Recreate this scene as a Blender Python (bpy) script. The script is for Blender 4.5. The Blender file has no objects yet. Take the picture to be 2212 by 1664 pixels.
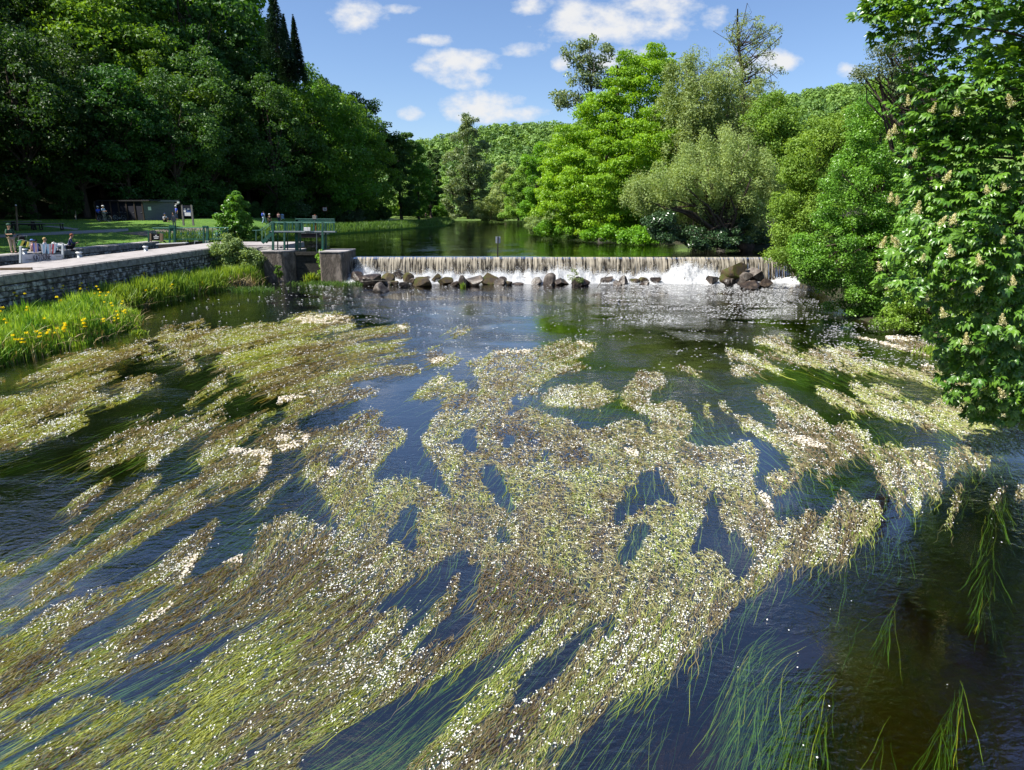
EXPO = 1.0; CLOUD = .45; SKY = .075; HAZE = 0; QW = 1.0; FQ = 1.0
import bpy, math, random
import numpy as np
from mathutils import Vector, Matrix
R = math.radians
SC = bpy.context.scene
COL = SC.collection
RNG = np.random.default_rng(7)
random.seed(7)

# ------------------------------------------------------------------ camera model
F, CX, CY, PITCH, CAMZ = 1400.0, 1106.0, 832.0, R(15.2), 5.1
cp, sp = math.cos(PITCH), math.sin(PITCH)
POOL, BANK = 1.72, 2.4

def ray(px, py):
    xc = (np.asarray(px, float) - CX) / F
    yc = -(np.asarray(py, float) - CY) / F
    return np.stack([xc, cp + yc * sp, -sp + yc * cp], -1)
def at(px, py, z=0.0):                     # pixel -> point on the level z
    d = ray(px, py); t = (z - CAMZ) / d[..., 2]
    return np.stack([d[..., 0] * t, d[..., 1] * t, np.full(np.shape(t), z, float)], -1)
def atY(px, py, Y):                        # pixel -> point at distance Y
    d = ray(px, py); t = Y / d[..., 1]
    return np.stack([d[..., 0] * t, np.full(np.shape(t), Y, float), CAMZ + d[..., 2] * t], -1)
def proj(x, y, z=0.0):
    X, Y, Z = np.asarray(x, float), np.asarray(y, float), np.asarray(z, float) - CAMZ
    zc = Y * cp - Z * sp; yc = Y * sp + Z * cp
    return CX + F * X / zc, CY - F * yc / zc, zc

def srgb(r, g, b):
    f = lambda c: (c / 12.92 if c <= .04045 else ((c + .055) / 1.055) ** 2.4)
    return (f(r / 255), f(g / 255), f(b / 255), 1)

# ------------------------------------------------------------------ noise
def vnoise(x, y, seed=0):
    x = np.asarray(x, float); y = np.asarray(y, float)
    xi = np.floor(x).astype(np.int64); yi = np.floor(y).astype(np.int64)
    fx = x - xi; fy = y - yi
    fx = fx * fx * (3 - 2 * fx); fy = fy * fy * (3 - 2 * fy)
    def h(a, b):
        n = (a * 374761393 + b * 668265263 + seed * 1274126177) & 0xffffffff
        n = ((n ^ (n >> 13)) * 1274126177) & 0xffffffff
        return ((n ^ (n >> 16)) & 0xffff) / 65535.0
    return (h(xi, yi) * (1 - fx) + h(xi + 1, yi) * fx) * (1 - fy) + (h(xi, yi + 1) * (1 - fx) + h(xi + 1, yi + 1) * fx) * fy
def fbm(x, y, seed=0, o=4):
    s = 0; a = .5; t = 0
    for i in range(o):
        s = s + a * vnoise(x * 2 ** i, y * 2 ** i, seed + i); t += a; a *= .5
    return s / t

# ------------------------------------------------------------------ objects
def T(o, label=None, cat=None, group=None, kind=None):
    if label: o['label'] = label
    if cat: o['category'] = cat
    if group: o['group'] = group
    if kind: o['kind'] = kind
    return o
def empty(name, loc, rz=0.0, label=None, cat=None, group=None):
    o = bpy.data.objects.new(name, None); COL.objects.link(o)
    o.empty_display_size = .2
    o.location = [float(v) for v in loc]; o.rotation_euler = (0, 0, rz)
    return T(o, label, cat, group)
def mk(name, V, Fc, mat, parent=None, attr=None, smooth=False):
    V = np.asarray(V, np.float32)
    me = bpy.data.meshes.new(name)
    if not isinstance(Fc, list): Fc = [Fc]
    Fc = [np.asarray(f, np.int32) for f in Fc if len(f)]
    me.vertices.add(len(V)); me.vertices.foreach_set('co', V.ravel())
    idx = np.concatenate([f.ravel() for f in Fc])
    tot = np.concatenate([np.full(len(f), f.shape[1], np.int32) for f in Fc])
    st = np.concatenate([[0], np.cumsum(tot)[:-1]]).astype(np.int32)
    me.loops.add(len(idx)); me.loops.foreach_set('vertex_index', idx)
    me.polygons.add(len(tot)); me.polygons.foreach_set('loop_start', st)
    me.polygons.foreach_set('use_smooth', np.full(len(tot), bool(smooth)))
    me.update(calc_edges=True)
    if attr is not None:
        a = me.attributes.new('tint', 'FLOAT', 'POINT')
        a.data.foreach_set('value', np.asarray(attr, np.float32))
    if mat: me.materials.append(mat)
    o = bpy.data.objects.new(name, me); COL.objects.link(o)
    if parent: o.parent = parent
    return o
def copy_tree(o, parent=None):
    c = o.copy(); COL.objects.link(c); c.parent = parent
    for ch in o.children: copy_tree(ch, c)
    return c

class MB:
    """collects boxes, beams, tubes and discs and links them as ONE mesh"""
    def __init__(s): s.v = []; s.f4 = []; s.f3 = []; s.n = 0
    def add(s, V, F4=(), F3=()):
        V = np.asarray(V, float)
        s.v.append(V)
        if len(F4): s.f4.append(np.asarray(F4) + s.n)
        if len(F3): s.f3.append(np.asarray(F3) + s.n)
        s.n += len(V); return s
    def box(s, c, d, rz=0, rx=0, ry=0, bev=0.0):
        x, y, z = [v / 2 for v in d]
        V = np.array([[i, j, k] for i in (-x, x) for j in (-y, y) for k in (-z, z)], float)
        M = np.array(Matrix.Rotation(rz, 3, 'Z') @ Matrix.Rotation(ry, 3, 'Y') @ Matrix.Rotation(rx, 3, 'X'))
        V = V @ M.T + np.asarray(c, float)
        return s.add(V, [(0, 1, 3, 2), (4, 6, 7, 5), (0, 4, 5, 1), (2, 3, 7, 6), (0, 2, 6, 4), (1, 5, 7, 3)])
    def beam(s, p, q, w, h=None):
        h = h or w
        p = np.asarray(p, float); q = np.asarray(q, float); d = q - p; L = np.linalg.norm(d); d = d / L
        up = np.array([0, 0, 1.]) if abs(d[2]) < .95 else np.array([0, 1., 0])
        a = np.cross(d, up); a /= np.linalg.norm(a); b = np.cross(a, d)
        V = [e + a * i * w / 2 + b * j * h / 2 for e in (p, q) for i in (-1, 1) for j in (-1, 1)]
        return s.add(V, [(0, 1, 3, 2), (4, 6, 7, 5), (0, 4, 5, 1), (2, 3, 7, 6), (0, 2, 6, 4), (1, 5, 7, 3)])
    def tube(s, pts, rad, n=8, cap=True):
        V, Q = tube_arr([np.asarray(p, float) for p in pts], rad, n)
        s.add(V, Q)
        if cap:
            k = len(pts)
            c0 = [(0, j, (j + 1) % n) for j in range(1, n - 1)]
            o = (k - 1) * n
            c1 = [(o, o + (j + 1) % n, o + j) for j in range(1, n - 1)]
            s.n -= len(V); s.f3.append(np.array(c0 + c1) + s.n); s.n += len(V)
        return s
    def build(s, name, mat, parent=None, smooth=False):
        Fc = []
        if s.f4: Fc.append(np.concatenate(s.f4))
        if s.f3: Fc.append(np.concatenate(s.f3))
        return mk(name, np.concatenate(s.v), Fc, mat, parent, smooth=smooth)
def tube_arr(P, rad, n=8):
    P = np.asarray(P, float); k = len(P)
    rad = np.broadcast_to(np.asarray(rad, float), (k,))
    D = np.gradient(P, axis=0); D /= np.linalg.norm(D, axis=1)[:, None] + 1e-9
    ref = np.array([0.3, 1, .2]) if abs(D[0][1]) < .9 else np.array([1., 0, 0])
    A = np.cross(D, ref); A /= np.linalg.norm(A, axis=1)[:, None] + 1e-9
    B = np.cross(D, A)
    th = np.arange(n) * 2 * math.pi / n
    V = P[:, None] + rad[:, None, None] * (A[:, None] * np.cos(th)[None, :, None] + B[:, None] * np.sin(th)[None, :, None])
    j = np.arange(n); Q = []
    for i in range(k - 1):
        Q.append(np.stack([i * n + j, i * n + (j + 1) % n, (i + 1) * n + (j + 1) % n, (i + 1) * n + j], 1))
    return V.reshape(-1, 3), np.concatenate(Q)

# ------------------------------------------------------------------ materials
def new_mat(name):
    m = bpy.data.materials.new(name); m.use_nodes = True
    nt = m.node_tree; nt.nodes.clear()
    return m, nt
def N(nt, t, **k):
    n = nt.nodes.new(t)
    for a, v in k.items():
        if a.startswith('i_'): n.inputs[a[2:].replace('_', ' ')].default_value = v
        else: setattr(n, a, v)
    return n
def ramp(nt, stops):
    r = nt.nodes.new('ShaderNodeValToRGB')
    e = r.color_ramp.elements
    while len(e) < len(stops): e.new(.5)
    for k, (p, c) in enumerate(stops): e[k].position = p; e[k].color = c if len(c) == 4 else (*c, 1)
    return r
def coords(nt, scale=(1, 1, 1), rot=(0, 0, 0), obj=True):
    tc = N(nt, 'ShaderNodeTexCoord') if obj else N(nt, 'ShaderNodeNewGeometry')
    mp = N(nt, 'ShaderNodeMapping'); mp.inputs['Scale'].default_value = scale; mp.inputs['Rotation'].default_value = rot
    nt.links.new(tc.outputs['Object' if obj else 'Position'], mp.inputs[0]); return mp
def surf(name, c1, c2=None, scale=3.0, rough=.7, bump=0.0, bscale=None, metal=0.0, spec=.3, c3=None, obj=True, stretch=(1, 1, 1), lo=.35, hi=.65):
    """principled surface whose colour wanders between two or three tones"""
    m, nt = new_mat(name); L = nt.links
    out = N(nt, 'ShaderNodeOutputMaterial'); p = N(nt, 'ShaderNodeBsdfPrincipled')
    p.inputs['Roughness'].default_value = rough; p.inputs['Metallic'].default_value = metal
    p.inputs['Specular IOR Level'].default_value = spec
    L.new(p.outputs[0], out.inputs[0])
    mp = coords(nt, stretch, obj=obj)
    c2 = c2 or tuple(v * .7 for v in c1[:3]) + (1,)
    nz = N(nt, 'ShaderNodeTexNoise'); nz.inputs['Scale'].default_value = scale; nz.inputs['Detail'].default_value = 8
    nz.inputs['Roughness'].default_value = .65
    L.new(mp.outputs[0], nz.inputs['Vector'])
    st = [(lo, c1), (hi, c2)] if c3 is None else [(lo, c1), ((lo + hi) / 2, c2), (hi, c3)]
    r = ramp(nt, st); L.new(nz.outputs[0], r.inputs[0]); L.new(r.outputs[0], p.inputs['Base Color'])
    if bump:
        n2 = N(nt, 'ShaderNodeTexNoise'); n2.inputs['Scale'].default_value = bscale or scale * 4; n2.inputs['Detail'].default_value = 6
        L.new(mp.outputs[0], n2.inputs['Vector'])
        b = N(nt, 'ShaderNodeBump'); b.inputs['Strength'].default_value = bump; b.inputs['Distance'].default_value = .05
        L.new(n2.outputs[0], b.inputs['Height']); L.new(b.outputs[0], p.inputs['Normal'])
    return m
def leafmat(name, dark, light, trans=.35, rough=.5, spec=.35, rnd=.12, mid=None):
    """leaf: diffuse + light shining through; each leaf has its own tint, each tree a slight shift"""
    m, nt = new_mat(name); L = nt.links
    out = N(nt, 'ShaderNodeOutputMaterial'); p = N(nt, 'ShaderNodeBsdfPrincipled')
    p.inputs['Roughness'].default_value = rough; p.inputs['Specular IOR Level'].default_value = spec
    tr = N(nt, 'ShaderNodeBsdfTranslucent'); mx = N(nt, 'ShaderNodeMixShader'); mx.inputs[0].default_value = trans
    at_ = N(nt, 'ShaderNodeAttribute', attribute_name='tint')
    r = ramp(nt, [(0, dark), (1, light)] if mid is None else [(0, dark), (.5, mid), (1, light)])
    L.new(at_.outputs['Fac'], r.inputs[0])
    oi = N(nt, 'ShaderNodeObjectInfo'); hs = N(nt, 'ShaderNodeHueSaturation')
    mr = N(nt, 'ShaderNodeMapRange'); mr.inputs['To Min'].default_value = 1 - rnd * 2; mr.inputs['To Max'].default_value = 1 + rnd * 2
    L.new(oi.outputs['Random'], mr.inputs[0]); L.new(mr.outputs[0], hs.inputs['Value'])
    mr2 = N(nt, 'ShaderNodeMapRange'); mr2.inputs['To Min'].default_value = .5 - rnd * .12; mr2.inputs['To Max'].default_value = .5 + rnd * .12
    ml = N(nt, 'ShaderNodeMath', operation='FRACT'); m7 = N(nt, 'ShaderNodeMath', operation='MULTIPLY'); m7.inputs[1].default_value = 7.31
    L.new(oi.outputs['Random'], m7.inputs[0]); L.new(m7.outputs[0], ml.inputs[0]); L.new(ml.outputs[0], mr2.inputs[0]); L.new(mr2.outputs[0], hs.inputs['Hue'])
    L.new(r.outputs[0], hs.inputs['Color']); L.new(hs.outputs[0], p.inputs['Base Color'])
    yl = N(nt, 'ShaderNodeMix', data_type='RGBA', blend_type='MULTIPLY'); yl.inputs[0].default_value = 1
    yl.inputs[7].default_value = (1.5, 1.35, .45, 1)
    L.new(hs.outputs[0], yl.inputs[6]); L.new(yl.outputs[2], tr.inputs['Color'])
    L.new(p.outputs[0], mx.inputs[1]); L.new(tr.outputs[0], mx.inputs[2]); L.new(mx.outputs[0], out.inputs[0])
    return m
def plain(name, c, rough=.6, metal=0, spec=.3, var=.25, scale=6, bump=0):
    return surf(name, c, tuple(v * (1 - var) for v in c[:3]) + (1,), scale, rough, bump, metal=metal, spec=spec)

M = {}
M['bark'] = surf('bark', (.10, .075, .055, 1), (.045, .034, .026, 1), 6, .9, .6, 20, stretch=(1, 1, .25))
M['bark_grey'] = surf('bark_grey', (.20, .18, .15, 1), (.09, .08, .065, 1), 6, .9, .5, 20, stretch=(1, 1, .25))
M['leaf_forest'] = leafmat('leaf_forest', (0.0246, 0.0694, 0.0157, 1), (0.0728, 0.174, 0.0314, 1), .35)
M['leaf_lime'] = leafmat('leaf_lime', (0.0646, 0.164, 0.0211, 1), (0.164, 0.328, 0.0352, 1), .42)  # lighter leaf green; in the left wood it stands in for sunlight
M['leaf_beech'] = leafmat('leaf_beech', (.09, .225, .015, 1), (.24, .45, .03, 1), .42, .42)
M['leaf_willow'] = leafmat('leaf_willow', (.17, .26, .08, 1), (.37, .47, .18, 1), .35, .5)
M['leaf_alder'] = leafmat('leaf_alder', (.08, .19, .02, 1), (.21, .38, .04, 1), .32, .36, .5)
M['leaf_olive'] = leafmat('leaf_olive', (.12, .23, .03, 1), (.28, .43, .06, 1), .38)
M['leaf_gloss'] = leafmat('leaf_gloss', (.03, .075, .025, 1), (.08, .15, .055, 1), .15, .28, .6)
M['leaf_poplar'] = leafmat('leaf_poplar', (.10, .16, .07, 1), (.24, .33, .14, 1), .3, .4, .5)
M['leaf_conifer'] = leafmat('leaf_conifer', (.012, .035, .02, 1), (.03, .07, .035, 1), .1)
M['leaf_chestnut'] = leafmat('leaf_chestnut', (.032, .11, .014, 1), (.15, .29, .025, 1), .30, .36, .6)
M['leaf_hill'] = leafmat('leaf_hill', (0.088, 0.196, 0.043, 1), (0.265, 0.45, 0.0782, 1), .25)
M['grass_blade'] = leafmat('grass_blade', (.05, .14, .012, 1), (.36, .46, .06, 1), .4, .5)
M['grass_dark'] = leafmat('grass_dark', (.035, .095, .016, 1), (.10, .20, .03, 1), .35, .5)

# ------------------------------------------------------------------ foliage
def unit(v): return v / (np.linalg.norm(v, axis=-1, keepdims=True) + 1e-9)
def leaves(rng, C, Nrm, L, W, tint, tang=None, bend=.18):
    """one bent diamond (two triangles-pairs) per leaf; returns V, F4, attr"""
    n = len(C); L = np.broadcast_to(L, (n,)); W = np.broadcast_to(W, (n,))
    t = tang if tang is not None else rng.normal(size=(n, 3))
    t = t - Nrm * np.sum(t * Nrm, 1, keepdims=True); t = unit(t)
    b = np.cross(Nrm, t)
    off = Nrm * (L * bend)[:, None]
    V = np.stack([C - t * (L / 2)[:, None], C + b * (W / 2)[:, None] + off, C + t * (L / 2)[:, None], C - b * (W / 2)[:, None] + off * .2], 1)
    return V.reshape(-1, 3), np.arange(4 * n).reshape(n, 4), np.repeat(tint, 4)
def crown(rng, env, nlobe, lr, nleaf, L, W, inner=.12, up=.35, flat=.7, spread=.35, core=.62):
    """env: ellipsoids (cx,cy,cz,rx,ry,rz). Leaf clumps over their outside, leaves over the clumps."""
    env = np.asarray(env, float)
    wts = (env[:, 3] * env[:, 4] + env[:, 4] * env[:, 5] + env[:, 3] * env[:, 5]); wts = wts / wts.sum()
    cs = []; 
    while sum(len(c) for c in cs) < nlobe:
        k = rng.choice(len(env), nlobe * 2, p=wts)
        d = unit(rng.normal(size=(nlobe * 2, 3)))
        rr = rng.uniform(.72, 1.02, (nlobe * 2, 1)) + .12 * rng.normal(size=(nlobe * 2, 1)) * spread
        p = env[k, :3] + d * env[k, 3:] * rr
        ok = np.ones(len(p), bool)
        for e in env:
            ok &= np.sum(((p - e[:3]) / e[3:]) ** 2, 1) > core ** 2
        cs.append(p[ok])
    LC = np.concatenate(cs)[:nlobe]
    LR = lr * rng.uniform(.55, 1.35, nlobe)
    lt = rng.uniform(0, 1, nlobe)
    w = LR ** 2; w /= w.sum()
    k = rng.choice(nlobe, nleaf, p=w)
    d = unit(rng.normal(size=(nleaf, 3)) + np.array([0, 0, .25]))
    rad = LR[k] * rng.uniform(.25, 1.05, nleaf) ** .5 * (1 + .25 * rng.normal(size=nleaf) * spread)
    C = LC[k] + d * rad[:, None] * np.array([1, 1, flat])
    ni = int(nleaf * inner)
    if ni:
        q = rng.choice(len(env), ni, p=wts)
        C[:ni] = env[q, :3] + unit(rng.normal(size=(ni, 3))) * env[q, 3:] * rng.uniform(.2, .85, (ni, 1))
    nr = unit(d * .7 + rng.normal(size=(nleaf, 3)) * .55 + np.array([0, 0, up]))
    sz = rng.uniform(.65, 1.3, nleaf)
    tint = np.clip(lt[k] * .55 + rng.uniform(0, .45, nleaf), 0, 1)
    V, Q, A = leaves(rng, C, nr, L * sz, W * sz, tint)
    return V, Q, A, LC
def limbs(rng, base, LC, r0, top, nb=14, sway=.06, minz=.2, split=.45, n=7):
    """a tapered trunk from base to top and limbs out to some of the leaf clumps"""
    mb = MB(); base = np.asarray(base, float); top = np.asarray(top, float)
    k = 9; ts = np.linspace(0, 1, k)
    P = base + (top - base) * ts[:, None]; H = np.linalg.norm(top - base)
    wob = np.cumsum(rng.normal(size=(k, 3)) * sway * H / k, 0); wob[0] = 0; wob[:, 2] *= .2
    P = P + wob
    rad = r0 * (1 - .85 * ts) ** .9; rad[0] *= 1.35
    mb.tube(P, rad, n + 3)
    if len(LC):
        for c in LC[rng.choice(len(LC), min(nb, len(LC)), replace=False)]:
            h = np.clip((c[2] - base[2]) / max(H, .1) * split, minz, .92) if H else 0
            i = h * (k - 1); i0 = int(i); s = P[i0] + (P[min(i0 + 1, k - 1)] - P[i0]) * (i - i0)
            rr = r0 * (1 - .85 * h) * .5
            m = s * .5 + c * .5 + np.array([0, 0, .10 * np.linalg.norm(c - s)]) + rng.normal(size=3) * .04 * H
            m1 = s * .75 + m * .25 + (c - s) * .1; 
            mb.tube([s, m1, m, c * .7 + m * .3 + rng.normal(size=3) * .03 * H, c], [rr, rr * .8, rr * .55, rr * .35, rr * .12], n)
    return mb
def ptree(name, label, cat, Y, base, lob, mat, nleaf, L, W=None, nlobe=90, lr=None, group=None, trunk='bark', r0=.25, top=None, nb=14, gz=BANK, deep=.8, seed=1, inner=.12, up=.35, core=.62, flat=.7, spread=.35, split=.45, basez=None):
    """a tree from its outline: lobes (px,py,rx,ry[,dY]) at distance Y, turned into ellipsoids with real depth"""
    rng = np.random.default_rng(seed)
    env = []
    for l in lob:
        y = Y + (l[4] if len(l) > 4 else 0)
        c = atY(l[0], l[1], y); zc = y * cp - (c[2] - CAMZ) * sp; s = zc / F
        rx, rz = l[2] * s, l[3] * s
        env.append((c[0], c[1], c[2], rx, max(rx * deep, .5 * rz), rz))
    env = np.array(env)
    b = at(base[0], base[1], gz) if basez is None else atY(base[0], base[1], Y)
    if basez is None: b = np.array([(base[0] - CX) / F * (Y * cp + (CAMZ - gz) * sp), Y, gz - .1])
    env[:, :3] -= b
    V, Q, A, LC = crown(rng, env, nlobe, lr or np.mean(env[:, 3]) * .28, nleaf, L, W or L * .6, inner, up, flat, core=core, spread=spread)
    keep = (V.reshape(-1, 4, 3)[:, :, 2].min(1) + b[2]) > (0.06 if Y < 48 else POOL + .05)
    V = V.reshape(-1, 4, 3)[keep].reshape(-1, 3); A = A.reshape(-1, 4)[keep].ravel(); Q = np.arange(len(V)).reshape(-1, 4)
    o = empty(name, b, 0, label, cat, group)
    tp = np.array([np.average(env[:, 0]), np.average(env[:, 1]), (env[:, 2] + env[:, 5] * .15).max()]) if top is None else atY(top[0], top[1], Y) - b
    limbs(rng, (0, 0, 0), LC, r0, tp, nb, split=split).build('trunk', M[trunk], o, smooth=True)
    mk('crown', V, Q, M[mat], o, A)
    return o
# ================================================================== world, sun, camera
cam = bpy.data.cameras.new('camera'); camo = bpy.data.objects.new('camera', cam); COL.objects.link(camo)
camo.location = (0, 0, CAMZ); camo.rotation_euler = (math.pi / 2 - PITCH, 0, 0)
cam.sensor_width = 36; cam.lens = 36 * F / 2212; cam.clip_end = 4000; cam.clip_start = .1
SC.camera = camo
SUN_EL, SUN_AZ = R(50), R(-108)            # azimuth clockwise from +Y (the view direction)
sd = Vector((math.cos(SUN_EL) * math.sin(SUN_AZ), math.cos(SUN_EL) * math.cos(SUN_AZ), math.sin(SUN_EL)))
sl = bpy.data.lights.new('sun', 'SUN'); sl.energy = 5.0; sl.angle = R(.5); sl.color = (1, .95, .86)
so = bpy.data.objects.new('sun', sl); COL.objects.link(so); so.rotation_euler = sd.to_track_quat('Z', 'Y').to_euler()
so.location = (-30, 0, 60)
SC.view_settings.view_transform = 'Standard'; SC.view_settings.look = 'None'; SC.view_settings.exposure = EXPO
SC.cycles.max_bounces = 10; SC.cycles.transparent_max_bounces = 16; SC.cycles.diffuse_bounces = 3
SC.cycles.glossy_bounces = 3; SC.cycles.transmission_bounces = 4; SC.cycles.volume_bounces = 0
SC.cycles.caustics_reflective = False; SC.cycles.caustics_refractive = False
SC.cycles.sample_clamp_indirect = 6; SC.cycles.sample_clamp_direct = 12
SC.cycles.use_denoising = True

W_ = bpy.data.worlds.new('World'); SC.world = W_; W_.use_nodes = True
nt = W_.node_tree; nt.nodes.clear(); L = nt.links
wo = N(nt, 'ShaderNodeOutputWorld'); sky = N(nt, 'ShaderNodeTexSky'); sky.sky_type = 'NISHITA'; sky.sun_disc = False
sky.sun_elevation = SUN_EL; sky.sun_rotation = SUN_AZ; sky.air_density = 1.0; sky.dust_density = .35; sky.ozone_density = 3.0
bg1 = N(nt, 'ShaderNodeBackground'); bg1.inputs[1].default_value = SKY; tn_ = N(nt, 'ShaderNodeMix', data_type='RGBA', blend_type='MULTIPLY'); tn_.inputs[0].default_value = 1; tn_.inputs[7].default_value = (.90, .95, 1.08, 1); L.new(sky.outputs[0], tn_.inputs[6]); L.new(tn_.outputs[2], bg1.inputs[0])
tc = N(nt, 'ShaderNodeTexCoord'); sx = N(nt, 'ShaderNodeSeparateXYZ'); L.new(tc.outputs['Generated'], sx.inputs[0])
def mth(op, a, b=None, c=None, clamp=False):
    n = N(nt, 'ShaderNodeMath', operation=op); n.use_clamp = clamp
    for i, v in enumerate((a, b, c)):
        if v is None: continue
        if isinstance(v, (int, float)): n.inputs[i].default_value = v
        else: L.new(v, n.inputs[i])
    return n.outputs[0]
yy = mth('MAXIMUM', mth('ABSOLUTE', sx.outputs[1]), .02)
U0 = mth('DIVIDE', sx.outputs[0], yy); V0 = mth('DIVIDE', sx.outputs[2], yy)
cmb = N(nt, 'ShaderNodeCombineXYZ'); L.new(U0, cmb.inputs[0]); L.new(V0, cmb.inputs[1])
def cn(scale, det, seed, ys=1.6):
    mp = N(nt, 'ShaderNodeMapping'); mp.inputs['Scale'].default_value = (1, ys, 1); mp.inputs['Location'].default_value = (seed, seed * .7, 0)
    L.new(cmb.outputs[0], mp.inputs[0])
    n = N(nt, 'ShaderNodeTexNoise'); n.inputs['Scale'].default_value = scale; n.inputs['Detail'].default_value = det; n.inputs['Roughness'].default_value = .58
    L.new(mp.outputs[0], n.inputs['Vector']); return n.outputs[0]
n1 = cn(26, 8, 3.1); n2 = cn(9, 4, 8.3)
clouds = [(772, 32, 62, 40, 1), (868, 18, 50, 14, .75), (940, 88, 60, 16, .8), (960, 140, 60, 36, 1.1), (1022, 132, 70, 26, .95), (1000, 170, 60, 26, 1.0),
          (1040, 232, 92, 34, 1.15), (1120, 244, 80, 18, .9), (890, 244, 32, 17, .95), (1132, 108, 60, 19, .9), (1150, 12, 52, 26, .9),
          (1320, 55, 160, 42, 1.05), (1420, 12, 90, 42, 1.1), (1250, 30, 70, 34, .9), (1440, 62, 70, 32, .95), (1340, 130, 130, 34, .8), (1545, 40, 40, 30, .65), (1675, 128, 60, 26, 1.05), (1830, 152, 36, 18, .85),
          (1215, 135, 26, 20, .9), (1620, 150, 60, 26, .8)]
msk = None
for (px, py, rx, ry, s) in clouds:
    d = ray(px, py); d1 = ray(px + rx, py); d2 = ray(px, py - ry)
    cu, cv = d[0] / d[1], d[2] / d[1]; ru = d1[0] / d1[1] - cu; rv = d2[2] / d2[1] - cv
    a = mth('MULTIPLY', mth('SUBTRACT', U0, float(cu)), 1 / float(ru)); b = mth('MULTIPLY', mth('SUBTRACT', V0, float(cv)), 1 / float(rv))
    e = mth('SUBTRACT', s * 1.15, mth('ADD', mth('MULTIPLY', a, a), mth('MULTIPLY', b, b)))
    msk = e if msk is None else mth('SMOOTH_MAX', msk, e, .25)
for (cu, cv, ru, rv, s) in [(.03, .62, .16, .07, .75), (-.35, 1.1, .3, .16, .7), (.42, .56, .14, .07, .7), (.7, 1.3, .5, .2, .7), (-1.0, .6, .4, .15, .8), (1.4, .5, .4, .16, .9)]:
    a = mth('MULTIPLY', mth('SUBTRACT', U0, cu), 1 / ru); b = mth('MULTIPLY', mth('SUBTRACT', V0, cv), 1 / rv)
    msk = mth('SMOOTH_MAX', msk, mth('SUBTRACT', s, mth('ADD', mth('MULTIPLY', a, a), mth('MULTIPLY', b, b))), .25)
msk = mth('MAXIMUM', msk, -1.5)
dens = mth('ADD', mth('MULTIPLY', msk, .62), mth('MULTIPLY', mth('SUBTRACT', mth('ADD', mth('MULTIPLY', n1, .65), mth('MULTIPLY', n2, .35)), .5), 3.4))
al = mth('SMOOTH_MIN', mth('MULTIPLY', mth('SUBTRACT', dens, .05), 1.25), .96, .25, clamp=True)
al = mth('MULTIPLY', al, mth('GREATER_THAN', sx.outputs[2], 0.0))
cr = ramp(nt, [(.0, (.80, .88, 1.0, 1)), (.45, (.97, .98, 1.0, 1)), (1.0, (1.0, .995, .98, 1))]); L.new(mth('MULTIPLY', dens, .7, clamp=True), cr.inputs[0])
bg2 = N(nt, 'ShaderNodeBackground'); bg2.inputs[1].default_value = CLOUD; L.new(cr.outputs[0], bg2.inputs[0])
mxs = N(nt, 'ShaderNodeMixShader'); L.new(al, mxs.inputs[0]); L.new(bg1.outputs[0], mxs.inputs[1]); L.new(bg2.outputs[0], mxs.inputs[2]); L.new(mxs.outputs[0], wo.inputs[0])

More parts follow.
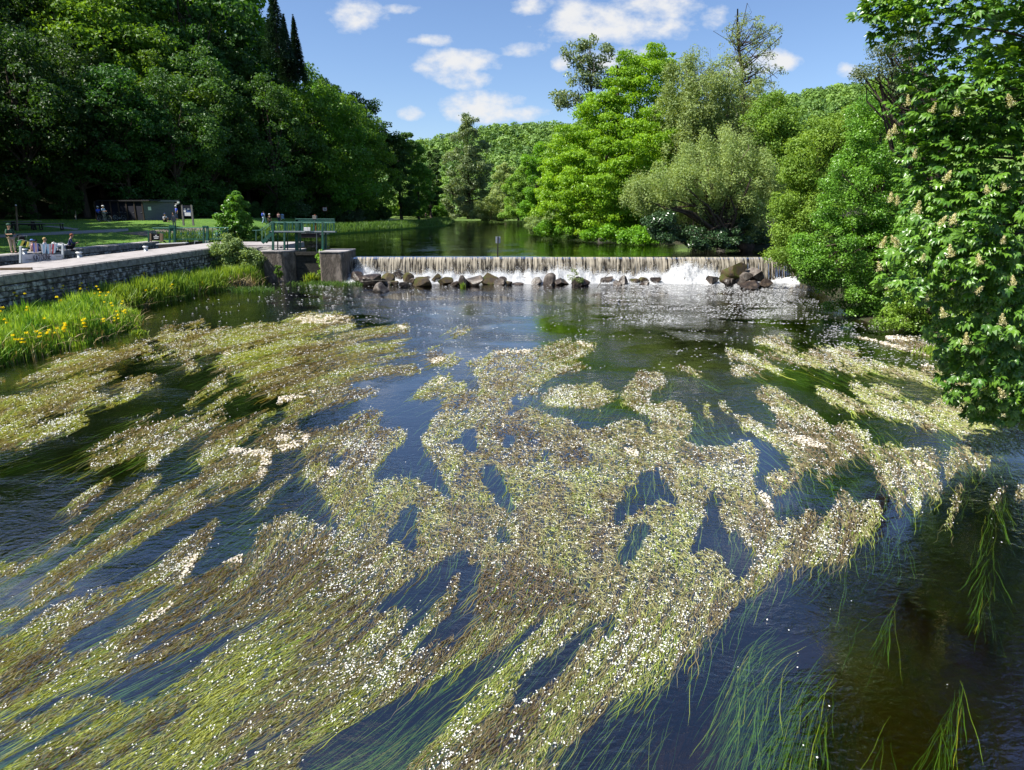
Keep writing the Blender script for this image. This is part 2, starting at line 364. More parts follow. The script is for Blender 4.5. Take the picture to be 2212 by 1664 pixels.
# ================================================================== water
def water_mat(name, sc1=2.2, sc2=9.0, st=.35, ss=(1, 1.6, 1), absorb=True, patch=.0, dist=.06, sigma=2.4, F0=.05, near=True):
    m, nt = new_mat(name); L = nt.links
    out = N(nt, 'ShaderNodeOutputMaterial')
    g = N(nt, 'ShaderNodeNewGeometry')
    def nz(scale, det, s, seed=0):
        mp = N(nt, 'ShaderNodeMapping'); mp.inputs['Scale'].default_value = s; mp.inputs['Location'].default_value = (seed, seed, seed)
        L.new(g.outputs['Position'], mp.inputs[0])
        n = N(nt, 'ShaderNodeTexNoise'); n.inputs['Scale'].default_value = scale; n.inputs['Detail'].default_value = det; n.inputs['Roughness'].default_value = .55
        n.inputs['Distortion'].default_value = .6
        L.new(mp.outputs[0], n.inputs['Vector']); return n.outputs[0]
    a = nz(sc1, 3, ss); b = nz(sc2, 4, ss, 5); c = nz(.35, 2, (1, 1, 1), 9)
    ad = N(nt, 'ShaderNodeMath', operation='MULTIPLY_ADD'); L.new(b, ad.inputs[0]); ad.inputs[1].default_value = .45; L.new(a, ad.inputs[2])
    mr = N(nt, 'ShaderNodeMapRange'); mr.inputs['From Min'].default_value = .38; mr.inputs['From Max'].default_value = .66
    mr.inputs['To Min'].default_value = 1 - patch; mr.inputs['To Max'].default_value = 1.0 + patch; L.new(c, mr.inputs[0])
    ms = N(nt, 'ShaderNodeMath', operation='MULTIPLY'); ms.inputs[1].default_value = st; L.new(mr.outputs[0], ms.inputs[0])
    bp = N(nt, 'ShaderNodeBump'); bp.inputs['Distance'].default_value = dist; L.new(ms.outputs[0], bp.inputs['Strength']); L.new(ad.outputs[0], bp.inputs['Height'])
    dt = N(nt, 'ShaderNodeVectorMath', operation='DOT_PRODUCT'); L.new(g.outputs['Incoming'], dt.inputs[0]); L.new(bp.outputs[0] if near else g.outputs['Normal'], dt.inputs[1])
    ab = N(nt, 'ShaderNodeMath', operation='ABSOLUTE'); L.new(dt.outputs['Value'], ab.inputs[0])
    om = N(nt, 'ShaderNodeMath', operation='SUBTRACT'); om.inputs[0].default_value = 1.0; L.new(ab.outputs[0], om.inputs[1]); om.use_clamp = True
    pw = N(nt, 'ShaderNodeMath', operation='POWER'); L.new(om.outputs[0], pw.inputs[0]); pw.inputs[1].default_value = 2.7
    fr = N(nt, 'ShaderNodeMapRange'); L.new(pw.outputs[0], fr.inputs[0]); fr.inputs['To Min'].default_value = F0; fr.inputs['To Max'].default_value = .96
    gl = N(nt, 'ShaderNodeBsdfGlossy'); gl.inputs['Roughness'].default_value = .04; L.new(bp.outputs[0], gl.inputs['Normal'])
    tr = N(nt, 'ShaderNodeBsdfTransparent'); mx = N(nt, 'ShaderNodeMixShader')
    L.new(fr.outputs[0], mx.inputs[0]); L.new(tr.outputs[0], mx.inputs[1]); L.new(gl.outputs[0], mx.inputs[2]); L.new(mx.outputs[0], out.inputs['Surface'])
    if absorb:
        v = N(nt, 'ShaderNodeVolumeAbsorption'); v.inputs['Density'].default_value = sigma; v.inputs['Color'].default_value = (.56, .46, .10, 1)
        L.new(v.outputs[0], out.inputs['Volume'])
    return m
M['river_water'] = water_mat('river_water', 2.0, 8.0, .8, (1, 1.5, 1), patch=.8, dist=.026, F0=.19)
M['pool_water'] = water_mat('pool_water', 1.2, 5.0, .30, (.7, 2.2, 1), patch=.9, dist=.03, sigma=3, near=False, F0=.06)
def sheet(name, x0, x1, y0, y1, z0, z1, mat, label=None):
    o = MB().box(((x0 + x1) / 2, (y0 + y1) / 2, (z0 + z1) / 2), (x1 - x0, y1 - y0, z1 - z0)).build(name, mat)
    return T(o, label, kind='structure')
sheet('river_water', -24, 26, -9, 48.05, -2.0, 0.0, M['river_water'])
sheet('pool_water', -58, 40, 48.35, 232, .6, POOL, M['pool_water'])
sheet('lock_water', -30.2, -25.1, 16, 55.3, .2, 1.15, M['pool_water'])
sheet('canal_water', -30.3, -25.0, 55.6, 58.2, .6, POOL + .004, M['pool_water'])
M['bed'] = surf('riverbed', (.050, .031, .012, 1), (.075, .048, .019, 1), 1.2, .95, .4, 14, c3=(.035, .028, .009, 1))
def grid(name, xs, ys, zf, mat, smooth=True, kind='structure'):
    X, Y = np.meshgrid(xs, ys); Z = zf(X, Y)
    V = np.stack([X, Y, Z], -1).reshape(-1, 3); nx, ny = len(xs), len(ys)
    i = np.arange((nx - 1) * (ny - 1)); r, c = i // (nx - 1), i % (nx - 1); a = r * nx + c
    return T(mk(name, V, np.stack([a, a + 1, a + nx + 1, a + nx], 1), mat, smooth=smooth), kind=kind)
grid('riverbed', np.linspace(-30, 30, 61), np.linspace(-12, 48.1, 61), lambda x, y: -.85 + .25 * fbm(x * .25, y * .25, 3) - .3 * np.clip((np.abs(x) - 3) / 10, 0, 1), M['bed'])
M['ground'] = surf('ground', (.05, .075, .02, 1), (.075, .06, .03, 1), .8, .95, .5, 9)
grid('ground', np.linspace(-1500, 1500, 40), np.linspace(-1500, 2500, 50), lambda x, y: 0 * x - 2.6, M['ground'])
sheet('pool_bed', -58, 40, 48.4, 232, .3, .58, M['bed'])

# ================================================================== banks
M['lawn'] = surf('lawn', (.055, .13, .018, 1), (.09, .19, .025, 1), .7, .95, .7, 22, c3=(.13, .21, .04, 1), obj=False, lo=.3, hi=.75)
M['earth'] = surf('earth_bank', (.03, .045, .014, 1), (.035, .028, .016, 1), 1.1, .95, .6, 12, c3=(.02, .035, .01, 1), obj=False)
def sst(t): t = np.clip(t, 0, 1); return t * t * (3 - 2 * t)
LB = np.array([(-30.35, -40), (-30.35, 58), (-28.5, 70), (-25.0, 90), (-20, 110), (-13.6, 140), (-14.4, 163), (-20, 172), (-40, 200), (-60, 235)])
def lbx(y): return np.interp(y, LB[:, 1], LB[:, 0])
EDGE = np.array([(-50, 26), (-52.5, 62), (-66, 79), (-60, 87), (-47, 96), (-40, 112), (-33, 135), (-30, 160), (-38, 185), (-60, 215)])   # foot of the wooded slope
def hill_d(x, y):                         # distance up-slope from the wood's foot
    best = np.full(np.shape(x), 1e9); sg = np.zeros(np.shape(x))
    for (ax, ay), (bx, by) in zip(EDGE[:-1], EDGE[1:]):
        dx, dy = bx - ax, by - ay; l2 = dx * dx + dy * dy
        t = np.clip(((x - ax) * dx + (y - ay) * dy) / l2, 0, 1)
        ex, ey = x - ax - t * dx, y - ay - t * dy; dd = np.hypot(ex, ey)
        s = np.sign(dx * ey - dy * ex)
        m = dd < best - 1e-6; best = np.where(m, dd, best); sg = np.where(m, s, sg)
    return best * sg
def hL(x, y):
    z = BANK + 1.38 * sst((y - 50) / 28) * sst((-x - 31) / 7) * (1 - .75 * sst((y - 100) / 45))
    z = z + 20 * sst(hill_d(x, y) / 46) + .42 * np.clip(hill_d(x, y) - 20, 0, 60) + .06 * (fbm(x * .3, y * .3, 5) - .5) * sst((y - 46) / 8)
    return z
ys = np.concatenate([np.linspace(-40, 40, 17), np.linspace(42, 120, 79), np.linspace(122, 240, 60)])
s_ = np.concatenate([[0, .35, .9, 1.6], np.linspace(2.5, 40, 60), np.linspace(42, 200, 60)])
Yg, Sg = np.meshgrid(ys, s_, indexing='ij'); Xg = lbx(Yg) - Sg
Zg = hL(Xg, Yg); lowb = (Yg > 58.2)
prof = np.interp(Sg, [0, .35, .9, 2.4], [-1.2, -.35, -.06, 0])
Zg = np.where(lowb, Zg + prof, Zg); Zg = np.where(lowb & (Sg < .2), 1.2, Zg)
V = np.stack([Xg, Yg, Zg], -1).reshape(-1, 3); ns = len(s_)
i = np.arange((len(ys) - 1) * (ns - 1)); a = (i // (ns - 1)) * ns + i % (ns - 1)
M['litter'] = surf('forest_floor', (.035, .03, .018, 1), (.03, .045, .012, 1), .6, .95, .5, 8, obj=False)
QL = np.stack([a, a + ns, a + ns + 1, a + 1], 1); hd = hill_d(V[QL][:, :, 0].mean(1), V[QL][:, :, 1].mean(1)) > 1.0
T(mk('lawn', V, QL[~hd], M['lawn'], smooth=True), kind='structure'); T(mk('wooded_slope', V, QL[hd], M['litter'], smooth=True), kind='structure')
RB = np.array([(11.5, -40), (12.3, 4), (13.2, 12), (17.3, 26), (15.8, 31), (19.6, 44), (20.2, 48.6), (17.6, 52), (15.6, 57), (10.2, 71), (4.6, 86), (5.0, 120), (5.5, 165), (14, 232)])
def rbx(y): return np.interp(y, RB[:, 1], RB[:, 0])
def hR(x, y): return 1.2 + .9 * sst((y - 44) / 8) + .8 * fbm(x * .15, y * .15, 8) + .05 * np.clip(x - 40, 0, 400)
ys = np.concatenate([np.linspace(-40, 44, 43), np.linspace(45, 120, 76), np.linspace(124, 240, 30)])
Yg, Sg = np.meshgrid(ys, np.concatenate([[0, .4, 1, 2, 3.2], np.linspace(5, 60, 30), np.linspace(70, 300, 12)]), indexing='ij'); Xg = rbx(Yg) + Sg
zlow = np.where(Yg < 48.6, -1.0, .7)
Zg = zlow + (hR(Xg, Yg) - zlow) * np.interp(Sg, [0, .4, 1, 4, 12], [0, .36, .42, .55, 1]) + 0 * Sg
V = np.stack([Xg, Yg, Zg], -1).reshape(-1, 3); ns = Yg.shape[1]
i = np.arange((len(ys) - 1) * (ns - 1)); a = (i // (ns - 1)) * ns + i % (ns - 1)
T(mk('riverbank', V, np.stack([a, a + 1, a + ns + 1, a + ns], 1), M['earth'], smooth=True), kind='structure')
# far meadow and the hills beyond it
ridge = np.array([(-200, 40), (700, 262), (860, 284), (950, 274), (1010, 262), (1100, 252), (1190, 250), (1300, 232), (1480, 215), (1640, 205), (1700, 197), (1800, 178), (1870, 172), (2212, 160), (2700, 150)])
def hH(x, y):
    px = CX + F * x / (np.maximum(y, 100) * cp)
    H = 452 - np.interp(px, ridge[:, 0], ridge[:, 1])
    H = H * 430 / F * .985 - 21 + 5
    H = np.where(px < 860, np.minimum(H, 48), H)
    t = sst((y - 225) / 205)
    return 1.95 + t * H * (1 + .10 * (fbm(x * .012, y * .012, 4) - .5)) - .1 * np.clip(y - 440, 0, 600)
M['meadow'] = surf('meadow', (.10, .18, .035, 1), (.15, .22, .05, 1), .3, .95, .3, 6, obj=False)
grid('hills', np.linspace(-420, 620, 131), np.linspace(206, 700, 63), lambda x, y: hH(x, y) - .25 * (y < 212), M['meadow'])
T(MB().box((-8, 222, 1.5), (90, 22, .9)).build('meadow', M['meadow']), kind='structure')
# ================================================================== masonry
M['stone'] = surf('lichened_stone', (.06, .057, .052, 1), (.15, .145, .135, 1), 3.2, .9, .8, 22, c3=(.46, .46, .45, 1), lo=.40, hi=.60)
M['mortar'] = surf('mortar', (.05, .047, .04, 1), (.025, .025, .022, 1), 5, .95, .5, 20)
M['paving'] = surf('worn_paving', (.28, .26, .26, 1), (.36, .335, .33, 1), 1.4, .85, .35, 18, c3=(.21, .20, .19, 1))
M['concrete'] = surf('weathered_concrete', (.20, .16, .135, 1), (.09, .075, .06, 1), 1.6, .9, .6, 18, c3=(.30, .25, .21, 1), stretch=(1, 1, .4))
M['coping'] = surf('coping_stone', (.13, .125, .115, 1), (.24, .23, .21, 1), 3.5, .9, .6, 18, c3=(.34, .33, .31, 1))
def stonewall(name, p0, p1, z0, z1, side, label, cat, cap=.42, seed=1, hmin=.16, hmax=.3):
    rng = np.random.default_rng(seed)
    p0 = np.array(p0, float); p1 = np.array(p1, float); d = p1 - p0; Lw = np.linalg.norm(d); d /= Lw
    n = np.array([d[1], -d[0]]) * side
    o = empty(name, (p0[0], p0[1], z0), 0, label, cat)
    org = np.array([p0[0], p0[1], z0])
    P3 = lambda u, w, z: np.array([p0[0] + d[0] * u + n[0] * w, p0[1] + d[1] * u + n[1] * w, z]) - org
    V = []; Q = []
    def blk(u0, u1, a, b, w, j=.02):
        e = min(.035, (b - a) * .2)
        k = len(V)
        jj = lambda: rng.uniform(-j, j)
        for (uu, zz, ww) in ((u0, a, 0), (u1, a, 0), (u1, b, 0), (u0, b, 0)): V.append(P3(uu, ww, zz))
        for (uu, zz) in ((u0 + e, a + e), (u1 - e, a + e), (u1 - e, b - e), (u0 + e, b - e)):
            V.append(P3(uu + jj(), w + jj() * .6, zz + jj()))
        Q.extend([(k + 4, k + 5, k + 6, k + 7), (k, k + 1, k + 5, k + 4), (k + 1, k + 2, k + 6, k + 5), (k + 2, k + 3, k + 7, k + 6), (k + 3, k, k + 4, k + 7)])
    z = z0; top = z1 - cap
    while z < top - .05:
        h = rng.uniform(hmin, hmax); h = min(h, top - z) if top - z > .14 else top - z
        u = -rng.uniform(0, .5)
        while u < Lw:
            l = rng.uniform(.25, .95); a, b = max(u, 0), min(u + l, Lw)
            if b - a > .08:
                if h > .22 and rng.random() < .25:
                    m = z + h * rng.uniform(.4, .6)
                    blk(a + .008, b - .008, z + .01, m - .008, rng.uniform(.02, .07)); blk(a + .008, b - .008, m + .008, z + h - .01, rng.uniform(.02, .07))
                else: blk(a + .008, b - .008, z + .01, z + h - .01, rng.uniform(.02, .08))
            u += l
        z += h
    mk('stonework', np.array(V), np.array(Q), M['stone'], o)
    mb = MB(); c = P3(Lw / 2, -.16, (z0 + top) / 2)
    rz = math.atan2(d[1], d[0])
    mb.box(c, (Lw, .3, top - z0), rz); mb.build('mortar_core', M['mortar'], o)
    V.clear(); Q.clear(); u = 0
    while u < Lw:
        l = rng.uniform(.9, 1.5); blk(u + .004, min(u + l, Lw) - .004, top + .004, z1 - .002, rng.uniform(.06, .085), .006); u += l
    mk('coping', np.array(V), np.array(Q), M['coping'], o)
    mb = MB(); mb.box(P3(Lw / 2, -.02, (top + z1) / 2 - .006), (Lw, .1, cap - .02), rz).build('coping_core', M['mortar'], o)
    return o
stonewall('quay_wall', (-21.5, 12), (-21.5, 51.4), -.6, BANK, 1, 'long grey lichen-spotted stone quay wall along the river below the paving', 'wall', .42, 1)
stonewall('return_wall', (-21.42, 51.5), (-17.9, 50.6), -.6, BANK - .12, 1, 'short dark stone wall joining the long quay wall to the left sluice pier', 'wall', .3, 2)
stonewall('lock_wall', (-30.35, 12), (-30.35, 57), .2, BANK + .03, 1, 'dark stone wall on the far side of the lock chamber below the lawn', 'wall', .4, 3)
stonewall('lock_wall', (-25.05, 57), (-25.05, 12), .2, BANK, 1, 'inner stone wall of the lock chamber under the paved quay', 'wall', .4, 4)
mb = MB()
mb.box((-23.3, 34.2, 2.2), (3.35, 44.6, .404))
o = T(mb.build('quay_paving', M['paving']), kind='structure')
mb = MB(); mb.box((-21.4, 54.2, 2.185), (7.2, 5.1, .41)); mb.box((-19.7, 51.9, 2.08), (3.4, 1.2, .41)); T(mb.build('quay_terrace', M['paving']), kind='structure')
T(MB().box((-30.85, 34.5, 2.235), (.9, 45, .41)).build('lock_edge', M['paving']), kind='structure')
mb = MB()
mb.box((-23.25, 34.2, .65), (3.2, 44.5, 2.68)); mb.box((-21.4, 54.2, .9), (7.0, 4.9, 2.1)); T(mb.build('quay_core', M['mortar']), kind='structure')
# sluice piers
def pier(name, x0, x1, y0, y1, z0, z1, rnd, label):
    o = empty(name, ((x0 + x1) / 2, (y0 + y1) / 2, z0), 0, label, 'pier')
    pts = []
    for i in range(9):
        t = i / 8 * math.pi / 2; pts.append((x1 - rnd + rnd * math.cos(t - math.pi / 2), y0 + rnd - rnd * math.cos(t)))
    L1 = [(x0, y0 + rnd * .25), (x0 + rnd * .25, y0)] + pts + [(x1, y1), (x0, y1)]
    cx, cy = (x0 + x1) / 2, (y0 + y1) / 2
    def ext(name, L_, za, zb, mat, s=0.0):
        n = len(L_); P = np.array([(x - cx + (s if x > cx else -s), y - cy - (s if y < cy else -s)) for x, y in L_])
        zs = np.linspace(za, zb, 2)
        V = np.array([(p[0], p[1], z - z0) for z in zs for p in P]); me_f = [(i, (i + 1) % n, n + (i + 1) % n, n + i) for i in range(n)]
        V2 = np.concatenate([V, [[0, 0, zb - z0]], [[0, 0, za - z0]]])
        T3 = [(n + i, n + (i + 1) % n, 2 * n) for i in range(n)] + [((i + 1) % n, i, 2 * n + 1) for i in range(n)]
        return mk(name, V2, [np.array(me_f), np.array(T3)], mat, o)
    ext('shaft', L1, z0, z1 - .08, M['concrete']); ext('top_slab', L1, z1 - .078, z1, M['paving'], .03)
    return o
pier('sluice_pier', -18.1, -15.75, 47.3, 50.5, -.7, 2.2, 1.0, 'dark round-cornered concrete pier left of the sluice gate')
pier('sluice_pier', -13.55, -11.75, 46.3, 49.6, -.7, 2.22, .35, 'sunlit concrete pier right of the sluice gate, at the left end of the weir')
mb = MB()
for k in range(5): mb.box((-14.65, 48.0 + .02 * (k % 2), -.35 + k * .5), (2.15, .14, .49))
mb.box((-14.65, 47.9, 1.98), (2.15, .22, .22))
o = empty('sluice_gate', (0, 0, 0), 0, 'dark board gate closing the gap between the two sluice piers', 'sluice gate'); mb.build('gate_boards', M['mortar'], o)
mb = MB(); mb.box((-18.9, 50.1, 1.75), (1.4, .8, .9)); mb.box((-18.3, 49.6, 1.95), (.8, .5, .5)); mb.box((-19.6, 50.1, 2.05), (.9, .9, .5))
T(mb.build('stone_steps', M['coping']), 'worn stone steps down from the paved quay to the left sluice pier', 'steps')
# weir
wr = empty('weir', (4, 48.3, 0), 0, 'long low concrete weir across the river with water pouring over it', 'weir')
MB().box((.6, .35, .5), (33.2, .55, 2.32)).build('weir_wall', M['mortar'], wr)
# falling water
xs = np.linspace(-11.8, 21.5, 1700)
prof = np.array([(49.4, 1.722), (48.7, 1.727), (48.35, 1.722), (48.15, 1.69), (48.0, 1.60), (47.9, 1.46), (47.80, 1.2), (47.72, .9), (47.66, .6), (47.6, .3), (47.56, 0), (47.54, -.1)])
pr = np.stack([np.interp(np.linspace(0, 11, 34), np.arange(12), prof[:, i]) for i in (0, 1)], 1)
n_a = vnoise(xs * 5.5, 0 * xs, 11); n_b = vnoise(xs * 17, 0 * xs, 12); n_c = vnoise(xs * 1.1, 0 * xs, 13)
amp = np.clip((1.66 - pr[:, 1]) / 1.2, 0, 1)
X = np.repeat(xs[None], 34, 0) + (fbm(xs[None] * 2, pr[:, 1][:, None] * 2.2, 14) - .5) * .09 * amp[:, None]
Yf = pr[:, 0][:, None] - amp[:, None] * (.11 * n_a + .07 * n_b + .12 * n_c)[None]
Zf = np.repeat(pr[:, 1][:, None], len(xs), 1)
V = np.stack([X, Yf, Zf], -1).reshape(-1, 3); nx = len(xs)
i = np.arange(33 * (nx - 1)); a = (i // (nx - 1)) * nx + i % (nx - 1)
m, nt = new_mat('falling_water'); L = nt.links
out = N(nt, 'ShaderNodeOutputMaterial'); mp = coords(nt, (1, .02, .05), obj=False)
n1 = N(nt, 'ShaderNodeTexNoise'); n1.inputs['Scale'].default_value = 9; n1.inputs['Detail'].default_value = 6; n1.inputs['Roughness'].default_value = .7
L.new(mp.outputs[0], n1.inputs['Vector'])
mp2 = coords(nt, (1, .3, .35), obj=False); n2 = N(nt, 'ShaderNodeTexNoise'); n2.inputs['Scale'].default_value = 6; n2.inputs['Detail'].default_value = 5; L.new(mp2.outputs[0], n2.inputs['Vector'])
gsep = N(nt, 'ShaderNodeSeparateXYZ'); gg = N(nt, 'ShaderNodeNewGeometry'); L.new(gg.outputs['Position'], gsep.inputs[0])
zr = N(nt, 'ShaderNodeMapRange'); zr.inputs['From Min'].default_value = .2; zr.inputs['From Max'].default_value = 1.66; zr.inputs['To Min'].default_value = -.02; zr.inputs['To Max'].default_value = .09; L.new(gsep.outputs[2], zr.inputs[0])
ad = N(nt, 'ShaderNodeMath', operation='ADD'); L.new(n1.outputs[0], ad.inputs[0]); L.new(zr.outputs[0], ad.inputs[1])
ad2 = N(nt, 'ShaderNodeMath', operation='MULTIPLY_ADD'); L.new(n2.outputs[0], ad2.inputs[0]); ad2.inputs[1].default_value = .35; L.new(ad.outputs[0], ad2.inputs[2])
r = ramp(nt, [(.64, (0, 0, 0, 1)), (.84, (1, 1, 1, 1))]); L.new(ad2.outputs[0], r.inputs[0])
crest = N(nt, 'ShaderNodeMath', operation='LESS_THAN'); L.new(gsep.outputs[2], crest.inputs[0]); crest.inputs[1].default_value = 1.70
mm = N(nt, 'ShaderNodeMath', operation='MULTIPLY'); L.new(r.outputs[0], mm.inputs[0]); L.new(crest.outputs[0], mm.inputs[1])
dif = N(nt, 'ShaderNodeBsdfDiffuse'); dif.inputs[0].default_value = (.60, .54, .43, 1); trl = N(nt, 'ShaderNodeBsdfTranslucent'); trl.inputs[0].default_value = (.66, .60, .47, 1)
m1 = N(nt, 'ShaderNodeMixShader'); m1.inputs[0].default_value = .4; L.new(dif.outputs[0], m1.inputs[1]); L.new(trl.outputs[0], m1.inputs[2])
gl = N(nt, 'ShaderNodeBsdfGlossy'); gl.inputs['Roughness'].default_value = .12; fr = N(nt, 'ShaderNodeFresnel'); fr.inputs[0].default_value = 1.4
trp = N(nt, 'ShaderNodeBsdfTransparent'); trp.inputs[0].default_value = (.7, .6, .42, 1); m2 = N(nt, 'ShaderNodeMixShader'); L.new(fr.outputs[0], m2.inputs[0]); L.new(trp.outputs[0], m2.inputs[1]); L.new(gl.outputs[0], m2.inputs[2])
m3 = N(nt, 'ShaderNodeMixShader'); L.new(mm.outputs[0], m3.inputs[0]); L.new(m2.outputs[0], m3.inputs[1]); L.new(m1.outputs[0], m3.inputs[2]); L.new(m3.outputs[0], out.inputs[0])
T(mk('falling_water', V, np.stack([a, a + 1, a + nx + 1, a + nx], 1), m, smooth=True), 'thin cream curtain of water falling over the whole width of the weir', 'waterfall', kind='stuff')
# foam and spray at its foot
m, nt = new_mat('foam'); L = nt.links
out = N(nt, 'ShaderNodeOutputMaterial'); dif = N(nt, 'ShaderNodeBsdfDiffuse'); dif.inputs[0].default_value = (.86, .87, .88, 1)
trl = N(nt, 'ShaderNodeBsdfTranslucent'); trl.inputs[0].default_value = (.86, .87, .88, 1); mx = N(nt, 'ShaderNodeMixShader'); mx.inputs[0].default_value = .4
L.new(dif.outputs[0], mx.inputs[1]); L.new(trl.outputs[0], mx.inputs[2]); L.new(mx.outputs[0], out.inputs[0]); M['foam'] = m
rng = np.random.default_rng(5)
def foam_h(x, y):
    c = .32 + .55 * fbm(x * .5, 0 * x, 21, 3) ** 1.3 + .25 * vnoise(x * 2.5, 0 * x, 22)
    c = c + .75 * np.exp(-((x - 12.6) / 1.0) ** 2) + .5 * np.exp(-((x + 10.8) / .6) ** 2) + .25 * np.exp(-((x + 1) / .8) ** 2) - .35 * sst((x - 15.5) / 2)
    t = (y - 47.35) / 1.5
    h = c * np.exp(-(np.where(t > 0, t * 2.2, t * (.85 + .5 * vnoise(x * 1.3, 0 * x, 31)))) ** 2 * 1.6)
    return h * (.75 + .5 * fbm(x * 4, y * 4, 24, 3)) - .12 - .10 * fbm(x * 2, y * 2, 25)
xs = np.linspace(-12, 20.5, 900); ysf = np.linspace(44.6, 48.2, 90)
X, Yf = np.meshgrid(xs, ysf); Z = foam_h(X, Yf) + .05 * (vnoise(X * 14, Yf * 14, 26) - .5)
V = np.stack([X, Yf, Z], -1).reshape(-1, 3); i = np.arange(89 * 899); a = (i // 899) * 900 + i % 899
Q = np.stack([a, a + 1, a + 901, a + 900], 1); Q = Q[(V[Q][:, :, 2].max(1) > -.02)]
fo = T(mk('white_water', V, Q, M['foam'], smooth=True), 'bubbling white water and spray along the foot of the weir', 'white water', kind='stuff')
n = 90000
x = rng.uniform(-12, 19.5, n); y = 47.5 - np.abs(rng.normal(0, 1.1, n)); h = foam_h(x, y)
z = np.maximum(h, 0) + rng.exponential(.10, n) * (.3 + 1.6 * np.clip(h, 0, 1))
ok = (h > -.1) & (z < 1.5); P = np.stack([x, y, z], -1)[ok]; n = len(P)
r_ = rng.uniform(.008, .03, n); d = rng.normal(size=(n, 4, 3)); d = unit(d) * r_[:, None, None]; d[:, :, 2] *= 1.4
V = (P[:, None] + d).reshape(-1, 3); b = np.arange(n)[:, None] * 4
mk('spray', V, np.concatenate([b + [0, 1, 2], b + [0, 2, 3], b + [0, 3, 1], b + [1, 3, 2]]), M['foam'], fo)
# ================================================================== boulders
M['rock'] = surf('wet_rock', (.013, .010, .008, 1), (.034, .023, .016, 1), 2.2, .4, .9, 9, c3=(.10, .075, .055, 1), spec=.5)
M['rock_moss'] = surf('mossy_rock', (.05, .06, .010, 1), (.07, .05, .022, 1), 1.6, .8, .7, 9, c3=(.045, .036, .028, 1), lo=.4, hi=.6)
M['rock_grey'] = surf('grey_rock', (.17, .15, .13, 1), (.09, .075, .065, 1), 2.4, .6, .9, 10, c3=(.04, .03, .026, 1))
def ico(sub=3):
    t = (1 + 5 ** .5) / 2
    V = [(-1, t, 0), (1, t, 0), (-1, -t, 0), (1, -t, 0), (0, -1, t), (0, 1, t), (0, -1, -t), (0, 1, -t), (t, 0, -1), (t, 0, 1), (-t, 0, -1), (-t, 0, 1)]
    Fc = [(0, 11, 5), (0, 5, 1), (0, 1, 7), (0, 7, 10), (0, 10, 11), (1, 5, 9), (5, 11, 4), (11, 10, 2), (10, 7, 6), (7, 1, 8), (3, 9, 4), (3, 4, 2), (3, 2, 6), (3, 6, 8), (3, 8, 9), (4, 9, 5), (2, 4, 11), (6, 2, 10), (8, 6, 7), (9, 8, 1)]
    V = [np.array(v) / np.linalg.norm(v) for v in V]
    for _ in range(sub):
        c = {}; F2 = []
        def mid(a, b):
            k = (min(a, b), max(a, b))
            if k not in c: v = V[a] + V[b]; V.append(v / np.linalg.norm(v)); c[k] = len(V) - 1
            return c[k]
        for (a, b, d) in Fc:
            x, y, z = mid(a, b), mid(b, d), mid(d, a); F2 += [(a, x, z), (b, y, x), (d, z, y), (x, y, z)]
        Fc = F2
    return np.array(V), np.array(Fc)
ICO3 = ico(3); ICO2 = ico(2); ICO1 = ico(1)
def rock(name, c, w, h, mat, label, seed, dz=0.0, group='boulders below the weir', tilt=0):
    rng = np.random.default_rng(seed)
    V = ICO3[0].copy()
    for _ in range(8):
        nrm = unit(rng.normal(size=3)); dd = rng.uniform(.34, .68)
        s = V @ nrm - dd; V = np.where(s[:, None] > 0, V - nrm * s[:, None] * .96, V)
    V = V + (fbm(V[:, 0] * 2 + 9 * seed, V[:, 1] * 2 + V[:, 2] * 1.7, seed, 3)[:, None] - .5) * .10 * V
    ext = V.max(0) - V.min(0)
    V = (V - (V.max(0) + V.min(0)) / 2) / ext * 2
    V = V * np.array([w / 2, w * rng.uniform(.35, .5), h * .62]) 
    if tilt: V = V @ np.array(Matrix.Rotation(tilt, 3, 'Y')).T
    V = V @ np.array(Matrix.Rotation(rng.uniform(-.5, .5), 3, 'Z')).T
    o = mk(name, V, ICO3[1], M[mat]); o.location = (float(c[0]), float(c[1]), float(h * .38 + dz))
    return T(o, label, 'boulder', group)
A3 = lambda cx, cy: ((1300 + cx / 2.212) * .54, (900 + cy / 2.212) * .54)
A4 = lambda cx, cy: ((2200 + cx / 2.0109) * .54, (900 + cy / 2.0109) * .54)
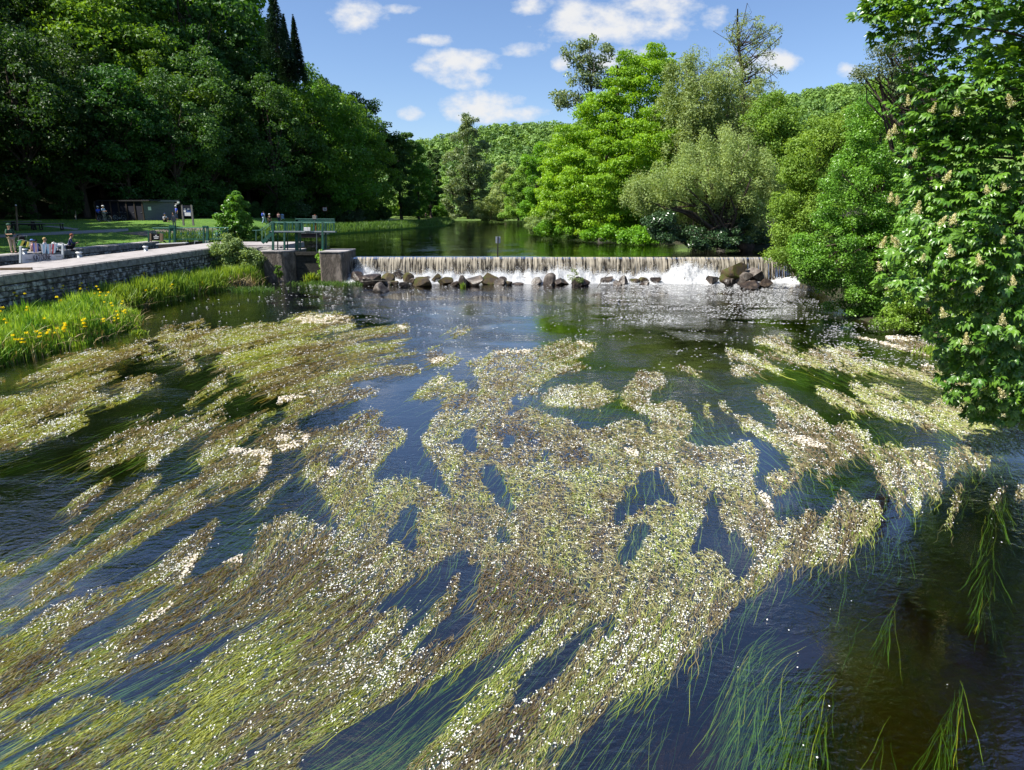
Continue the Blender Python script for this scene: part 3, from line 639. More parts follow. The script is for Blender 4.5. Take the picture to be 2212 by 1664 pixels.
rk = [
 (A3, 285, 520, 125, 80, 'rock', 'brown boulder at the left end of the row, beside the reeds'),
 (A3, 410, 540, 155, 75, 'rock', 'broad reddish-brown boulder, second from the reeds'),
 (A3, 545, 527, 115, 75, 'rock_moss', 'olive-brown boulder with a dark right side, just behind the lone front boulder'),
 (A3, 560, 532, 60, 26, 'rock', 'low dark stone at the foot of the olive-brown boulder'),
 (A3, 578, 468, 82, 70, 'rock_grey', 'upright grey stone perched against the foam behind the row'),
 (A3, 640, 512, 105, 80, 'rock', 'purplish slanting boulder under the perched grey stone'),
 (A3, 735, 518, 100, 72, 'rock_moss', 'moss-topped boulder left of centre of the left cluster'),
 (A3, 700, 547, 98, 32, 'rock', 'flat black stone lying low in the water in front of the moss-topped boulder'),
 (A3, 768, 448, 62, 60, 'rock', 'wet dark stone half hidden in the spray behind the left cluster'),
 (A3, 775, 522, 55, 40, 'rock', 'small pinkish-brown stone wedged between two mossy boulders'),
 (A3, 880, 500, 140, 78, 'rock_moss', 'large pointed mossy boulder in the middle of the left cluster'),
 (A3, 855, 546, 142, 62, 'rock_moss', 'wide black and yellow-green boulder at the water line of the left cluster'),
 (A3, 965, 478, 90, 55, 'rock', 'brown angular stone right behind the pointed mossy boulder'),
 (A3, 978, 515, 72, 62, 'rock_moss', 'rounded yellow-green boulder right of the pointed mossy one'),
 (A3, 1066, 527, 112, 48, 'rock_moss', 'long low moss-covered stone with a pale top'),
 (A3, 1168, 500, 92, 55, 'rock_grey', 'pale wet stone veiled by foam in the middle of the row'),
 (A3, 1150, 541, 65, 32, 'rock', 'low dark stone under the foam-veiled pale stone'),
 (A3, 1220, 541, 84, 74, 'rock', 'black hunched boulder with a tuft of reed in front'),
 (A3, 1345, 498, 52, 50, 'rock_moss', 'narrow mossy stone standing on top of the long black boulder'),
 (A3, 1320, 541, 152, 70, 'rock', 'long black boulder right of the reed tuft'),
 (A3, 1365, 445, 42, 42, 'rock', 'small wet stone in the spray above the long black boulder'),
 (A3, 1460, 525, 150, 74, 'rock_moss', 'block-shaped boulder with a square black end'),
 (A3, 1565, 525, 74, 48, 'rock', 'brown boulder touching the square black end of the block-shaped one'),
 (A3, 1602, 490, 80, 34, 'rock', 'flat-topped grey-brown stone behind the brown boulder'),
 (A3, 1690, 532, 115, 14, 'rock', 'thin slab barely above the water'),
 (A3, 1780, 492, 112, 105, 'rock', 'tall black wet boulder splashed with foam, right of the weir sign'),
 (A3, 1986, 530, 86, 78, 'rock_grey', 'rounded grey-brown boulder standing alone in the foam'),
 (A3, 2110, 527, 84, 34, 'rock', 'low dark stone left of the small bush'),
 (A3, 492, 592, 122, 62, 'rock_grey', 'lone pale boulder in open water in front of the row'),
 (A4, 250, 490, 125, 55, 'rock', 'dark boulder under the small bush'),
 (A4, 335, 452, 100, 62, 'rock', 'slanting grey stone right of the small bush'),
 (A4, 456, 452, 130, 76, 'rock', 'big black boulder between the small bush and the twin stones'),
 (A4, 590, 478, 62, 52, 'rock', 'upright twin stone, dark brown'),
 (A4, 545, 486, 56, 28, 'rock', 'lower twin stone beside the upright one'),
 (A4, 650, 466, 72, 22, 'rock', 'flat stone behind the twin stones'),
 (A4, 745, 484, 44, 16, 'rock', 'small stone just breaking the foam left of the big splash'),
 (A4, 1070, 432, 56, 78, 'rock', 'dark rounded stone at the left flank of the big splash'),
 (A4, 1310, 480, 84, 52, 'rock', 'round stone at the left foot of the rock pile'),
 (A4, 1435, 496, 84, 50, 'rock', 'brown stone at the front left of the rock pile'),
 (A4, 1640, 514, 155, 44, 'rock', 'low wide stone at the front of the rock pile'),
 (A4, 1745, 506, 92, 52, 'rock', 'dark stone at the right end of the rock pile'),
]
for k, (A, cx, cy, w, h, mt, lab) in enumerate(rk):
    px, py = A(cx, cy); p = at(px, py, 0); zc = proj(*p)[2]; f = .54 / (2.212 if A is A3 else 2.0109) * zc / F
    rock('boulder', p + [0, w * f * .3, 0], w * f * (1.22 if A is A3 else 1.25), h * f * 1.4, mt, lab, 40 + k, dz=-.08 * h * f)
_g = np.random.default_rng(12)
for k in range(24):
    px = _g.uniform(770, 1100) if k < 9 else _g.uniform(1090, 1500); p = at(px, _g.uniform(606, 616), 0); ww = _g.uniform(.5, .95)
    rock('boulder', p, ww, ww * .6, 'rock' if k % 3 else 'rock_moss', 'small dark stone filling a gap between the left boulders' if k < 9 else 'small dark stone in the froth right of the left cluster', 140 + k, dz=-.06)
for k, (cx, cy, w, h, mt, lab, dz, dy, tl) in enumerate([
    (1505, 430, 215, 95, 'rock_moss', 'orange and green mossy boulder on top of the rock pile', .55, .55, -.35), (1440, 470, 115, 60, 'rock_moss', 'mossy stone under the topmost boulder of the pile', .25, .3, 0),
    (1555, 425, 120, 50, 'rock', 'dark stone behind the top of the rock pile', .75, .8, 0), (1580, 480, 165, 80, 'rock_grey', 'pale grey slab leaning in the middle of the rock pile', .28, .15, -.4),
    (1675, 440, 155, 80, 'rock_grey', 'large speckled grey slab at the right shoulder of the rock pile', .45, .5, .35), (1480, 475, 85, 40, 'rock_grey', 'small grey stone wedged at the left of the leaning slab', .2, .2, .1)]):
    px, py = A4(cx, 500); p = at(px, py, 0); f = .54 / 2.0109 * proj(*p)[2] / F
    rock('boulder', p + [0, dy + .3, 0], w * f, h * f * 1.1, mt, lab, 90 + k, dz=dz, tilt=tl)
# ================================================================== water crowfoot
GX0, GY0, GS = -400, 640, 2                         # map of the river surface, kept in view angles and laid out on z = 0
GW, GH = 1506, 632
gx = GX0 + GS * np.arange(GW); gy = GY0 + GS * np.arange(GH)
GXX, GYY = np.meshgrid(gx, gy)
CR = {'A': (0, 1200, 1.58), 'B': (1200, 1200, 1.4747), 'C': (2600, 1200, 1.4786), 'D': (0, 2100, 1.58), 'E': (1300, 2100, 1.58), 'G': (2600, 2100, 1.4786)}
def cv(c, pts):
    ox, oy, s = CR[c]; p = np.array(pts, float).reshape(-1, 2)
    p = np.stack([(ox + p[:, 0] / s) * .54004, (oy + p[:, 1] / s) * .54004], 1)
    p[:, 0] = np.where(p[:, 0] < 8, p[:, 0] * 1 - 380, p[:, 0]); p[:, 1] = np.where(p[:, 1] > 1655, 1890, p[:, 1])
    p[:, 0] = np.where((p[:, 0] > 2204), 2590, p[:, 0])
    return p
def inpoly(p, X, Y):
    r = np.zeros(X.shape, bool); n = len(p)
    for i in range(n):
        x0, y0 = p[i]; x1, y1 = p[(i + 1) % n]
        if y0 == y1: continue
        c = ((y0 > Y) != (y1 > Y)) & (X < (x1 - x0) * (Y - y0) / (y1 - y0) + x0)
        r ^= c
    return r
def paint(img, c, pts, val=1.0, op='max'):
    p = cv(c, pts)
    j0 = max(int((p[:, 1].min() - GY0) / GS) - 1, 0); j1 = min(int((p[:, 1].max() - GY0) / GS) + 2, GH)
    i0 = max(int((p[:, 0].min() - GX0) / GS) - 1, 0); i1 = min(int((p[:, 0].max() - GX0) / GS) + 2, GW)
    s = (slice(j0, j1), slice(i0, i1)); m = inpoly(p, GXX[s], GYY[s])
    img[s] = np.where(m, val if op == 'set' else np.maximum(img[s], val), img[s])
def blur(a, r):
    k = np.ones(2 * r + 1) / (2 * r + 1)
    for ax in (0, 1):
        a = np.apply_along_axis(lambda v: np.convolve(np.pad(v, r, 'edge'), k, 'valid'), ax, a)
    return a
MAT = np.zeros((GH, GW)); SUB = np.zeros((GH, GW)); FLW = np.zeros((GH, GW)); SCUM = np.zeros((GH, GW)); YEL = np.zeros((GH, GW)); BRN = np.zeros((GH, GW))
mats = [
 ('A', [0,515,120,495,340,420,320,375,420,345,560,322,700,318,850,265,975,232,1000,240,960,260,900,262,960,290,960,320,880,340,780,375,690,400,480,462,250,505,0,530]),
 ('A', [740,395,880,368,1000,340,1090,310,1040,285,990,240,1010,180,1100,150,1340,118,1300,138,1080,168,1060,205,1220,188,1480,162,1460,184,1330,200,1440,212,1560,155,1665,145,1650,165,1780,165,1850,120,1920,90,2060,82,2212,96,2212,190,2100,202,1900,225,1700,250,1560,270,1420,300,1260,355,1240,330,1230,310,1200,370,1245,430,1210,458,1160,390,1110,350,1130,312,1000,358]),
 ('A', [0,640,150,610,300,560,400,510,560,480,700,465,790,462,640,530,560,590,700,582,660,630,560,660,480,690,360,700,230,760,100,800,0,830]),
 ('A', [0,870,180,800,330,760,480,730,545,722,540,770,400,830,250,890,120,935,0,985]),
 ('A', [770,500,900,480,1005,458,990,510,900,560,800,625,765,635,800,560]),
 ('A', [655,672,740,600,770,600,690,670]),
 ('A', [1150,655,1260,580,1380,480,1500,436,1535,440,1440,500,1470,510,1380,560,1280,600,1190,680]),
 ('A', [1310,680,1380,620,1500,560,1610,540,1600,562,1480,622,1400,662]),
 ('A', [1370,400,1420,350,1400,320,1560,290,1750,268,2000,250,2212,240,2212,560,2000,580,1890,590,1750,600,1720,632,1600,540,1530,440,1380,450]),
 ('A', [1800,740,1810,690,1880,622,2212,560,2212,620,2000,690,1830,755]),
 ('A', [535,960,700,860,850,790,1010,680,1030,688,940,760,800,850,700,900,560,980]),
 ('A', [550,1050,620,985,800,900,790,830,1000,770,1100,745,1180,760,1400,680,1445,698,1400,760,1300,830,1150,900,1040,980,960,1070,915,1060,960,990,900,960,820,1000,700,1045,580,1062]),
 ('A', [1260,1030,1280,900,1340,820,1500,750,1745,675,1650,760,1550,870,1440,930,1400,980,1600,950,1720,940,1700,1040,1640,1140,1500,1200,1340,1280,1180,1360,1000,1450,850,1520,740,1580,500,1580,620,1500,800,1400,900,1290,1100,1170,1250,1130,1280,1070]),
 ('A', [400,1400,460,1270,560,1200,710,1125,690,1170,620,1250,500,1340,430,1385]),
 ('A', [540,1380,680,1290,780,1200,900,1120,1010,1095,980,1160,900,1250,760,1330,600,1420,400,1520,310,1560,430,1450]),
 ('A', [1605,930,1610,880,1700,800,1870,760,1890,790,1850,830,2000,820,2212,780,2212,880,2050,940,1940,1000,1900,930,1700,960]),
 ('A', [1925,1100,1945,1000,2060,975,2212,900,2212,1580,1580,1580,1620,1480,1700,1400,1820,1330,1960,1400,2150,1480,2060,1300,2000,1200]),
 ('A', [1130,1580,1180,1510,1330,1400,1410,1385,1300,1500,1230,1580]),
 ('A', [1560,1345,1640,1220,1760,1130,1845,1085,1780,1180,1690,1270,1620,1410,1640,1300]),
 ('D', [0,350,150,240,330,130,500,30,620,-30,580,40,420,115,250,225,100,315]),
 ('D', [170,440,400,240,480,180,640,100,760,30,840,-50,1010,-40,980,30,860,110,740,170,620,250,500,322,350,392,200,490]),
 ('D', [0,620,120,520,300,420,470,330,440,410,300,492,100,602]),
 ('D', [0,760,100,690,250,560,400,480,560,420,700,380,880,350,960,300,1060,180,1180,90,1300,30,1370,50,1260,180,1210,260,1130,360,1010,390,900,440,760,520,650,600,520,660,430,740,300,790,0,850]),
 ('D', [0,1000,0,830,300,790,540,790,620,740,820,640,1000,460,1150,360,1400,240,1560,180,1600,120,1640,0,2212,0,2212,1550,0,1550]),
 ('E', [0,0,2212,0,2212,890,2090,1020,1880,1080,1750,1150,1640,1260,1500,1380,1400,1440,1300,1550,0,1550]),
 ('G', [0,-50,1330,-20,1330,0,1230,60,1180,150,1000,220,830,260,640,370,540,450,440,560,340,680,240,760,150,860,30,960,0,980]),
 ('B', [0,100,180,80,320,115,300,150,100,190,0,190]),
 ('B', [200,215,400,170,580,145,660,155,600,185,420,225,260,242]),
 ('B', [520,222,640,195,740,184,650,210]), ('B', [860,200,950,162,1020,160,930,205]),
 ('B', [0,260,200,250,400,235,390,262,200,285,0,300]),
 ('B', [0,335,300,288,560,238,630,243,600,272,450,312,420,345,690,293,680,317,560,342,440,370,200,420,0,450]),
 ('B', [700,320,850,272,830,315,770,330]),
 ('B', [0,470,200,440,440,398,680,383,720,415,700,430,500,437,370,462,200,502,0,540]),
 ('B', [0,620,200,540,400,513,472,520,440,560,200,612,0,685]),
 ('B', [740,350,820,328,942,323,920,367,860,388,780,377]),
 ('B', [655,595,720,510,830,438,885,450,860,490,970,478,960,520,1040,530,1060,480,1010,390,975,388,1060,340,1180,295,1380,290,1480,250,1600,238,1745,262,1700,302,1640,332,1560,362,1480,398,1650,368,1705,400,1560,432,1450,462,1390,512,1400,540,1330,560,1310,600,1280,550,1240,560,1190,740,1140,740,1020,565,860,562,730,582]),
 ('B', [1350,560,1440,540,1560,500,1760,500,1850,550,1865,600,1740,642,1600,622,1480,622,1440,592]),
 ('B', [1900,600,1900,510,1960,470,1980,410,2110,428,2155,460,2140,512,2060,540,2060,600,2120,640,2212,590,2212,705,2120,712,1990,655,1920,615]),
 ('B', [0,810,200,752,430,635,492,650,450,702,400,732,200,800,40,850]),
 ('B', [30,960,200,860,260,800,420,735,560,760,645,765,580,850,470,930,430,1020,430,1080,560,1030,640,1030,720,1080,870,1165,885,1100,800,1000,750,880,720,800,830,650,850,590,960,520,1100,560,1240,560,1250,640,1200,720,1300,640,1420,660,1500,692,1590,690,1640,760,1780,740,1860,720,1960,700,2030,718,2060,830,2140,850,2212,820,2212,1475,0,1475,0,1300,100,1350,230,1370,160,1190,60,1080]),
 ('C', [590,235,680,200,800,230,850,268,830,312,740,292,680,262,650,272]),
 ('C', [438,290,480,298,620,338,720,380,795,434,700,402,560,362,460,340]),
 ('C', [570,286,660,300,760,330,900,330,960,290,1080,280,1222,288,1190,342,1250,352,1400,392,1600,402,1800,442,1900,500,2000,562,1880,572,1700,502,1500,452,1300,412,1200,440,1100,412,960,382,840,372,700,342]),
 ('C', [130,380,200,385,290,420,342,468,250,442,170,415]), ('C', [472,402,560,385,672,420,660,447,580,432,500,462]),
 ('C', [980,518,1080,530,1180,580,1280,630,1305,652,1200,652,1100,612,1040,580]),
 ('C', [1170,488,1230,500,1300,550,1420,590,1640,620,1700,590,1860,610,1950,660,2212,720,2212,880,2100,890,2020,900,1990,1000,1960,1022,1920,960,1820,990,1745,1085,1740,960,1760,880,1860,830,1780,760,1690,760,1680,792,1620,742,1530,712,1420,702,1310,642,1260,600]),
 ('C', [480,670,560,690,640,730,700,780,760,760,720,640,620,560,640,520,700,508,780,540,830,600,920,630,1030,700,1060,780,1100,728,1200,740,1300,790,1312,870,1260,922,1100,962,1050,1050,1000,1072,990,972,880,1022,860,1072,800,1132,740,1162,680,1052,740,1002,820,1042,840,922,740,862,640,802,560,752]),
 ('C', [1320,858,1420,860,1520,880,1640,868,1702,900,1725,970,1680,1012,1745,1122,1700,1172,1600,1152,1590,1272,1540,1212,1480,1102,1500,1242,1420,1172,1340,1062,1300,962]),
 ('C', [1340,498,1450,528,1485,552,1400,572,1300,532]), ('C', [300,625,335,612,370,690,330,680]), ('C', [395,600,440,610,480,685,430,670]),
 ('C', [0,640,100,590,200,620,250,700,240,790,180,822,300,862,470,872,490,832,560,842,632,892,632,962,602,1042,640,1150,700,1222,740,1312,760,1332,880,1342,900,1240,960,1242,1040,1292,1100,1200,1110,1110,1160,1130,1200,1190,1340,1188,1367,1250,1320,1362,1250,1402,1180,1479,1150,1560,0,1560]),
 ('C', [1380,215,1540,215,1640,240,1700,290,1670,330,1560,300,1440,262]),
 ('C', [1745,1395,1760,1300,1790,1180,1830,1080,1850,1090,1830,1200,1790,1310,1755,1398]), ('C', [1985,1250,2040,1150,2070,1085,2105,1110,2040,1210]), ('C', [2160,1170,2165,1100,2200,1120,2195,1195]),
]
gaps = [
 ('D', [490,790,600,690,740,590,820,500,960,440,1000,400,960,500,840,630,700,700,560,790]),
 ('D', [0,1330,0,1245,200,1150,420,1030,650,960,900,900,1160,800,1400,700,1600,590,1700,530,1810,475,1740,560,1620,640,1540,700,1350,820,1200,930,1050,1050,900,1130,800,1130,600,1080,430,1100,200,1220]),
 ('D', [700,870,900,780,1060,680,1250,580,1400,500,1540,455,1560,470,1400,560,1200,660,1050,730,850,830]),
 ('D', [600,1400,760,1290,900,1190,940,1190,700,1375]), ('D', [1040,1260,1130,1170,1230,1125,1140,1210]),
 ('D', [1790,1552,1900,1450,2040,1335,2290,1230,2290,1552]), ('D', [0,1530,0,1440,250,1330,500,1195,650,1155,500,1270,250,1400]), ('D', [1430,1550,1560,1400,1700,1330,1990,1175,1960,1222,1750,1342,1600,1452,1500,1550]),
 ('E', [285,565,420,435,600,300,760,190,850,170,930,165,830,300,760,420,680,540,560,640,470,750,500,640,560,560,430,525]),
 ('E', [830,460,870,250,975,250,960,420,942,660,840,680,780,700,700,722,500,880,475,830,600,722,720,620,800,540]),
 ('E', [0,1345,300,1180,600,1020,800,920,1000,840,1150,760,1260,645,1410,585,1380,640,1300,700,1200,830,1050,980,900,1130,760,1270,640,1390,520,1500,440,1560,0,1560]),
 ('E', [1220,970,1350,850,1420,820,1560,700,1710,580,1720,640,1640,740,1500,900,1400,1000,1300,1080,1180,1185,1200,1050]),
 ('E', [1760,700,1740,600,1840,555,1840,700,1800,732]), ('E', [870,1555,1000,1488,1025,1508,960,1560]), ('E', [380,130,420,-10,560,-10,580,120,540,165,500,60]), ('E', [1070,120,1120,-10,1180,60,1190,122]),
 ('E', [1815,235,1900,80,1960,-20,2060,-20,2050,60,1980,160,1925,240]),
 ('B', [430,1075,420,1010,480,930,600,840,680,790,740,860,780,960,850,1030,905,1165,870,1150,800,1100,700,1060,560,1045]),
 ('B', [1058,1085,1108,945,1160,980,1230,1080,1285,1195,1240,1240,1160,1200,1100,1120]), ('B', [870,845,960,770,1030,745,1050,870,1030,905,980,860]),
 ('B', [1850,1330,1870,1200,1930,1130,1990,1080,2020,1005,2090,1020,2150,1060,2205,1130,2212,1195,2100,1190,2030,1200,1900,1290]),
 ('B', [165,985,180,900,245,868,240,960,200,1012]), ('B', [505,1420,560,1335,640,1285,695,1330,690,1475,620,1475,580,1400]), ('B', [955,650,1005,635,980,695]),
 ('B', [1188,910,1210,820,1275,795,1220,912]), ('B', [1195,1310,1245,1370,1245,1435,1180,1422]), ('B', [1695,895,1725,890,1735,968]), ('B', [1330,1100,1370,1140,1360,1200,1300,1110]),
 ('B', [640,1480,700,1240,660,1200,560,1260]), ('B', [1010,920,1040,930,1045,1000,1015,960]), ('B', [1420,880,1475,900,1480,980,1430,950]), ('B', [60,1085,100,1100,170,1200,232,1365,180,1335,80,1310,0,1292,0,1160,30,1050]),
 ('C', [228,1479,290,1320,360,1120,400,1200,425,1330,490,1479]), ('C', [475,1195,522,1290,565,1479,500,1400]), ('C', [0,1010,40,1020,120,1100,168,1165,152,1232,80,1200,0,1130]),
 ('G', [210,195,290,60,330,-20,430,-20,420,60,500,35,560,130,622,140,628,200,560,320,532,365,480,290,420,180,330,110]),
 ('A', [1380,505,1440,470,1530,452,1525,510,1440,520]), ('A', [1170,1260,1300,1190,1440,1130,1400,1190,1280,1250]), ('C', [1040,775,1080,800,1085,870,1060,880]), ('B', [1500,310,1560,295,1540,320]),
]
for c, p in mats: paint(MAT, c, p)
for c, p in gaps: paint(MAT, c, p, 0.0, 'set')
paint(MAT, 'E', [1340,1560,1500,1390,1640,1230,1810,1115,1700,1235,1560,1370,1430,1510])
# submerged streamers: halo of the mats plus open beds
SUB = np.clip(blur(blur(MAT, 9), 7) * 1.6, 0, 1) * .4
for c, p in gaps: paint(SUB, c, p, .32)
for c, p, v in [('G', [380,850,620,600,850,490,1100,420,1290,370,1230,500,1180,740,1130,860,1060,1100,1000,1300,930,1460,290,1460,420,1200], 1.0), ('E', [285,565,600,420,850,280,760,420,600,640,430,720], 1.0),
                ('E', [0,1400,300,1250,700,1000,1000,900,1150,800,1100,950,800,1200,500,1500,100,1560,0,1560], .95), ('E', [1150,760,1330,720,1300,900,1100,1150,900,1300,640,1500,520,1560,700,1330,900,1120,1050,950], 1.0), ('E', [1800,1200,2150,1030,2212,1100,2212,1560,1650,1560], .6),
                ('D', [0,1330,300,1180,600,1090,900,1130,800,1200,600,1160,250,1340,0,1440], .9), ('D', [900,900,1250,780,1540,700,1350,830,1100,1030,900,1130,760,1100], 1.0), ('D', [1200,80,1450,-100,1680,-100,1640,60,1500,240,1330,330,1140,360], .95),
                ('A', [900,640,1030,640,1000,720,760,860,600,950,560,900], .8), ('A', [1000,760,1440,660,1640,640,1500,760,1200,900,1100,900], .7), ('A', [600,1400,900,1080,1180,1020,1000,1250,700,1450,200,1580,0,1580], .8), ('A', [0,985,200,900,500,760,600,700,540,900,200,1000], .8),
                ('A', [1540,1580,1600,1400,1800,1100,1850,1080,1800,1350,1640,1500], .9), ('A', [1830,1330,1850,1250,1980,1270,2100,1380,2150,1480,1960,1410], .9), ('D', [0,620,0,330,300,100,600,-60,1000,-60,900,120,500,350,300,500], .75),
                ('B', [430,1080,520,960,700,950,850,1050,880,1160,700,1060], .9), ('B', [1080,1090,1220,1080,1290,1200,1240,1400,1170,1400], .9), ('B', [1320,440,1700,400,1880,540,1850,640,1500,640,1400,600], .85), ('B', [1860,380,2212,380,2212,700,1900,640], .6), ('B', [1850,1330,1900,1230,2100,1180,2200,1200,2060,1280,1900,1475], .9),
                ('C', [400,270,600,240,1000,320,1200,440,1700,470,1950,570,1700,640,1200,560,800,420], .75), ('C', [560,160,900,150,1220,280,900,330], .55), ('C', [100,340,250,380,360,470,150,440], .8), ('C', [1150,500,1500,480,1900,580,1640,640], .7), ('C', [1680,790,1780,750,1880,830,1740,900,1700,960], .8),
                ('C', [1020,680,1280,760,1420,860,1640,860,1400,700,1250,640], .75), ('C', [0,560,300,560,700,840,460,880,200,800], .85), ('C', [560,620,760,620,700,780,900,960,640,760], .9), ('C', [600,960,860,1000,700,1200,600,1100], .7), ('C', [900,1100,1300,1050,1550,1300,1500,1420,1300,1479,1350,1250,1100,1120], .55),
                ('C', [1790,1180,1860,1030,1960,980,1900,1100,1810,1230], .9), ('C', [2020,1200,2060,1030,2120,1030,2110,1120], .9), ('C', [1960,1330,2000,1130,2080,1090,2060,1250,2010,1350], .9), ('G', [1950,330,1990,150,2020,40,2095,60,2070,180,2010,350], 1.0), ('G', [1370,580,1400,450,1470,330,1530,240,1500,380,1440,500,1400,590], 1.0),
                ('G', [1720,1390,1700,1150,1740,950,1820,830,1880,830,1860,960,1790,1100,1750,1390], 1.0), ('G', [1260,1460,1320,1250,1400,1080,1470,1010,1440,1150,1360,1280,1310,1460], .9), ('G', [0,1300,100,1050,200,960,240,1000,120,1200,60,1460,0,1460], .8), ('G', [1790,1250,1830,1080,1870,1030,1850,1150], .5), ('G', [600,600,700,520,1120,400,1000,540,760,680], .7)]:
    paint(SUB, c, p, v)
# denser flowers, scum, yellower and browner parts
for c, p, v in [('A', [0,870,480,740,400,830,0,985], .9), ('A', [770,500,1005,458,900,570,765,635], 1), ('A', [560,1050,800,890,1400,690,1200,900,960,1060,900,960], .75), ('A', [535,960,850,800,900,800,600,960], 1), ('A', [700,1330,1010,1095,700,1330,400,1520,560,1380], 1), ('A', [430,1400,470,1270,600,1240,500,1340], 1),
                ('A', [1260,1030,1280,900,1400,800,1330,980,1280,1060], 1), ('A', [1620,1560,1700,1400,1850,1330,2100,1450,2150,1560], 1), ('B', [0,1300,230,1370,260,1475,0,1475], 1), ('B', [250,800,600,760,560,850,430,1000,230,900], .7), ('B', [1900,520,2140,420,2060,600,2212,590,2212,705,1990,655], 1),
                ('B', [1350,560,1560,500,1850,560,1740,642,1480,622], .9), ('C', [590,235,850,230,850,312,650,272], 1), ('C', [130,380,342,468,200,430], 1), ('C', [472,402,670,420,500,462], 1), ('C', [640,520,830,560,1060,780,900,900,760,760,700,600], 1), ('C', [1080,728,1312,800,1260,922,1050,1050,980,1000,1100,900], .9),
                ('C', [1320,860,1700,890,1720,980,1500,900], 1), ('C', [1340,980,1500,1010,1740,1120,1590,1260,1420,1160], 1), ('C', [1750,900,1960,1000,1745,1085], 1), ('C', [440,290,800,430,560,370], 1), ('C', [980,520,1300,650,1100,620], 1), ('C', [1180,490,1700,790,1400,700], .8), ('C', [480,670,1000,1000,700,860], .9), ('C', [0,860,600,880,630,1000,560,1200,300,1000,0,1000], .8), ('C', [1100,1120,1367,1250,1200,1479,700,1479,800,1360], .75),
                ('G', [0,-50,1330,0,640,370,240,760,0,980], .75), ('E', [0,850,350,640,560,640,600,830,300,1180,0,1330], .75), ('E', [380,1550,850,1180,1060,1180,1000,1400,700,1550], 1), ('E', [1250,1150,1500,920,1900,650,2212,400,2212,850,1800,1080,1500,1220,1150,1400], .85), ('E', [1150,720,1400,680,1400,830,1250,930,1180,820], 1), ('E', [0,300,300,200,560,300,300,560,0,640], .7), ('E', [1700,400,2212,0,2212,300,1900,500], .7),
                ('D', [300,130,560,20,340,160], 1), ('D', [400,240,640,100,500,200], 1), ('D', [960,300,1180,90,1340,50,1200,250,1100,360], 1), ('D', [1600,120,2212,0,2212,200,1900,200,1620,240], .9), ('D', [140,600,560,420,500,600,250,780,140,720], .8), ('D', [2000,800,2212,700,2212,1100,1900,1100], .8)]:
    paint(FLW, c, p, v)
scum = [('A', [1850,122,1920,96,2060,92,2212,100,2212,145,2000,140]), ('B', [0,112,180,98,322,114,260,136,0,140]), ('A', [1740,660,1760,610,1890,590,2000,560,1980,600,1830,640]), ('A', [1730,880,1760,845,1830,850,1840,880,1780,905]), ('A', [1390,990,1470,935,1650,945,1720,955,1700,985,1500,985]), ('A', [1720,930,1850,895,1960,885,1940,915,1800,960]), ('A', [1640,965,1710,955,1715,1040,1660,1130,1600,1120,1650,1040]),
        ('A', [1400,320,1450,315,1460,345,1410,350]), ('C', [830,810,880,790,960,830,1050,870,1020,890,940,870,860,850]), ('C', [1540,940,1600,950,1670,1000,1660,1020,1580,980]), ('C', [1380,212,1440,205,1540,215,1600,222,1500,250,1430,250]), ('C', [1150,208,1300,225,1440,262,1600,310,1670,335,1560,312,1400,268,1250,228]), ('C', [640,1110,700,1150,730,1250,700,1260,640,1160]), ('C', [690,1050,780,1050,790,1080,700,1075]), ('C', [1570,370,1640,375,1700,410,1620,395]),
        ('B', [1150,305,1200,290,1360,295,1350,312,1160,318]), ('B', [1620,240,1740,262,1700,278,1640,262]), ('B', [760,350,820,335,860,345,820,372,770,372]), ('B', [830,450,880,452,860,480,800,500,820,470]), ('B', [150,1000,200,990,240,1050,220,1070,170,1040]), ('B', [560,150,660,155,600,170]), ('B', [1180,735,1210,725,1205,755,1180,760]), ('D', [1160,200,1260,180,1200,300,1120,360,1140,280]), ('D', [860,600,1000,540,1120,460,1040,560,900,640]), ('D', [1400,240,1540,180,1520,240]), ('D', [410,1390,500,1410,490,1440,420,1420]), ('B', [1850,800,1900,850,2000,900,1980,930,1880,880,1820,820]), ('B', [0,800,60,790,50,850,0,880])]
for c, p in scum: paint(SCUM, c, p)
for c, p in [('D', [0,800,250,600,470,640,200,760]), ('D', [150,1010,420,720,560,640,520,820,300,980]), ('D', [600,450,900,360,860,440,560,520]), ('E', [500,700,720,560,700,660,560,760]), ('E', [850,1080,1250,760,1290,800,1100,1120,700,1350]), ('E', [0,1200,300,850,400,850,200,1120,0,1320]), ('A', [0,870,540,725,400,830,0,985]), ('A', [1380,360,1900,290,1800,420,1500,440]), ('D', [0,1500,700,900,1200,1000,1100,1250,400,1550]), ('D', [1300,850,1700,620,1900,800,1500,1200,1000,1550,700,1550]), ('C', [700,560,900,640,850,760,720,620])]: paint(YEL, c, p)
for c, p in [('D', [500,500,640,420,880,340,870,380,700,460,540,540]), ('D', [150,850,400,780,400,830,300,960,220,1000,60,900]), ('D', [150,1550,200,1420,600,1350,560,1500]), ('D', [780,1300,820,1240,1000,1200,1080,1260,900,1320]), ('E', [880,300,1500,250,1700,500,1300,560,900,640,960,420]), ('E', [1200,1100,1300,1080,1400,1200,1200,1440,1000,1460]), ('B', [1100,760,1330,760,1320,785,1120,780]), ('B', [40,780,480,690,480,720,100,810]), ('A', [1720,360,2000,340,1980,380,1750,380]), ('A', [1900,810,2212,790,2212,820,1940,850]), ('B', [1120,305,1320,305,1300,330,1130,325]), ('B', [0,330,250,310,240,350,0,380]), ('E', [1350,1550,1500,1390,1700,1220,1560,1370])]: paint(BRN, c, p)
FLW = blur(FLW, 8); YEL = blur(YEL, 8); BRN = blur(BRN, 5); SUB = blur(SUB, 3)
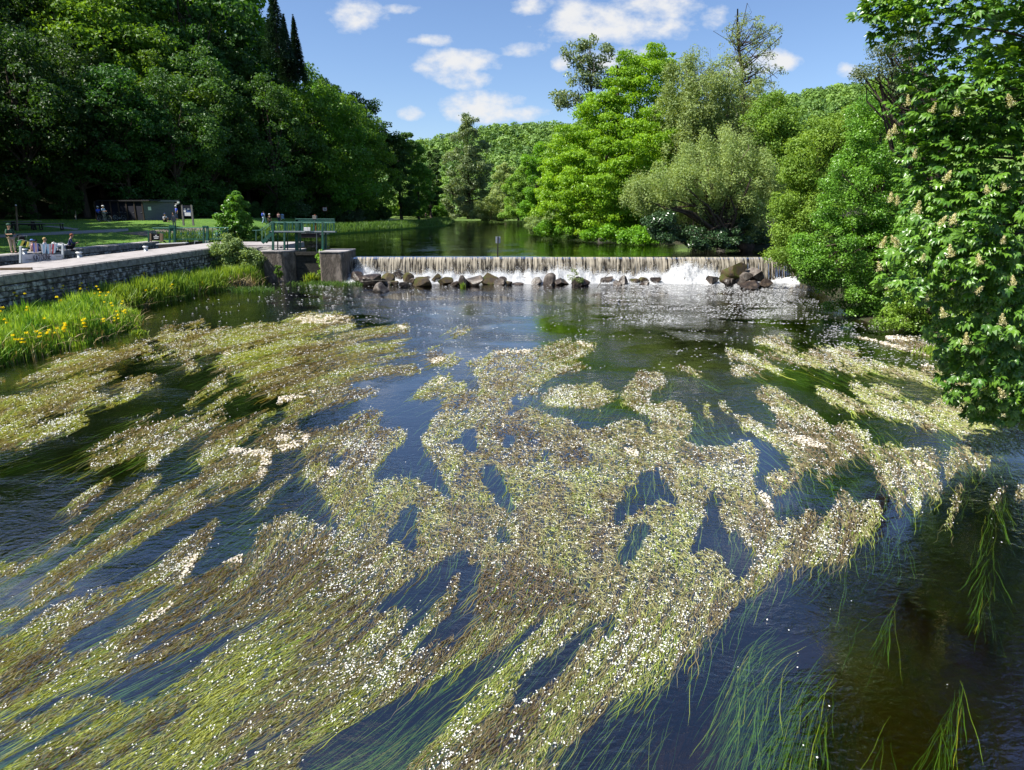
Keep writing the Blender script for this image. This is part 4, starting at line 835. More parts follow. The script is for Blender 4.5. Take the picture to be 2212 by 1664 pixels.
# direction of flow, as image directions at some places
FD = np.array([(200,750,-1,.28),(600,720,-1,.2),(850,760,-1,.1),(100,900,-1,.45),(400,920,-1,.6),(150,1130,-1,.7),(500,1050,-1,.6),(620,1180,-.6,.9),(300,1300,-1,.55),(600,1400,-1,.6),(120,1550,-1,.6),(900,850,-.8,.45),(900,1000,-.3,1),(1000,1150,-.25,1),(1100,900,-.3,1),(1250,760,-.9,.35),(1300,840,-.5,.6),
 (1420,840,-.2,1),(1300,1000,0,1),(1500,950,.5,1),(1550,780,1,.5),(1700,780,1,.45),(1900,830,1,.4),(2100,880,1,.35),(1700,920,.7,.6),(1850,950,.6,.7),(1980,1030,.35,1),(2050,1100,-.25,1),(1600,1100,0,1),(1450,1150,-.15,1),(1250,1180,-.2,1),(950,1300,-.75,.75),(700,1250,-.9,.6),(1200,1330,-.7,.8),(1000,1500,-.8,.75),(700,1600,-.9,.6),(1300,1500,-.65,.8),(1500,1300,-.4,1),(1750,1200,-.4,1),(1700,1350,-.8,.6),(1600,1450,-.3,1),(1750,1550,-.25,1),(1950,1300,-.35,1),(2050,1550,-.1,1),(2150,1150,-.1,1),(1400,1600,-.45,1)], float)
fx = np.zeros((GH, GW)); fy = np.zeros((GH, GW)); 
for (a, b, u, v) in FD:
    w = 1 / (((GXX - a) ** 2 + (GYY - b) ** 2) / 1e4 + .05) ** 1.6; l = math.hypot(u, v)
    fx += w * u / l; fy += w * v / l
fl = np.hypot(fx, fy) + 1e-9; fx /= fl; fy /= fl
P0 = at(GXX, GYY); P1 = at(GXX + fx, GYY + fy); FW = P1 - P0; FW = FW[..., :2] / (np.linalg.norm(FW[..., :2], axis=-1, keepdims=True) + 1e-12)
Pa = at(GXX + 1, GYY); Pb = at(GXX, GYY + 1)
AREA = np.abs((Pa - P0)[..., 0] * (Pb - P0)[..., 1] - (Pa - P0)[..., 1] * (Pb - P0)[..., 0]) * GS * GS
_, _, ZC = proj(P0[..., 0], P0[..., 1])
def look(img, x, y):                                     # value of a map at world x, y
    px, py, _ = proj(x, y); j = np.clip(((py - GY0) / GS).astype(int), 0, GH - 1); i = np.clip(((px - GX0) / GS).astype(int), 0, GW - 1)
    return img[j, i]
def lic(noise, n, step=1.6):
    out = noise.copy(); jj, ii = np.meshgrid(np.arange(GH), np.arange(GW), indexing='ij')
    for sg in (1, -1):
        a, b = ii.astype(float), jj.astype(float)
        for _ in range(n):
            ai, bi = np.clip(a.round().astype(int), 0, GW - 1), np.clip(b.round().astype(int), 0, GH - 1)
            a = a + sg * step * fx[bi, ai]; b = b + sg * step * fy[bi, ai]
            ai, bi = np.clip(a.round().astype(int), 0, GW - 1), np.clip(b.round().astype(int), 0, GH - 1); out = out + noise[bi, ai]
    o = out.argsort(axis=None).argsort().reshape(out.shape) / out.size
    return o
_r = np.random.default_rng(3); nz0 = _r.random((GH, GW))
LICF = lic(nz0, 11); LICC = lic(blur(_r.random((GH, GW)), 2), 26); nearw = np.clip((GYY - 850) / 500, 0, 1)
LIC1 = LICF * (1 - nearw * .65) + LICC * nearw * .65; LIC1 = LIC1.argsort(axis=None).argsort().reshape(LIC1.shape) / LIC1.size
LIC2 = lic(blur(_r.random((GH, GW)), 4), 34)
ISO = np.exp(-((GXX - 1230) / 430.) ** 4 - ((GYY - 1040) / 250.) ** 4)
rk_ = lambda a: a.argsort(axis=None).argsort().reshape(a.shape) / a.size
_w = at(GXX, GYY); LIC1 = LIC1 * (1 - .8 * ISO) + .8 * ISO * rk_(fbm(_w[..., 0] * 4, _w[..., 1] * 2.6, 41, 4)); LIC2 = LIC2 * (1 - .8 * ISO) + .8 * ISO * rk_(fbm(_w[..., 0] * 1.4, _w[..., 1] * 1.0, 43, 5))
MB_ = blur(blur(MAT, 3), 3); MATE = ((MB_ + (LIC1 - .5) * .75 + (LIC2 - .5) * .35) > .5) & (MB_ > .06)
MATE = MATE & ~((LIC1 < .13) & (LIC2 < .55)) ; MATE = MATE.astype(float)
SB_ = blur(SUB, 4); SUBE = np.where(SB_ + (LIC1 - .5) * .5 > .30, SB_, 0)
def scatter(rng, dens, n=None, scale=1.0):               # points on the water, density per square metre
    w = np.maximum(dens, 0) * AREA; tot = w.sum() * scale; n = n or int(tot)
    c = rng.choice(GH * GW, n, p=(w / w.sum()).ravel()); j, i = c // GW, c % GW
    p = at(GXX[j, i] + rng.uniform(0, GS, n), GYY[j, i] + rng.uniform(0, GS, n)); return p
def ragged(p, img, a=1.0):                               # noise that eats at the edges, drawn out along the flow
    f = look(FW, p[:, 0], p[:, 1]); _, _, zc = proj(p[:, 0], p[:, 1]); s = .10 + .006 * zc
    u = p[:, 0] * f[:, 0] + p[:, 1] * f[:, 1]; v = -p[:, 0] * f[:, 1] + p[:, 1] * f[:, 0]
    du = (fbm(u * .9, v * 4.5, 31) - .5) * 3.2 * s * a; dv = (fbm(u * 1.6 + 7, v * 4, 37) - .5) * .9 * s * a
    return look(img, p[:, 0] + du * f[:, 0] - dv * f[:, 1], p[:, 1] + du * f[:, 1] + dv * f[:, 0])
rng = np.random.default_rng(11)
def patchtone(x, y): return fbm(x * .7, y * .7, 51, 4)
# --- scraps: leaves and broken bits lying at the surface
K = QW
dens = MATE * 1900 * (7 / ZC) ** 1.7 * K
p = scatter(rng, dens)
n = len(p); f = look(FW, p[:, 0], p[:, 1]); zc = proj(p[:, 0], p[:, 1])[2]
ang = rng.normal(0, 1, n) * (.34 + 1.1 * look(ISO, p[:, 0], p[:, 1])); c_, s_a = np.cos(ang), np.sin(ang); t = np.stack([f[:, 0] * c_ - f[:, 1] * s_a, f[:, 0] * s_a + f[:, 1] * c_, rng.normal(0, .10, n)], 1)
nr = unit(np.stack([rng.normal(0, .22, n), rng.normal(0, .22, n), np.ones(n)], 1))
Ls = rng.uniform(.03, .13, n) * (zc / 7) ** .6; Ws = rng.uniform(.004, .012, n) * (zc / 7) ** .85
p[:, 2] = rng.uniform(-.006, .012, n)
y_ = look(YEL, p[:, 0], p[:, 1]); b_ = look(BRN, p[:, 0], p[:, 1]); pt = patchtone(p[:, 0], p[:, 1])
l2 = look(LIC2, p[:, 0], p[:, 1]); l1 = look(LIC1, p[:, 0], p[:, 1]); tone = np.clip(.33 + (pt - .5) * .7 + (l2 - .5) * .55 + (l1 - .5) * .2 + rng.normal(0, .14, n) + .3 * y_ - .45 * b_, 0, 1)
V, Q, A = leaves(rng, p, nr, Ls, Ws, tone, t, .06)
def weedmat(name, stops, trans=.3, rough=.6, spec=.3, objc=True):
    m = leafmat(name, (0, 0, 0, 1), (1, 1, 1, 1), trans, rough, spec, 0.0)
    e = [x for x in m.node_tree.nodes if x.bl_idname == 'ShaderNodeValToRGB'][0].color_ramp.elements
    while len(e) < len(stops): e.new(.5)
    for k, (a, c) in enumerate(stops): e[k].position = a; e[k].color = (*c, 1)
    return m
M['weed'] = weedmat('weed_scraps', [(0, (.16, .12, .07)), (.2, (.26, .215, .13)), (.42, (.37, .35, .19)), (.62, (.37, .39, .16)), (.82, (.32, .38, .09)), (1, (.46, .49, .15))], .25)
M['weed_stem'] = weedmat('weed_stems', [(0, (.24, .20, .09)), (.3, (.24, .26, .07)), (.6, (.22, .33, .05)), (1, (.46, .50, .09))], .3)
M['weed_deep'] = weedmat('weed_deep', [(0, (.05, .14, .02)), (.55, (.12, .29, .025)), (1, (.48, .56, .05))], .3)
cf = T(mk('water_crowfoot', V, Q, M['weed'], None, A), 'flowering water weed in long olive mats trailing over the river surface', 'water weed', kind='stuff')
print('scraps', n)
# --- stems: long ribbons trailing with the current
def ribbons(p, Ln, Wd, z0, z1, tone, nseg=5, wig=.25, seed=0):
    n = len(p); pos = p[:, :2].copy(); pts = [pos.copy()]
    ph = rng.uniform(0, 6.28, n); dr = rng.normal(0, .10, n)
    for s in range(nseg):
        f = look(FW, pos[:, 0], pos[:, 1]); a = dr + wig * np.sin(ph + s * 1.5) ; c, s2 = np.cos(a), np.sin(a)
        d = np.stack([f[:, 0] * c - f[:, 1] * s2, f[:, 0] * s2 + f[:, 1] * c], 1)
        pos = pos + d * (Ln / nseg)[:, None]; pts.append(pos.copy())
    pts = np.stack(pts, 1); D = np.gradient(pts, axis=1); D /= np.linalg.norm(D, axis=2, keepdims=True) + 1e-9
    nrm = np.stack([-D[..., 1], D[..., 0]], -1); tt = np.linspace(0, 1, nseg + 1)
    w = (Wd[:, None] * (np.array([.5] + [1] * (nseg - 1) + [.15]))[None])[..., None] / 2
    z = (z0[:, None] * (1 - tt) + z1[:, None] * tt)
    tw = rng.uniform(-.5, .5, (n, 1)) * Wd[:, None]
    Lf = np.concatenate([pts + nrm * w, (z + tw)[..., None]], -1); Rt = np.concatenate([pts - nrm * w, (z - tw)[..., None]], -1)
    V = np.stack([Lf, Rt], 2).reshape(-1, 3); k = (nseg + 1) * 2
    b = (np.arange(n) * k)[:, None, None] + (np.arange(nseg) * 2)[None, :, None]
    Q = (b + np.array([0, 1, 3, 2])[None, None]).reshape(-1, 4)
    return V, Q, np.repeat(tone, k)
dens = MATE * (1 - .6 * ISO) * 210 * (7 / ZC) ** 1.5 * K
p = scatter(rng, dens); n = len(p); zc = proj(p[:, 0], p[:, 1])[2]
y_ = look(YEL, p[:, 0], p[:, 1]); pt = patchtone(p[:, 0], p[:, 1])
V, Q, A = ribbons(p, rng.uniform(.2, .7, n) * (zc / 7) ** .35, rng.uniform(.003, .008, n) * (zc / 7) ** .85, rng.uniform(-.01, .012, n), rng.uniform(-.02, .012, n), np.clip(rng.normal(.05, .2, n) + (look(LIC2, p[:, 0], p[:, 1]) - .3) * .9 + .6 * y_, 0, 1))
mk('floating_stems', V, Q, M['weed_stem'], cf, A)['kind'] = 'stuff'; print('stems', n)
dens = SUBE ** 1.5 * 330 * (7 / ZC) ** 1.35 * K
p = scatter(rng, dens); cl = fbm(p[:, 0] * 1.3, p[:, 1] * 1.3, 71); p = p[cl + rng.uniform(-.1, .1, len(p)) > .40]; n = len(p); zc = proj(p[:, 0], p[:, 1])[2]
zz = -rng.uniform(.03, .42, n) ; zz = np.where(look(MAT, p[:, 0], p[:, 1]) > .5, zz * .4, zz)
V, Q, A = ribbons(p, rng.uniform(.6, 2.0, n) * (zc / 9) ** .2, rng.uniform(.003, .009, n) * (zc / 7) ** .7, zz - .08, zz * .5 - .015, np.clip(rng.normal(.3, .25, n) + (zz + .2) * .8, 0, 1), 8, .06)
mk('submerged_stems', V, Q, M['weed_deep'], cf, A)['kind'] = 'stuff'; print('deep', n)
# --- flowers
m, nt = new_mat('crowfoot_petal'); L = nt.links; out = N(nt, 'ShaderNodeOutputMaterial'); d1 = N(nt, 'ShaderNodeBsdfDiffuse'); t1 = N(nt, 'ShaderNodeBsdfTranslucent'); x1 = N(nt, 'ShaderNodeMixShader')
at_ = N(nt, 'ShaderNodeAttribute', attribute_name='tint'); r = ramp(nt, [(0, (.82, .83, .80, 1)), (.9, (.86, .86, .82, 1)), (1, (.85, .62, .08, 1))]); L.new(at_.outputs['Fac'], r.inputs[0]); L.new(r.outputs[0], d1.inputs[0]); L.new(r.outputs[0], t1.inputs[0])
x1.inputs[0].default_value = .3; L.new(d1.outputs[0], x1.inputs[1]); L.new(t1.outputs[0], x1.inputs[2]); L.new(x1.outputs[0], out.inputs[0]); M['petal'] = m
fn = np.clip((fbm(P0[..., 0] * 1.6, P0[..., 1] * 1.6, 81) - .30) * 3.2, .06, 1.6)
dens = MATE * (110 + 260 * FLW) * np.clip(fn, .3, 2) * (.6 + .8 * LIC2) * (7 / ZC) ** .55 * FQ
edge = np.clip(MAT - blur(MAT, 4), 0, 1) * 2
dens = dens * (1 + 1.6 * edge)
p = scatter(rng, dens)
k = rng.integers(1, 4, len(p)); p = np.repeat(p, k, 0); zc = proj(p[:, 0], p[:, 1])[2]; p[:, :2] += rng.normal(0, 1, (len(p), 2)) * (.018 * (zc / 7) ** .6)[:, None]
sp_ = scatter(rng, SUB * (SUB > .5) * (MAT < .5) * 3.5 * (7 / ZC) ** .5); p = np.concatenate([p, sp_]); n = len(p); zc = proj(p[:, 0], p[:, 1])[2]
p[:, 2] = rng.uniform(.006, .03, n)
rr = rng.uniform(.0055, .0125, n) * np.clip(zc / 7, .8, 9) ** .30
nr = unit(np.stack([rng.normal(-.15, .35, n), rng.normal(-.1, .35, n), np.ones(n)], 1)); a1 = unit(np.cross(nr, rng.normal(size=(n, 3)))); a2 = np.cross(nr, a1)
th = np.arange(10) * math.pi / 5; rp = np.where(np.arange(10) % 2 == 0, 1.0, .62)
ringv = p[:, None] + (rr[:, None] * rp[None])[..., None] * (a1[:, None] * np.cos(th)[None, :, None] + a2[:, None] * np.sin(th)[None, :, None]) + nr[:, None] * (rr * .25)[:, None, None]
near = zc < 13
def flw(p, ring, sel):
    q = p[sel]; rg = ring[sel]; n = len(q); V = np.concatenate([q[:, None], rg], 1).reshape(-1, 3); b = np.arange(n)[:, None, None] * 11; j = np.arange(10)
    return V, (b + np.stack([0 * j, 1 + j, 1 + (j + 1) % 10], 1)[None]).reshape(-1, 3), np.tile(np.array([1.0] + [.4] * 10), n)
V, T3, A = flw(p, ringv, near)
mk('flowers', V, T3, M['petal'], cf, A)['kind'] = 'stuff'
q = ringv[~near][:, [0, 2, 4, 6, 8]]; nn = len(q); b = np.arange(nn)[:, None, None] * 5
mk('flowers', q.reshape(-1, 3), (b + np.array([[0, 1, 2], [0, 2, 3], [0, 3, 4]])[None]).reshape(-1, 3), M['petal'], cf, np.full(nn * 5, .3))['kind'] = 'stuff'
print('flowers', n)
# --- scum and foam flecks
dens = SCUM * 2600 * (7 / ZC) ** 1.5
p = scatter(rng, dens); p = p[ragged(p, SCUM, .5) > .5]; p = p[fbm(p[:, 0] * 3, p[:, 1] * 3, 91) + rng.uniform(-.12, .12, len(p)) > .46]; n = len(p); zc = proj(p[:, 0], p[:, 1])[2]; p[:, 2] = rng.uniform(.004, .03, n)
M['scum'] = weedmat('river_scum', [(0, (.45, .38, .30)), (.5, (.70, .65, .58)), (1, (.84, .82, .78))], .2, .8, .1)
V, Q, A = leaves(rng, p, unit(np.stack([rng.normal(0, .4, n), rng.normal(0, .4, n), np.ones(n)], 1)), rng.uniform(.02, .05, n) * (zc / 7) ** .75, rng.uniform(.015, .03, n) * (zc / 7) ** .75, rng.uniform(0, 1, n) * .6 + .4 * fbm(p[:, 0] * 2, p[:, 1] * 2, 95), None, .2)
T(mk('river_scum', V, Q, M['scum'], None, A), 'cream froth and scum caught against the weed mats', 'scum', kind='stuff')
def fleck(nf, area, seed, dens_noise=1.2):
    rg = np.random.default_rng(seed); x0, x1, y0, y1 = area
    px = rg.uniform(x0, x1, nf); py = y0 + (y1 - y0) * rg.uniform(0, 1, nf) ** 1.4; return at(px, py)
fk = np.concatenate([fleck(1700, (560, 1760, 612, 700), 1), fleck(7500, (1300, 1700, 610, 700), 2), fleck(3500, (1620, 1960, 600, 700), 3), fleck(1500, (1780, 2080, 690, 790), 4), fleck(450, (350, 1000, 640, 800), 5), fleck(900, (900, 1900, 700, 800), 6), fleck(500, (600, 720, 600, 640), 7)])
fk = fk[(fbm(fk[:, 0] * .45, fk[:, 1] * 1.2, 97) + rng.uniform(-.12, .12, len(fk)) > .47)]
ok = (fk[:, 0] > -21) & (fk[:, 0] < rbx(fk[:, 1])) & (fk[:, 1] < 46); fk = fk[ok]; n = len(fk); zc = proj(fk[:, 0], fk[:, 1])[2]; fk[:, 2] = .004
V, Q, A = leaves(rng, fk, unit(np.stack([rng.normal(0, .05, n), rng.normal(0, .05, n), np.ones(n)], 1)), rng.uniform(.03, .11, n) * (zc / 20) ** .5, rng.uniform(.02, .045, n) * (zc / 20) ** .5, np.full(n, .5), np.tile([[1., .1, 0]], (n, 1)), .05)
T(mk('foam_flecks', V, Q, M['foam']), 'small white foam flecks drifting down from the weir', 'foam flecks', kind='stuff')
# ================================================================== woodland on the left slope
rng = np.random.default_rng(21)
anch = [(10, 'above the person with backpack'), (90, 'above the picnic table'), (165, 'above the thin wooden post'), (235, 'above the cyclists'), (300, 'above the shed doors'), (360, 'above the shed end wall'), (410, 'above the information board'), (465, 'just left of the round bush'), (525, 'just right of the round bush'), (590, 'above the group of walkers'), (650, 'above the footbridge stairs'), (700, 'straight above the number sign'), (755, 'right of the number sign'), (805, 'above the grassy pool bank'), (850, 'at the far end of the wood')]
rows = ['at the wood foot', 'in the second rank', 'half-way upslope', 'high upslope', 'on the crest', 'behind the crest', 'behind the crest']
protos = []
def forest_proto(k, hgt, wid, mat, nl=15000, L=.42):
    rg = np.random.default_rng(100 + k)
    o = empty('broadleaf_tree', (0, 0, -500))
    env = [(0, 0, hgt * .55, wid * .5, wid * .5, hgt * .42)]
    for _ in range(6):
        a = rg.uniform(0, 6.28); q = rg.uniform(.25, .42) * wid; env.append((math.cos(a) * q, math.sin(a) * q, hgt * rg.uniform(.22, .8), wid * .27, wid * .27, hgt * .17))
    env.append((0, 0, hgt * .85, wid * .28, wid * .28, hgt * .16))
    V, Q, A, LC = crown(rg, env, 120, wid * .105, nl, L, L * .62, .1, .4, .6)
    limbs(rg, (0, 0, 0), LC, hgt * .017, (0, 0, hgt * .85), 16, .03).build('trunk', M['bark'], o, smooth=True)
    mk('crown', V, Q, M[mat], o, A); o.hide_render = False
    return o
protos = [forest_proto(0, 22, 13, 'leaf_forest'), forest_proto(1, 19, 12, 'leaf_forest'), forest_proto(2, 24, 12, 'leaf_forest'), forest_proto(3, 20, 13, 'leaf_lime'), forest_proto(4, 17, 11, 'leaf_forest')]
used = set(); first = {}
el = np.concatenate([[0], np.cumsum(np.hypot(*(EDGE[1:] - EDGE[:-1]).T))])
jobs = []
for r, (d, cnt) in enumerate([(3, 24), (11, 23), (20, 22), (31, 20), (42, 18), (56, 12), (72, 11)]):
    for k in range(cnt):
        t = (k + .5 + rng.uniform(-.25, .25)) / cnt * el[-3]
        ex, ey = np.interp(t, el, EDGE[:, 0]), np.interp(t, el, EDGE[:, 1])
        ex2, ey2 = np.interp(t + .5, el, EDGE[:, 0]), np.interp(t + .5, el, EDGE[:, 1])
        tx, ty = ex2 - ex, ey2 - ey; l = math.hypot(tx, ty) + 1e-6; nx_, ny_ = -ty / l, tx / l
        dd = d + rng.uniform(-2, 2); x, y = ex + nx_ * dd, ey + ny_ * dd
        z = float(hL(np.array(x), np.array(y))); px, _, _ = proj(x, y, z)
        sc = rng.uniform(.85, 1.12)
        if px <= 400 and r >= 2: sc *= 1.35 + .05 * (r > 4)
        if px > 790: sc *= .9
        tpx, tpy, _ = proj(x, y, z + 22 * sc)
        lim = np.interp(px, [420, 455, 490, 540, 600, 650, 690, 740, 800, 840, 862], [-400, -90, -40, 15, 62, 82, 112, 148, 205, 255, 320])
        if (px > 400 and r >= 2) or px > 670:
            tgt = lim + rng.uniform(4, 30) + (max(4 - r, 0) * 26 if px < 670 else 22 * (r % 2))
            while tpy > tgt and sc < 2.3: sc *= 1.03; tpx, tpy, _ = proj(x, y, z + 22 * sc)
        while tpy < lim and sc > .5 and px > 560: sc *= .97; tpx, tpy, _ = proj(x, y, z + 22 * sc)
        if px < -190 or px > 872: 
            if not (-1500 < px < -190 and y > 34): continue
        jobs.append((r, px, x, y, z, sc))
kinds = {0: 'tall dark tree', 1: 'rounded dark tree', 2: 'very tall dark tree', 3: 'yellow-green sun-tinted tree', 4: 'small dark tree'}
for (r, px, x, y, z, sc) in sorted(jobs):
    k = 3 if (220 < px < 360 and rng.random() < .7) or (px > 660 and rng.random() < .75) or (r >= 3 and rng.random() < .5) else int(rng.choice([0, 1, 2, 4]))  # sunlit band, right end and tops painted in by choosing the lighter leaf colour
    cand = sorted(anch, key=lambda a: abs(a[0] - px)); a = next((c for c in cand if (r, c[1]) not in used), cand[0]); used.add((r, a[1]))
    if k not in first: o = protos[k]; first[k] = 1
    else: o = copy_tree(protos[k])
    o.location = (x, y, z - .2); o.scale = (sc, sc, sc); o.rotation_euler = (0, 0, rng.uniform(0, 6.28))
    T(o, f"{kinds[k]} {rows[r]}, {a[1]}" if px > -190 else 'tree of the wooded slope beyond the left edge of the view', 'tree', 'trees of the wooded slope')
# bushes along the foot of the wood
def shrub_proto(k, w, h, mat, n=5000, L=.26):
    rg = np.random.default_rng(200 + k); o = empty('shrub', (0, 0, 0)); env = [(0, 0, h * .5, w * .5, w * .45, h * .5), (w * .25, .2, h * .4, w * .3, w * .3, h * .35), (-w * .25, 0, h * .42, w * .28, w * .3, h * .4)]
    V, Q, A, LC = crown(rg, env, 45, w * .13, n, L, L * .6, .1, .4, .7); keep = V.reshape(-1, 4, 3)[:, :, 2].min(1) > -.3; V = V.reshape(-1, 4, 3)[keep].reshape(-1, 3); A = A.reshape(-1, 4)[keep].ravel(); Q = np.arange(len(V)).reshape(-1, 4)
    limbs(rg, (0, 0, 0), LC, .09, (0, 0, h * .6), 9, .05).build('trunk', M['bark'], o, smooth=True); mk('foliage', V, Q, M[mat], o, A); return o
shp = [shrub_proto(0, 5, 4, 'leaf_forest'), shrub_proto(1, 6, 3.4, 'leaf_gloss'), shrub_proto(2, 4.5, 5, 'leaf_forest')]
sfirst = {}; k = 0; su = set()
for px in np.linspace(-60, 850, 27):
    t = np.interp(px, [-60, 850], [el[0] + 12, el[-3]]) ; ex, ey = np.interp(t, el, EDGE[:, 0]), np.interp(t, el, EDGE[:, 1])
    x, y = ex - rng.uniform(.0, 1.5), ey + rng.uniform(-.5, 1.5); q, _, _ = proj(x, y, 3.5); j = int(rng.integers(0, 3))
    if 200 < q < 365: y += 2.5
    a = min([c for c in anch if c[1] not in su] or anch, key=lambda c: abs(c[0] - q)); 
    dup_ = not [c for c in anch if c[1] not in su]; su.add(a[1])
    o = shp[j] if j not in sfirst else copy_tree(shp[j]); sfirst[j] = 1
    o.location = (x, y, float(hL(np.array(x), np.array(y))) - .1); s_c = rng.uniform(.7, 1.15); o.scale = (s_c, s_c, s_c); o.rotation_euler = (0, 0, rng.uniform(0, 6.28))
    T(o, 'dark understorey bush along the shaded foot of the wood' if dup_ else f"dark bush at the wood foot, {a[1].replace('above', 'behind').replace('straight ', '')}", 'shrub', 'bushes at the foot of the wood')
# conifers on the skyline
def conifer(x, y, z, h, w, label, seed):
    rg = np.random.default_rng(seed); o = empty('conifer', (x, y, z), 0, label, 'conifer', 'conifers on the skyline of the left wood')
    MB().tube([(0, 0, 0), (0, 0, h * .5), (0, 0, h)], [.3, .18, .02], 7).build('trunk', M['bark'], o, smooth=True)
    n = 4200; t = rg.uniform(0, 1, n) ** .7; tier = t * .75 + .25 * np.round(t * 13) / 13; a = rg.integers(0, 9, n) * .7 + np.round(t * 13) * 1.9 + rg.normal(0, .16, n); rr = w * .5 * (tier + .03) * rg.uniform(.1, 1, n) ** .7
    C = np.stack([np.cos(a) * rr, np.sin(a) * rr, h * (1 - tier * .95) - rr * .32 + rg.normal(0, .22, n)], 1)
    V, Q, A = leaves(rg, C, unit(np.stack([rg.normal(0, .4, n), rg.normal(0, .4, n), np.ones(n)], 1)), .5, .2, rg.uniform(0, 1, n), np.stack([np.cos(a), np.sin(a), -.35 + 0 * a], 1))
    mk('crown', V, Q, M['leaf_conifer'], o, A)
for px, top, Y, w, s, lb in [(588, -25, 116, 6.5, 1, 'tallest dark conifer on the skyline of the left wood'), (612, 34, 120, 4.2, 2, 'middle conifer of three on the skyline of the left wood'), (633, 36, 122, 4.2, 3, 'rightmost conifer of three on the skyline of the left wood')]:
    p = atY(px, top, Y); conifer(p[0], p[1], p[2] - 10, 10, w * .85, lb, s)
# ================================================================== woods on the far hills: one mass
rg = np.random.default_rng(33)
xs_, ys_ = [], []
Vv, Aa = [], []
gxh, gyh = np.meshgrid(np.arange(-110, 330, 6.2), np.arange(226, 436, 6.2)); cx_ = gxh.ravel() + rg.uniform(-2.6, 2.6, gxh.size); cy_ = gyh.ravel() + rg.uniform(-2.6, 2.6, gxh.size)
pxh, _, _ = proj(cx_, cy_, 20); s_ok = ((pxh > 800) & (pxh < 1300)) | ((pxh > 1560) & (pxh < 2020)); cx_, cy_ = cx_[s_ok], cy_[s_ok]
zc_ = hH(cx_, cy_)
for x, y, z in zip(cx_, cy_, zc_):
    h = rg.uniform(4, 8); w = rg.uniform(3.2, 5.2); nl = 150 if y > 300 else 220
    d = unit(rg.normal(size=(nl, 3)) + np.array([0, -.25, .45])); sub = unit(rg.normal(size=(7, 3)) + [0, 0, .4]) * .55
    kx = rg.integers(0, 7, nl); P_ = np.array([x, y, z + h * .55]) + (sub[kx] + d * .55) * np.array([w, w, h * .55])
    nrm = unit(d + rg.normal(size=(nl, 3)) * .35 + [0, 0, .2]); tn = np.clip(rg.uniform(.0, .75) + rg.normal(0, .12, nl), 0, 1)
    v, _, a_ = leaves(rg, P_, nrm, rg.uniform(1.0, 1.7, nl), rg.uniform(.8, 1.3, nl), tn); Vv.append(v); Aa.append(a_)
V = np.concatenate(Vv); T(mk('hill_woodland', V, np.arange(len(V)).reshape(-1, 4), M['leaf_hill'], None, np.concatenate(Aa)), 'continuous green woodland covering the far hills', 'woodland', kind='stuff')
# ================================================================== trees one by one
P = ptree
P('towpath_tree', 'dark spreading tree at the end of the left wood, leaning over the towpath', 'tree', 158, (868, 474), [(868, 400, 28, 48), (850, 350, 26, 50), (885, 440, 22, 26), (872, 320, 26, 34)], 'leaf_forest', 22000, .42, r0=.35, seed=301)
P('towpath_tree', 'bright green tree standing right of the dark spreading towpath tree', 'tree', 175, (905, 474), [(890, 340, 30, 40), (915, 400, 32, 40), (900, 440, 26, 26)], 'leaf_lime', 20000, .42, r0=.3, seed=302)
P('towpath_tree', 'dark tree beside the gap where the two distant walkers are', 'tree', 188, (932, 474), [(932, 390, 24, 40), (925, 430, 20, 24), (935, 345, 15, 22)], 'leaf_forest', 14000, .42, r0=.3, seed=303)
P('bush', 'small sunlit bush behind the two distant walkers', 'shrub', 222, (932, 474), [(930, 447, 22, 20), (950, 455, 20, 14)], 'leaf_lime', 7000, .5, seed=304, r0=.1)
P('poplar', 'tall grey-green poplar at the far bend of the river', 'tree', 196, (1012, 476), [(1015, 300, 32, 46), (1005, 370, 44, 50), (1030, 360, 34, 50), (995, 430, 40, 42), (1035, 430, 34, 40), (1005, 270, 12, 18)], 'leaf_poplar', 36000, .45, nlobe=170, r0=.45, seed=305, spread=.7)
P('willow', 'pale rounded willow right of the tall poplar', 'tree', 188, (1092, 476), [(1092, 385, 24, 28), (1085, 415, 24, 24)], 'leaf_willow', 12000, .4, r0=.2, seed=306)
P('riverside_bush', 'light green bushes at the far waterline right of the tall poplar', 'shrub', 176, (1060, 476), [(1062, 448, 34, 28), (1090, 452, 30, 24), (1042, 460, 22, 16)], 'leaf_willow', 16000, .38, seed=307, r0=.15)
P('riverside_tree', 'mid-green tree behind the far waterline bushes', 'tree', 168, (1120, 477), [(1118, 430, 34, 44), (1140, 400, 34, 50), (1108, 460, 30, 18)], 'leaf_olive', 24000, .38, seed=308, r0=.25)
P('riverside_tree', 'dark green tree on the near flank of the distant trees', 'tree', 148, (1160, 480), [(1165, 360, 34, 50), (1180, 420, 45, 60), (1150, 455, 30, 26)], 'leaf_beech', 26000, .36, seed=309, r0=.3)
P('riverside_bush', 'pale bush with twigs reaching low over the pool', 'shrub', 88, (1190, 500), [(1180, 480, 42, 24), (1225, 470, 40, 32), (1150, 492, 20, 9)], 'leaf_willow', 16000, .2, seed=310, r0=.12)
P('poplar', 'thin sparse poplar rising above the left shoulder of the big beech', 'tree', 98, (1300, 500), [(1283, 110, 34, 26), (1242, 118, 26, 30), (1240, 160, 22, 26), (1285, 165, 32, 24), (1228, 215, 34, 18), (1310, 120, 14, 18)], 'leaf_poplar', 5200, .34, nlobe=110, lr=.75, r0=.32, top=(1275, 90), nb=46, seed=311, split=.85, inner=.0, core=.2, trunk='bark_grey')
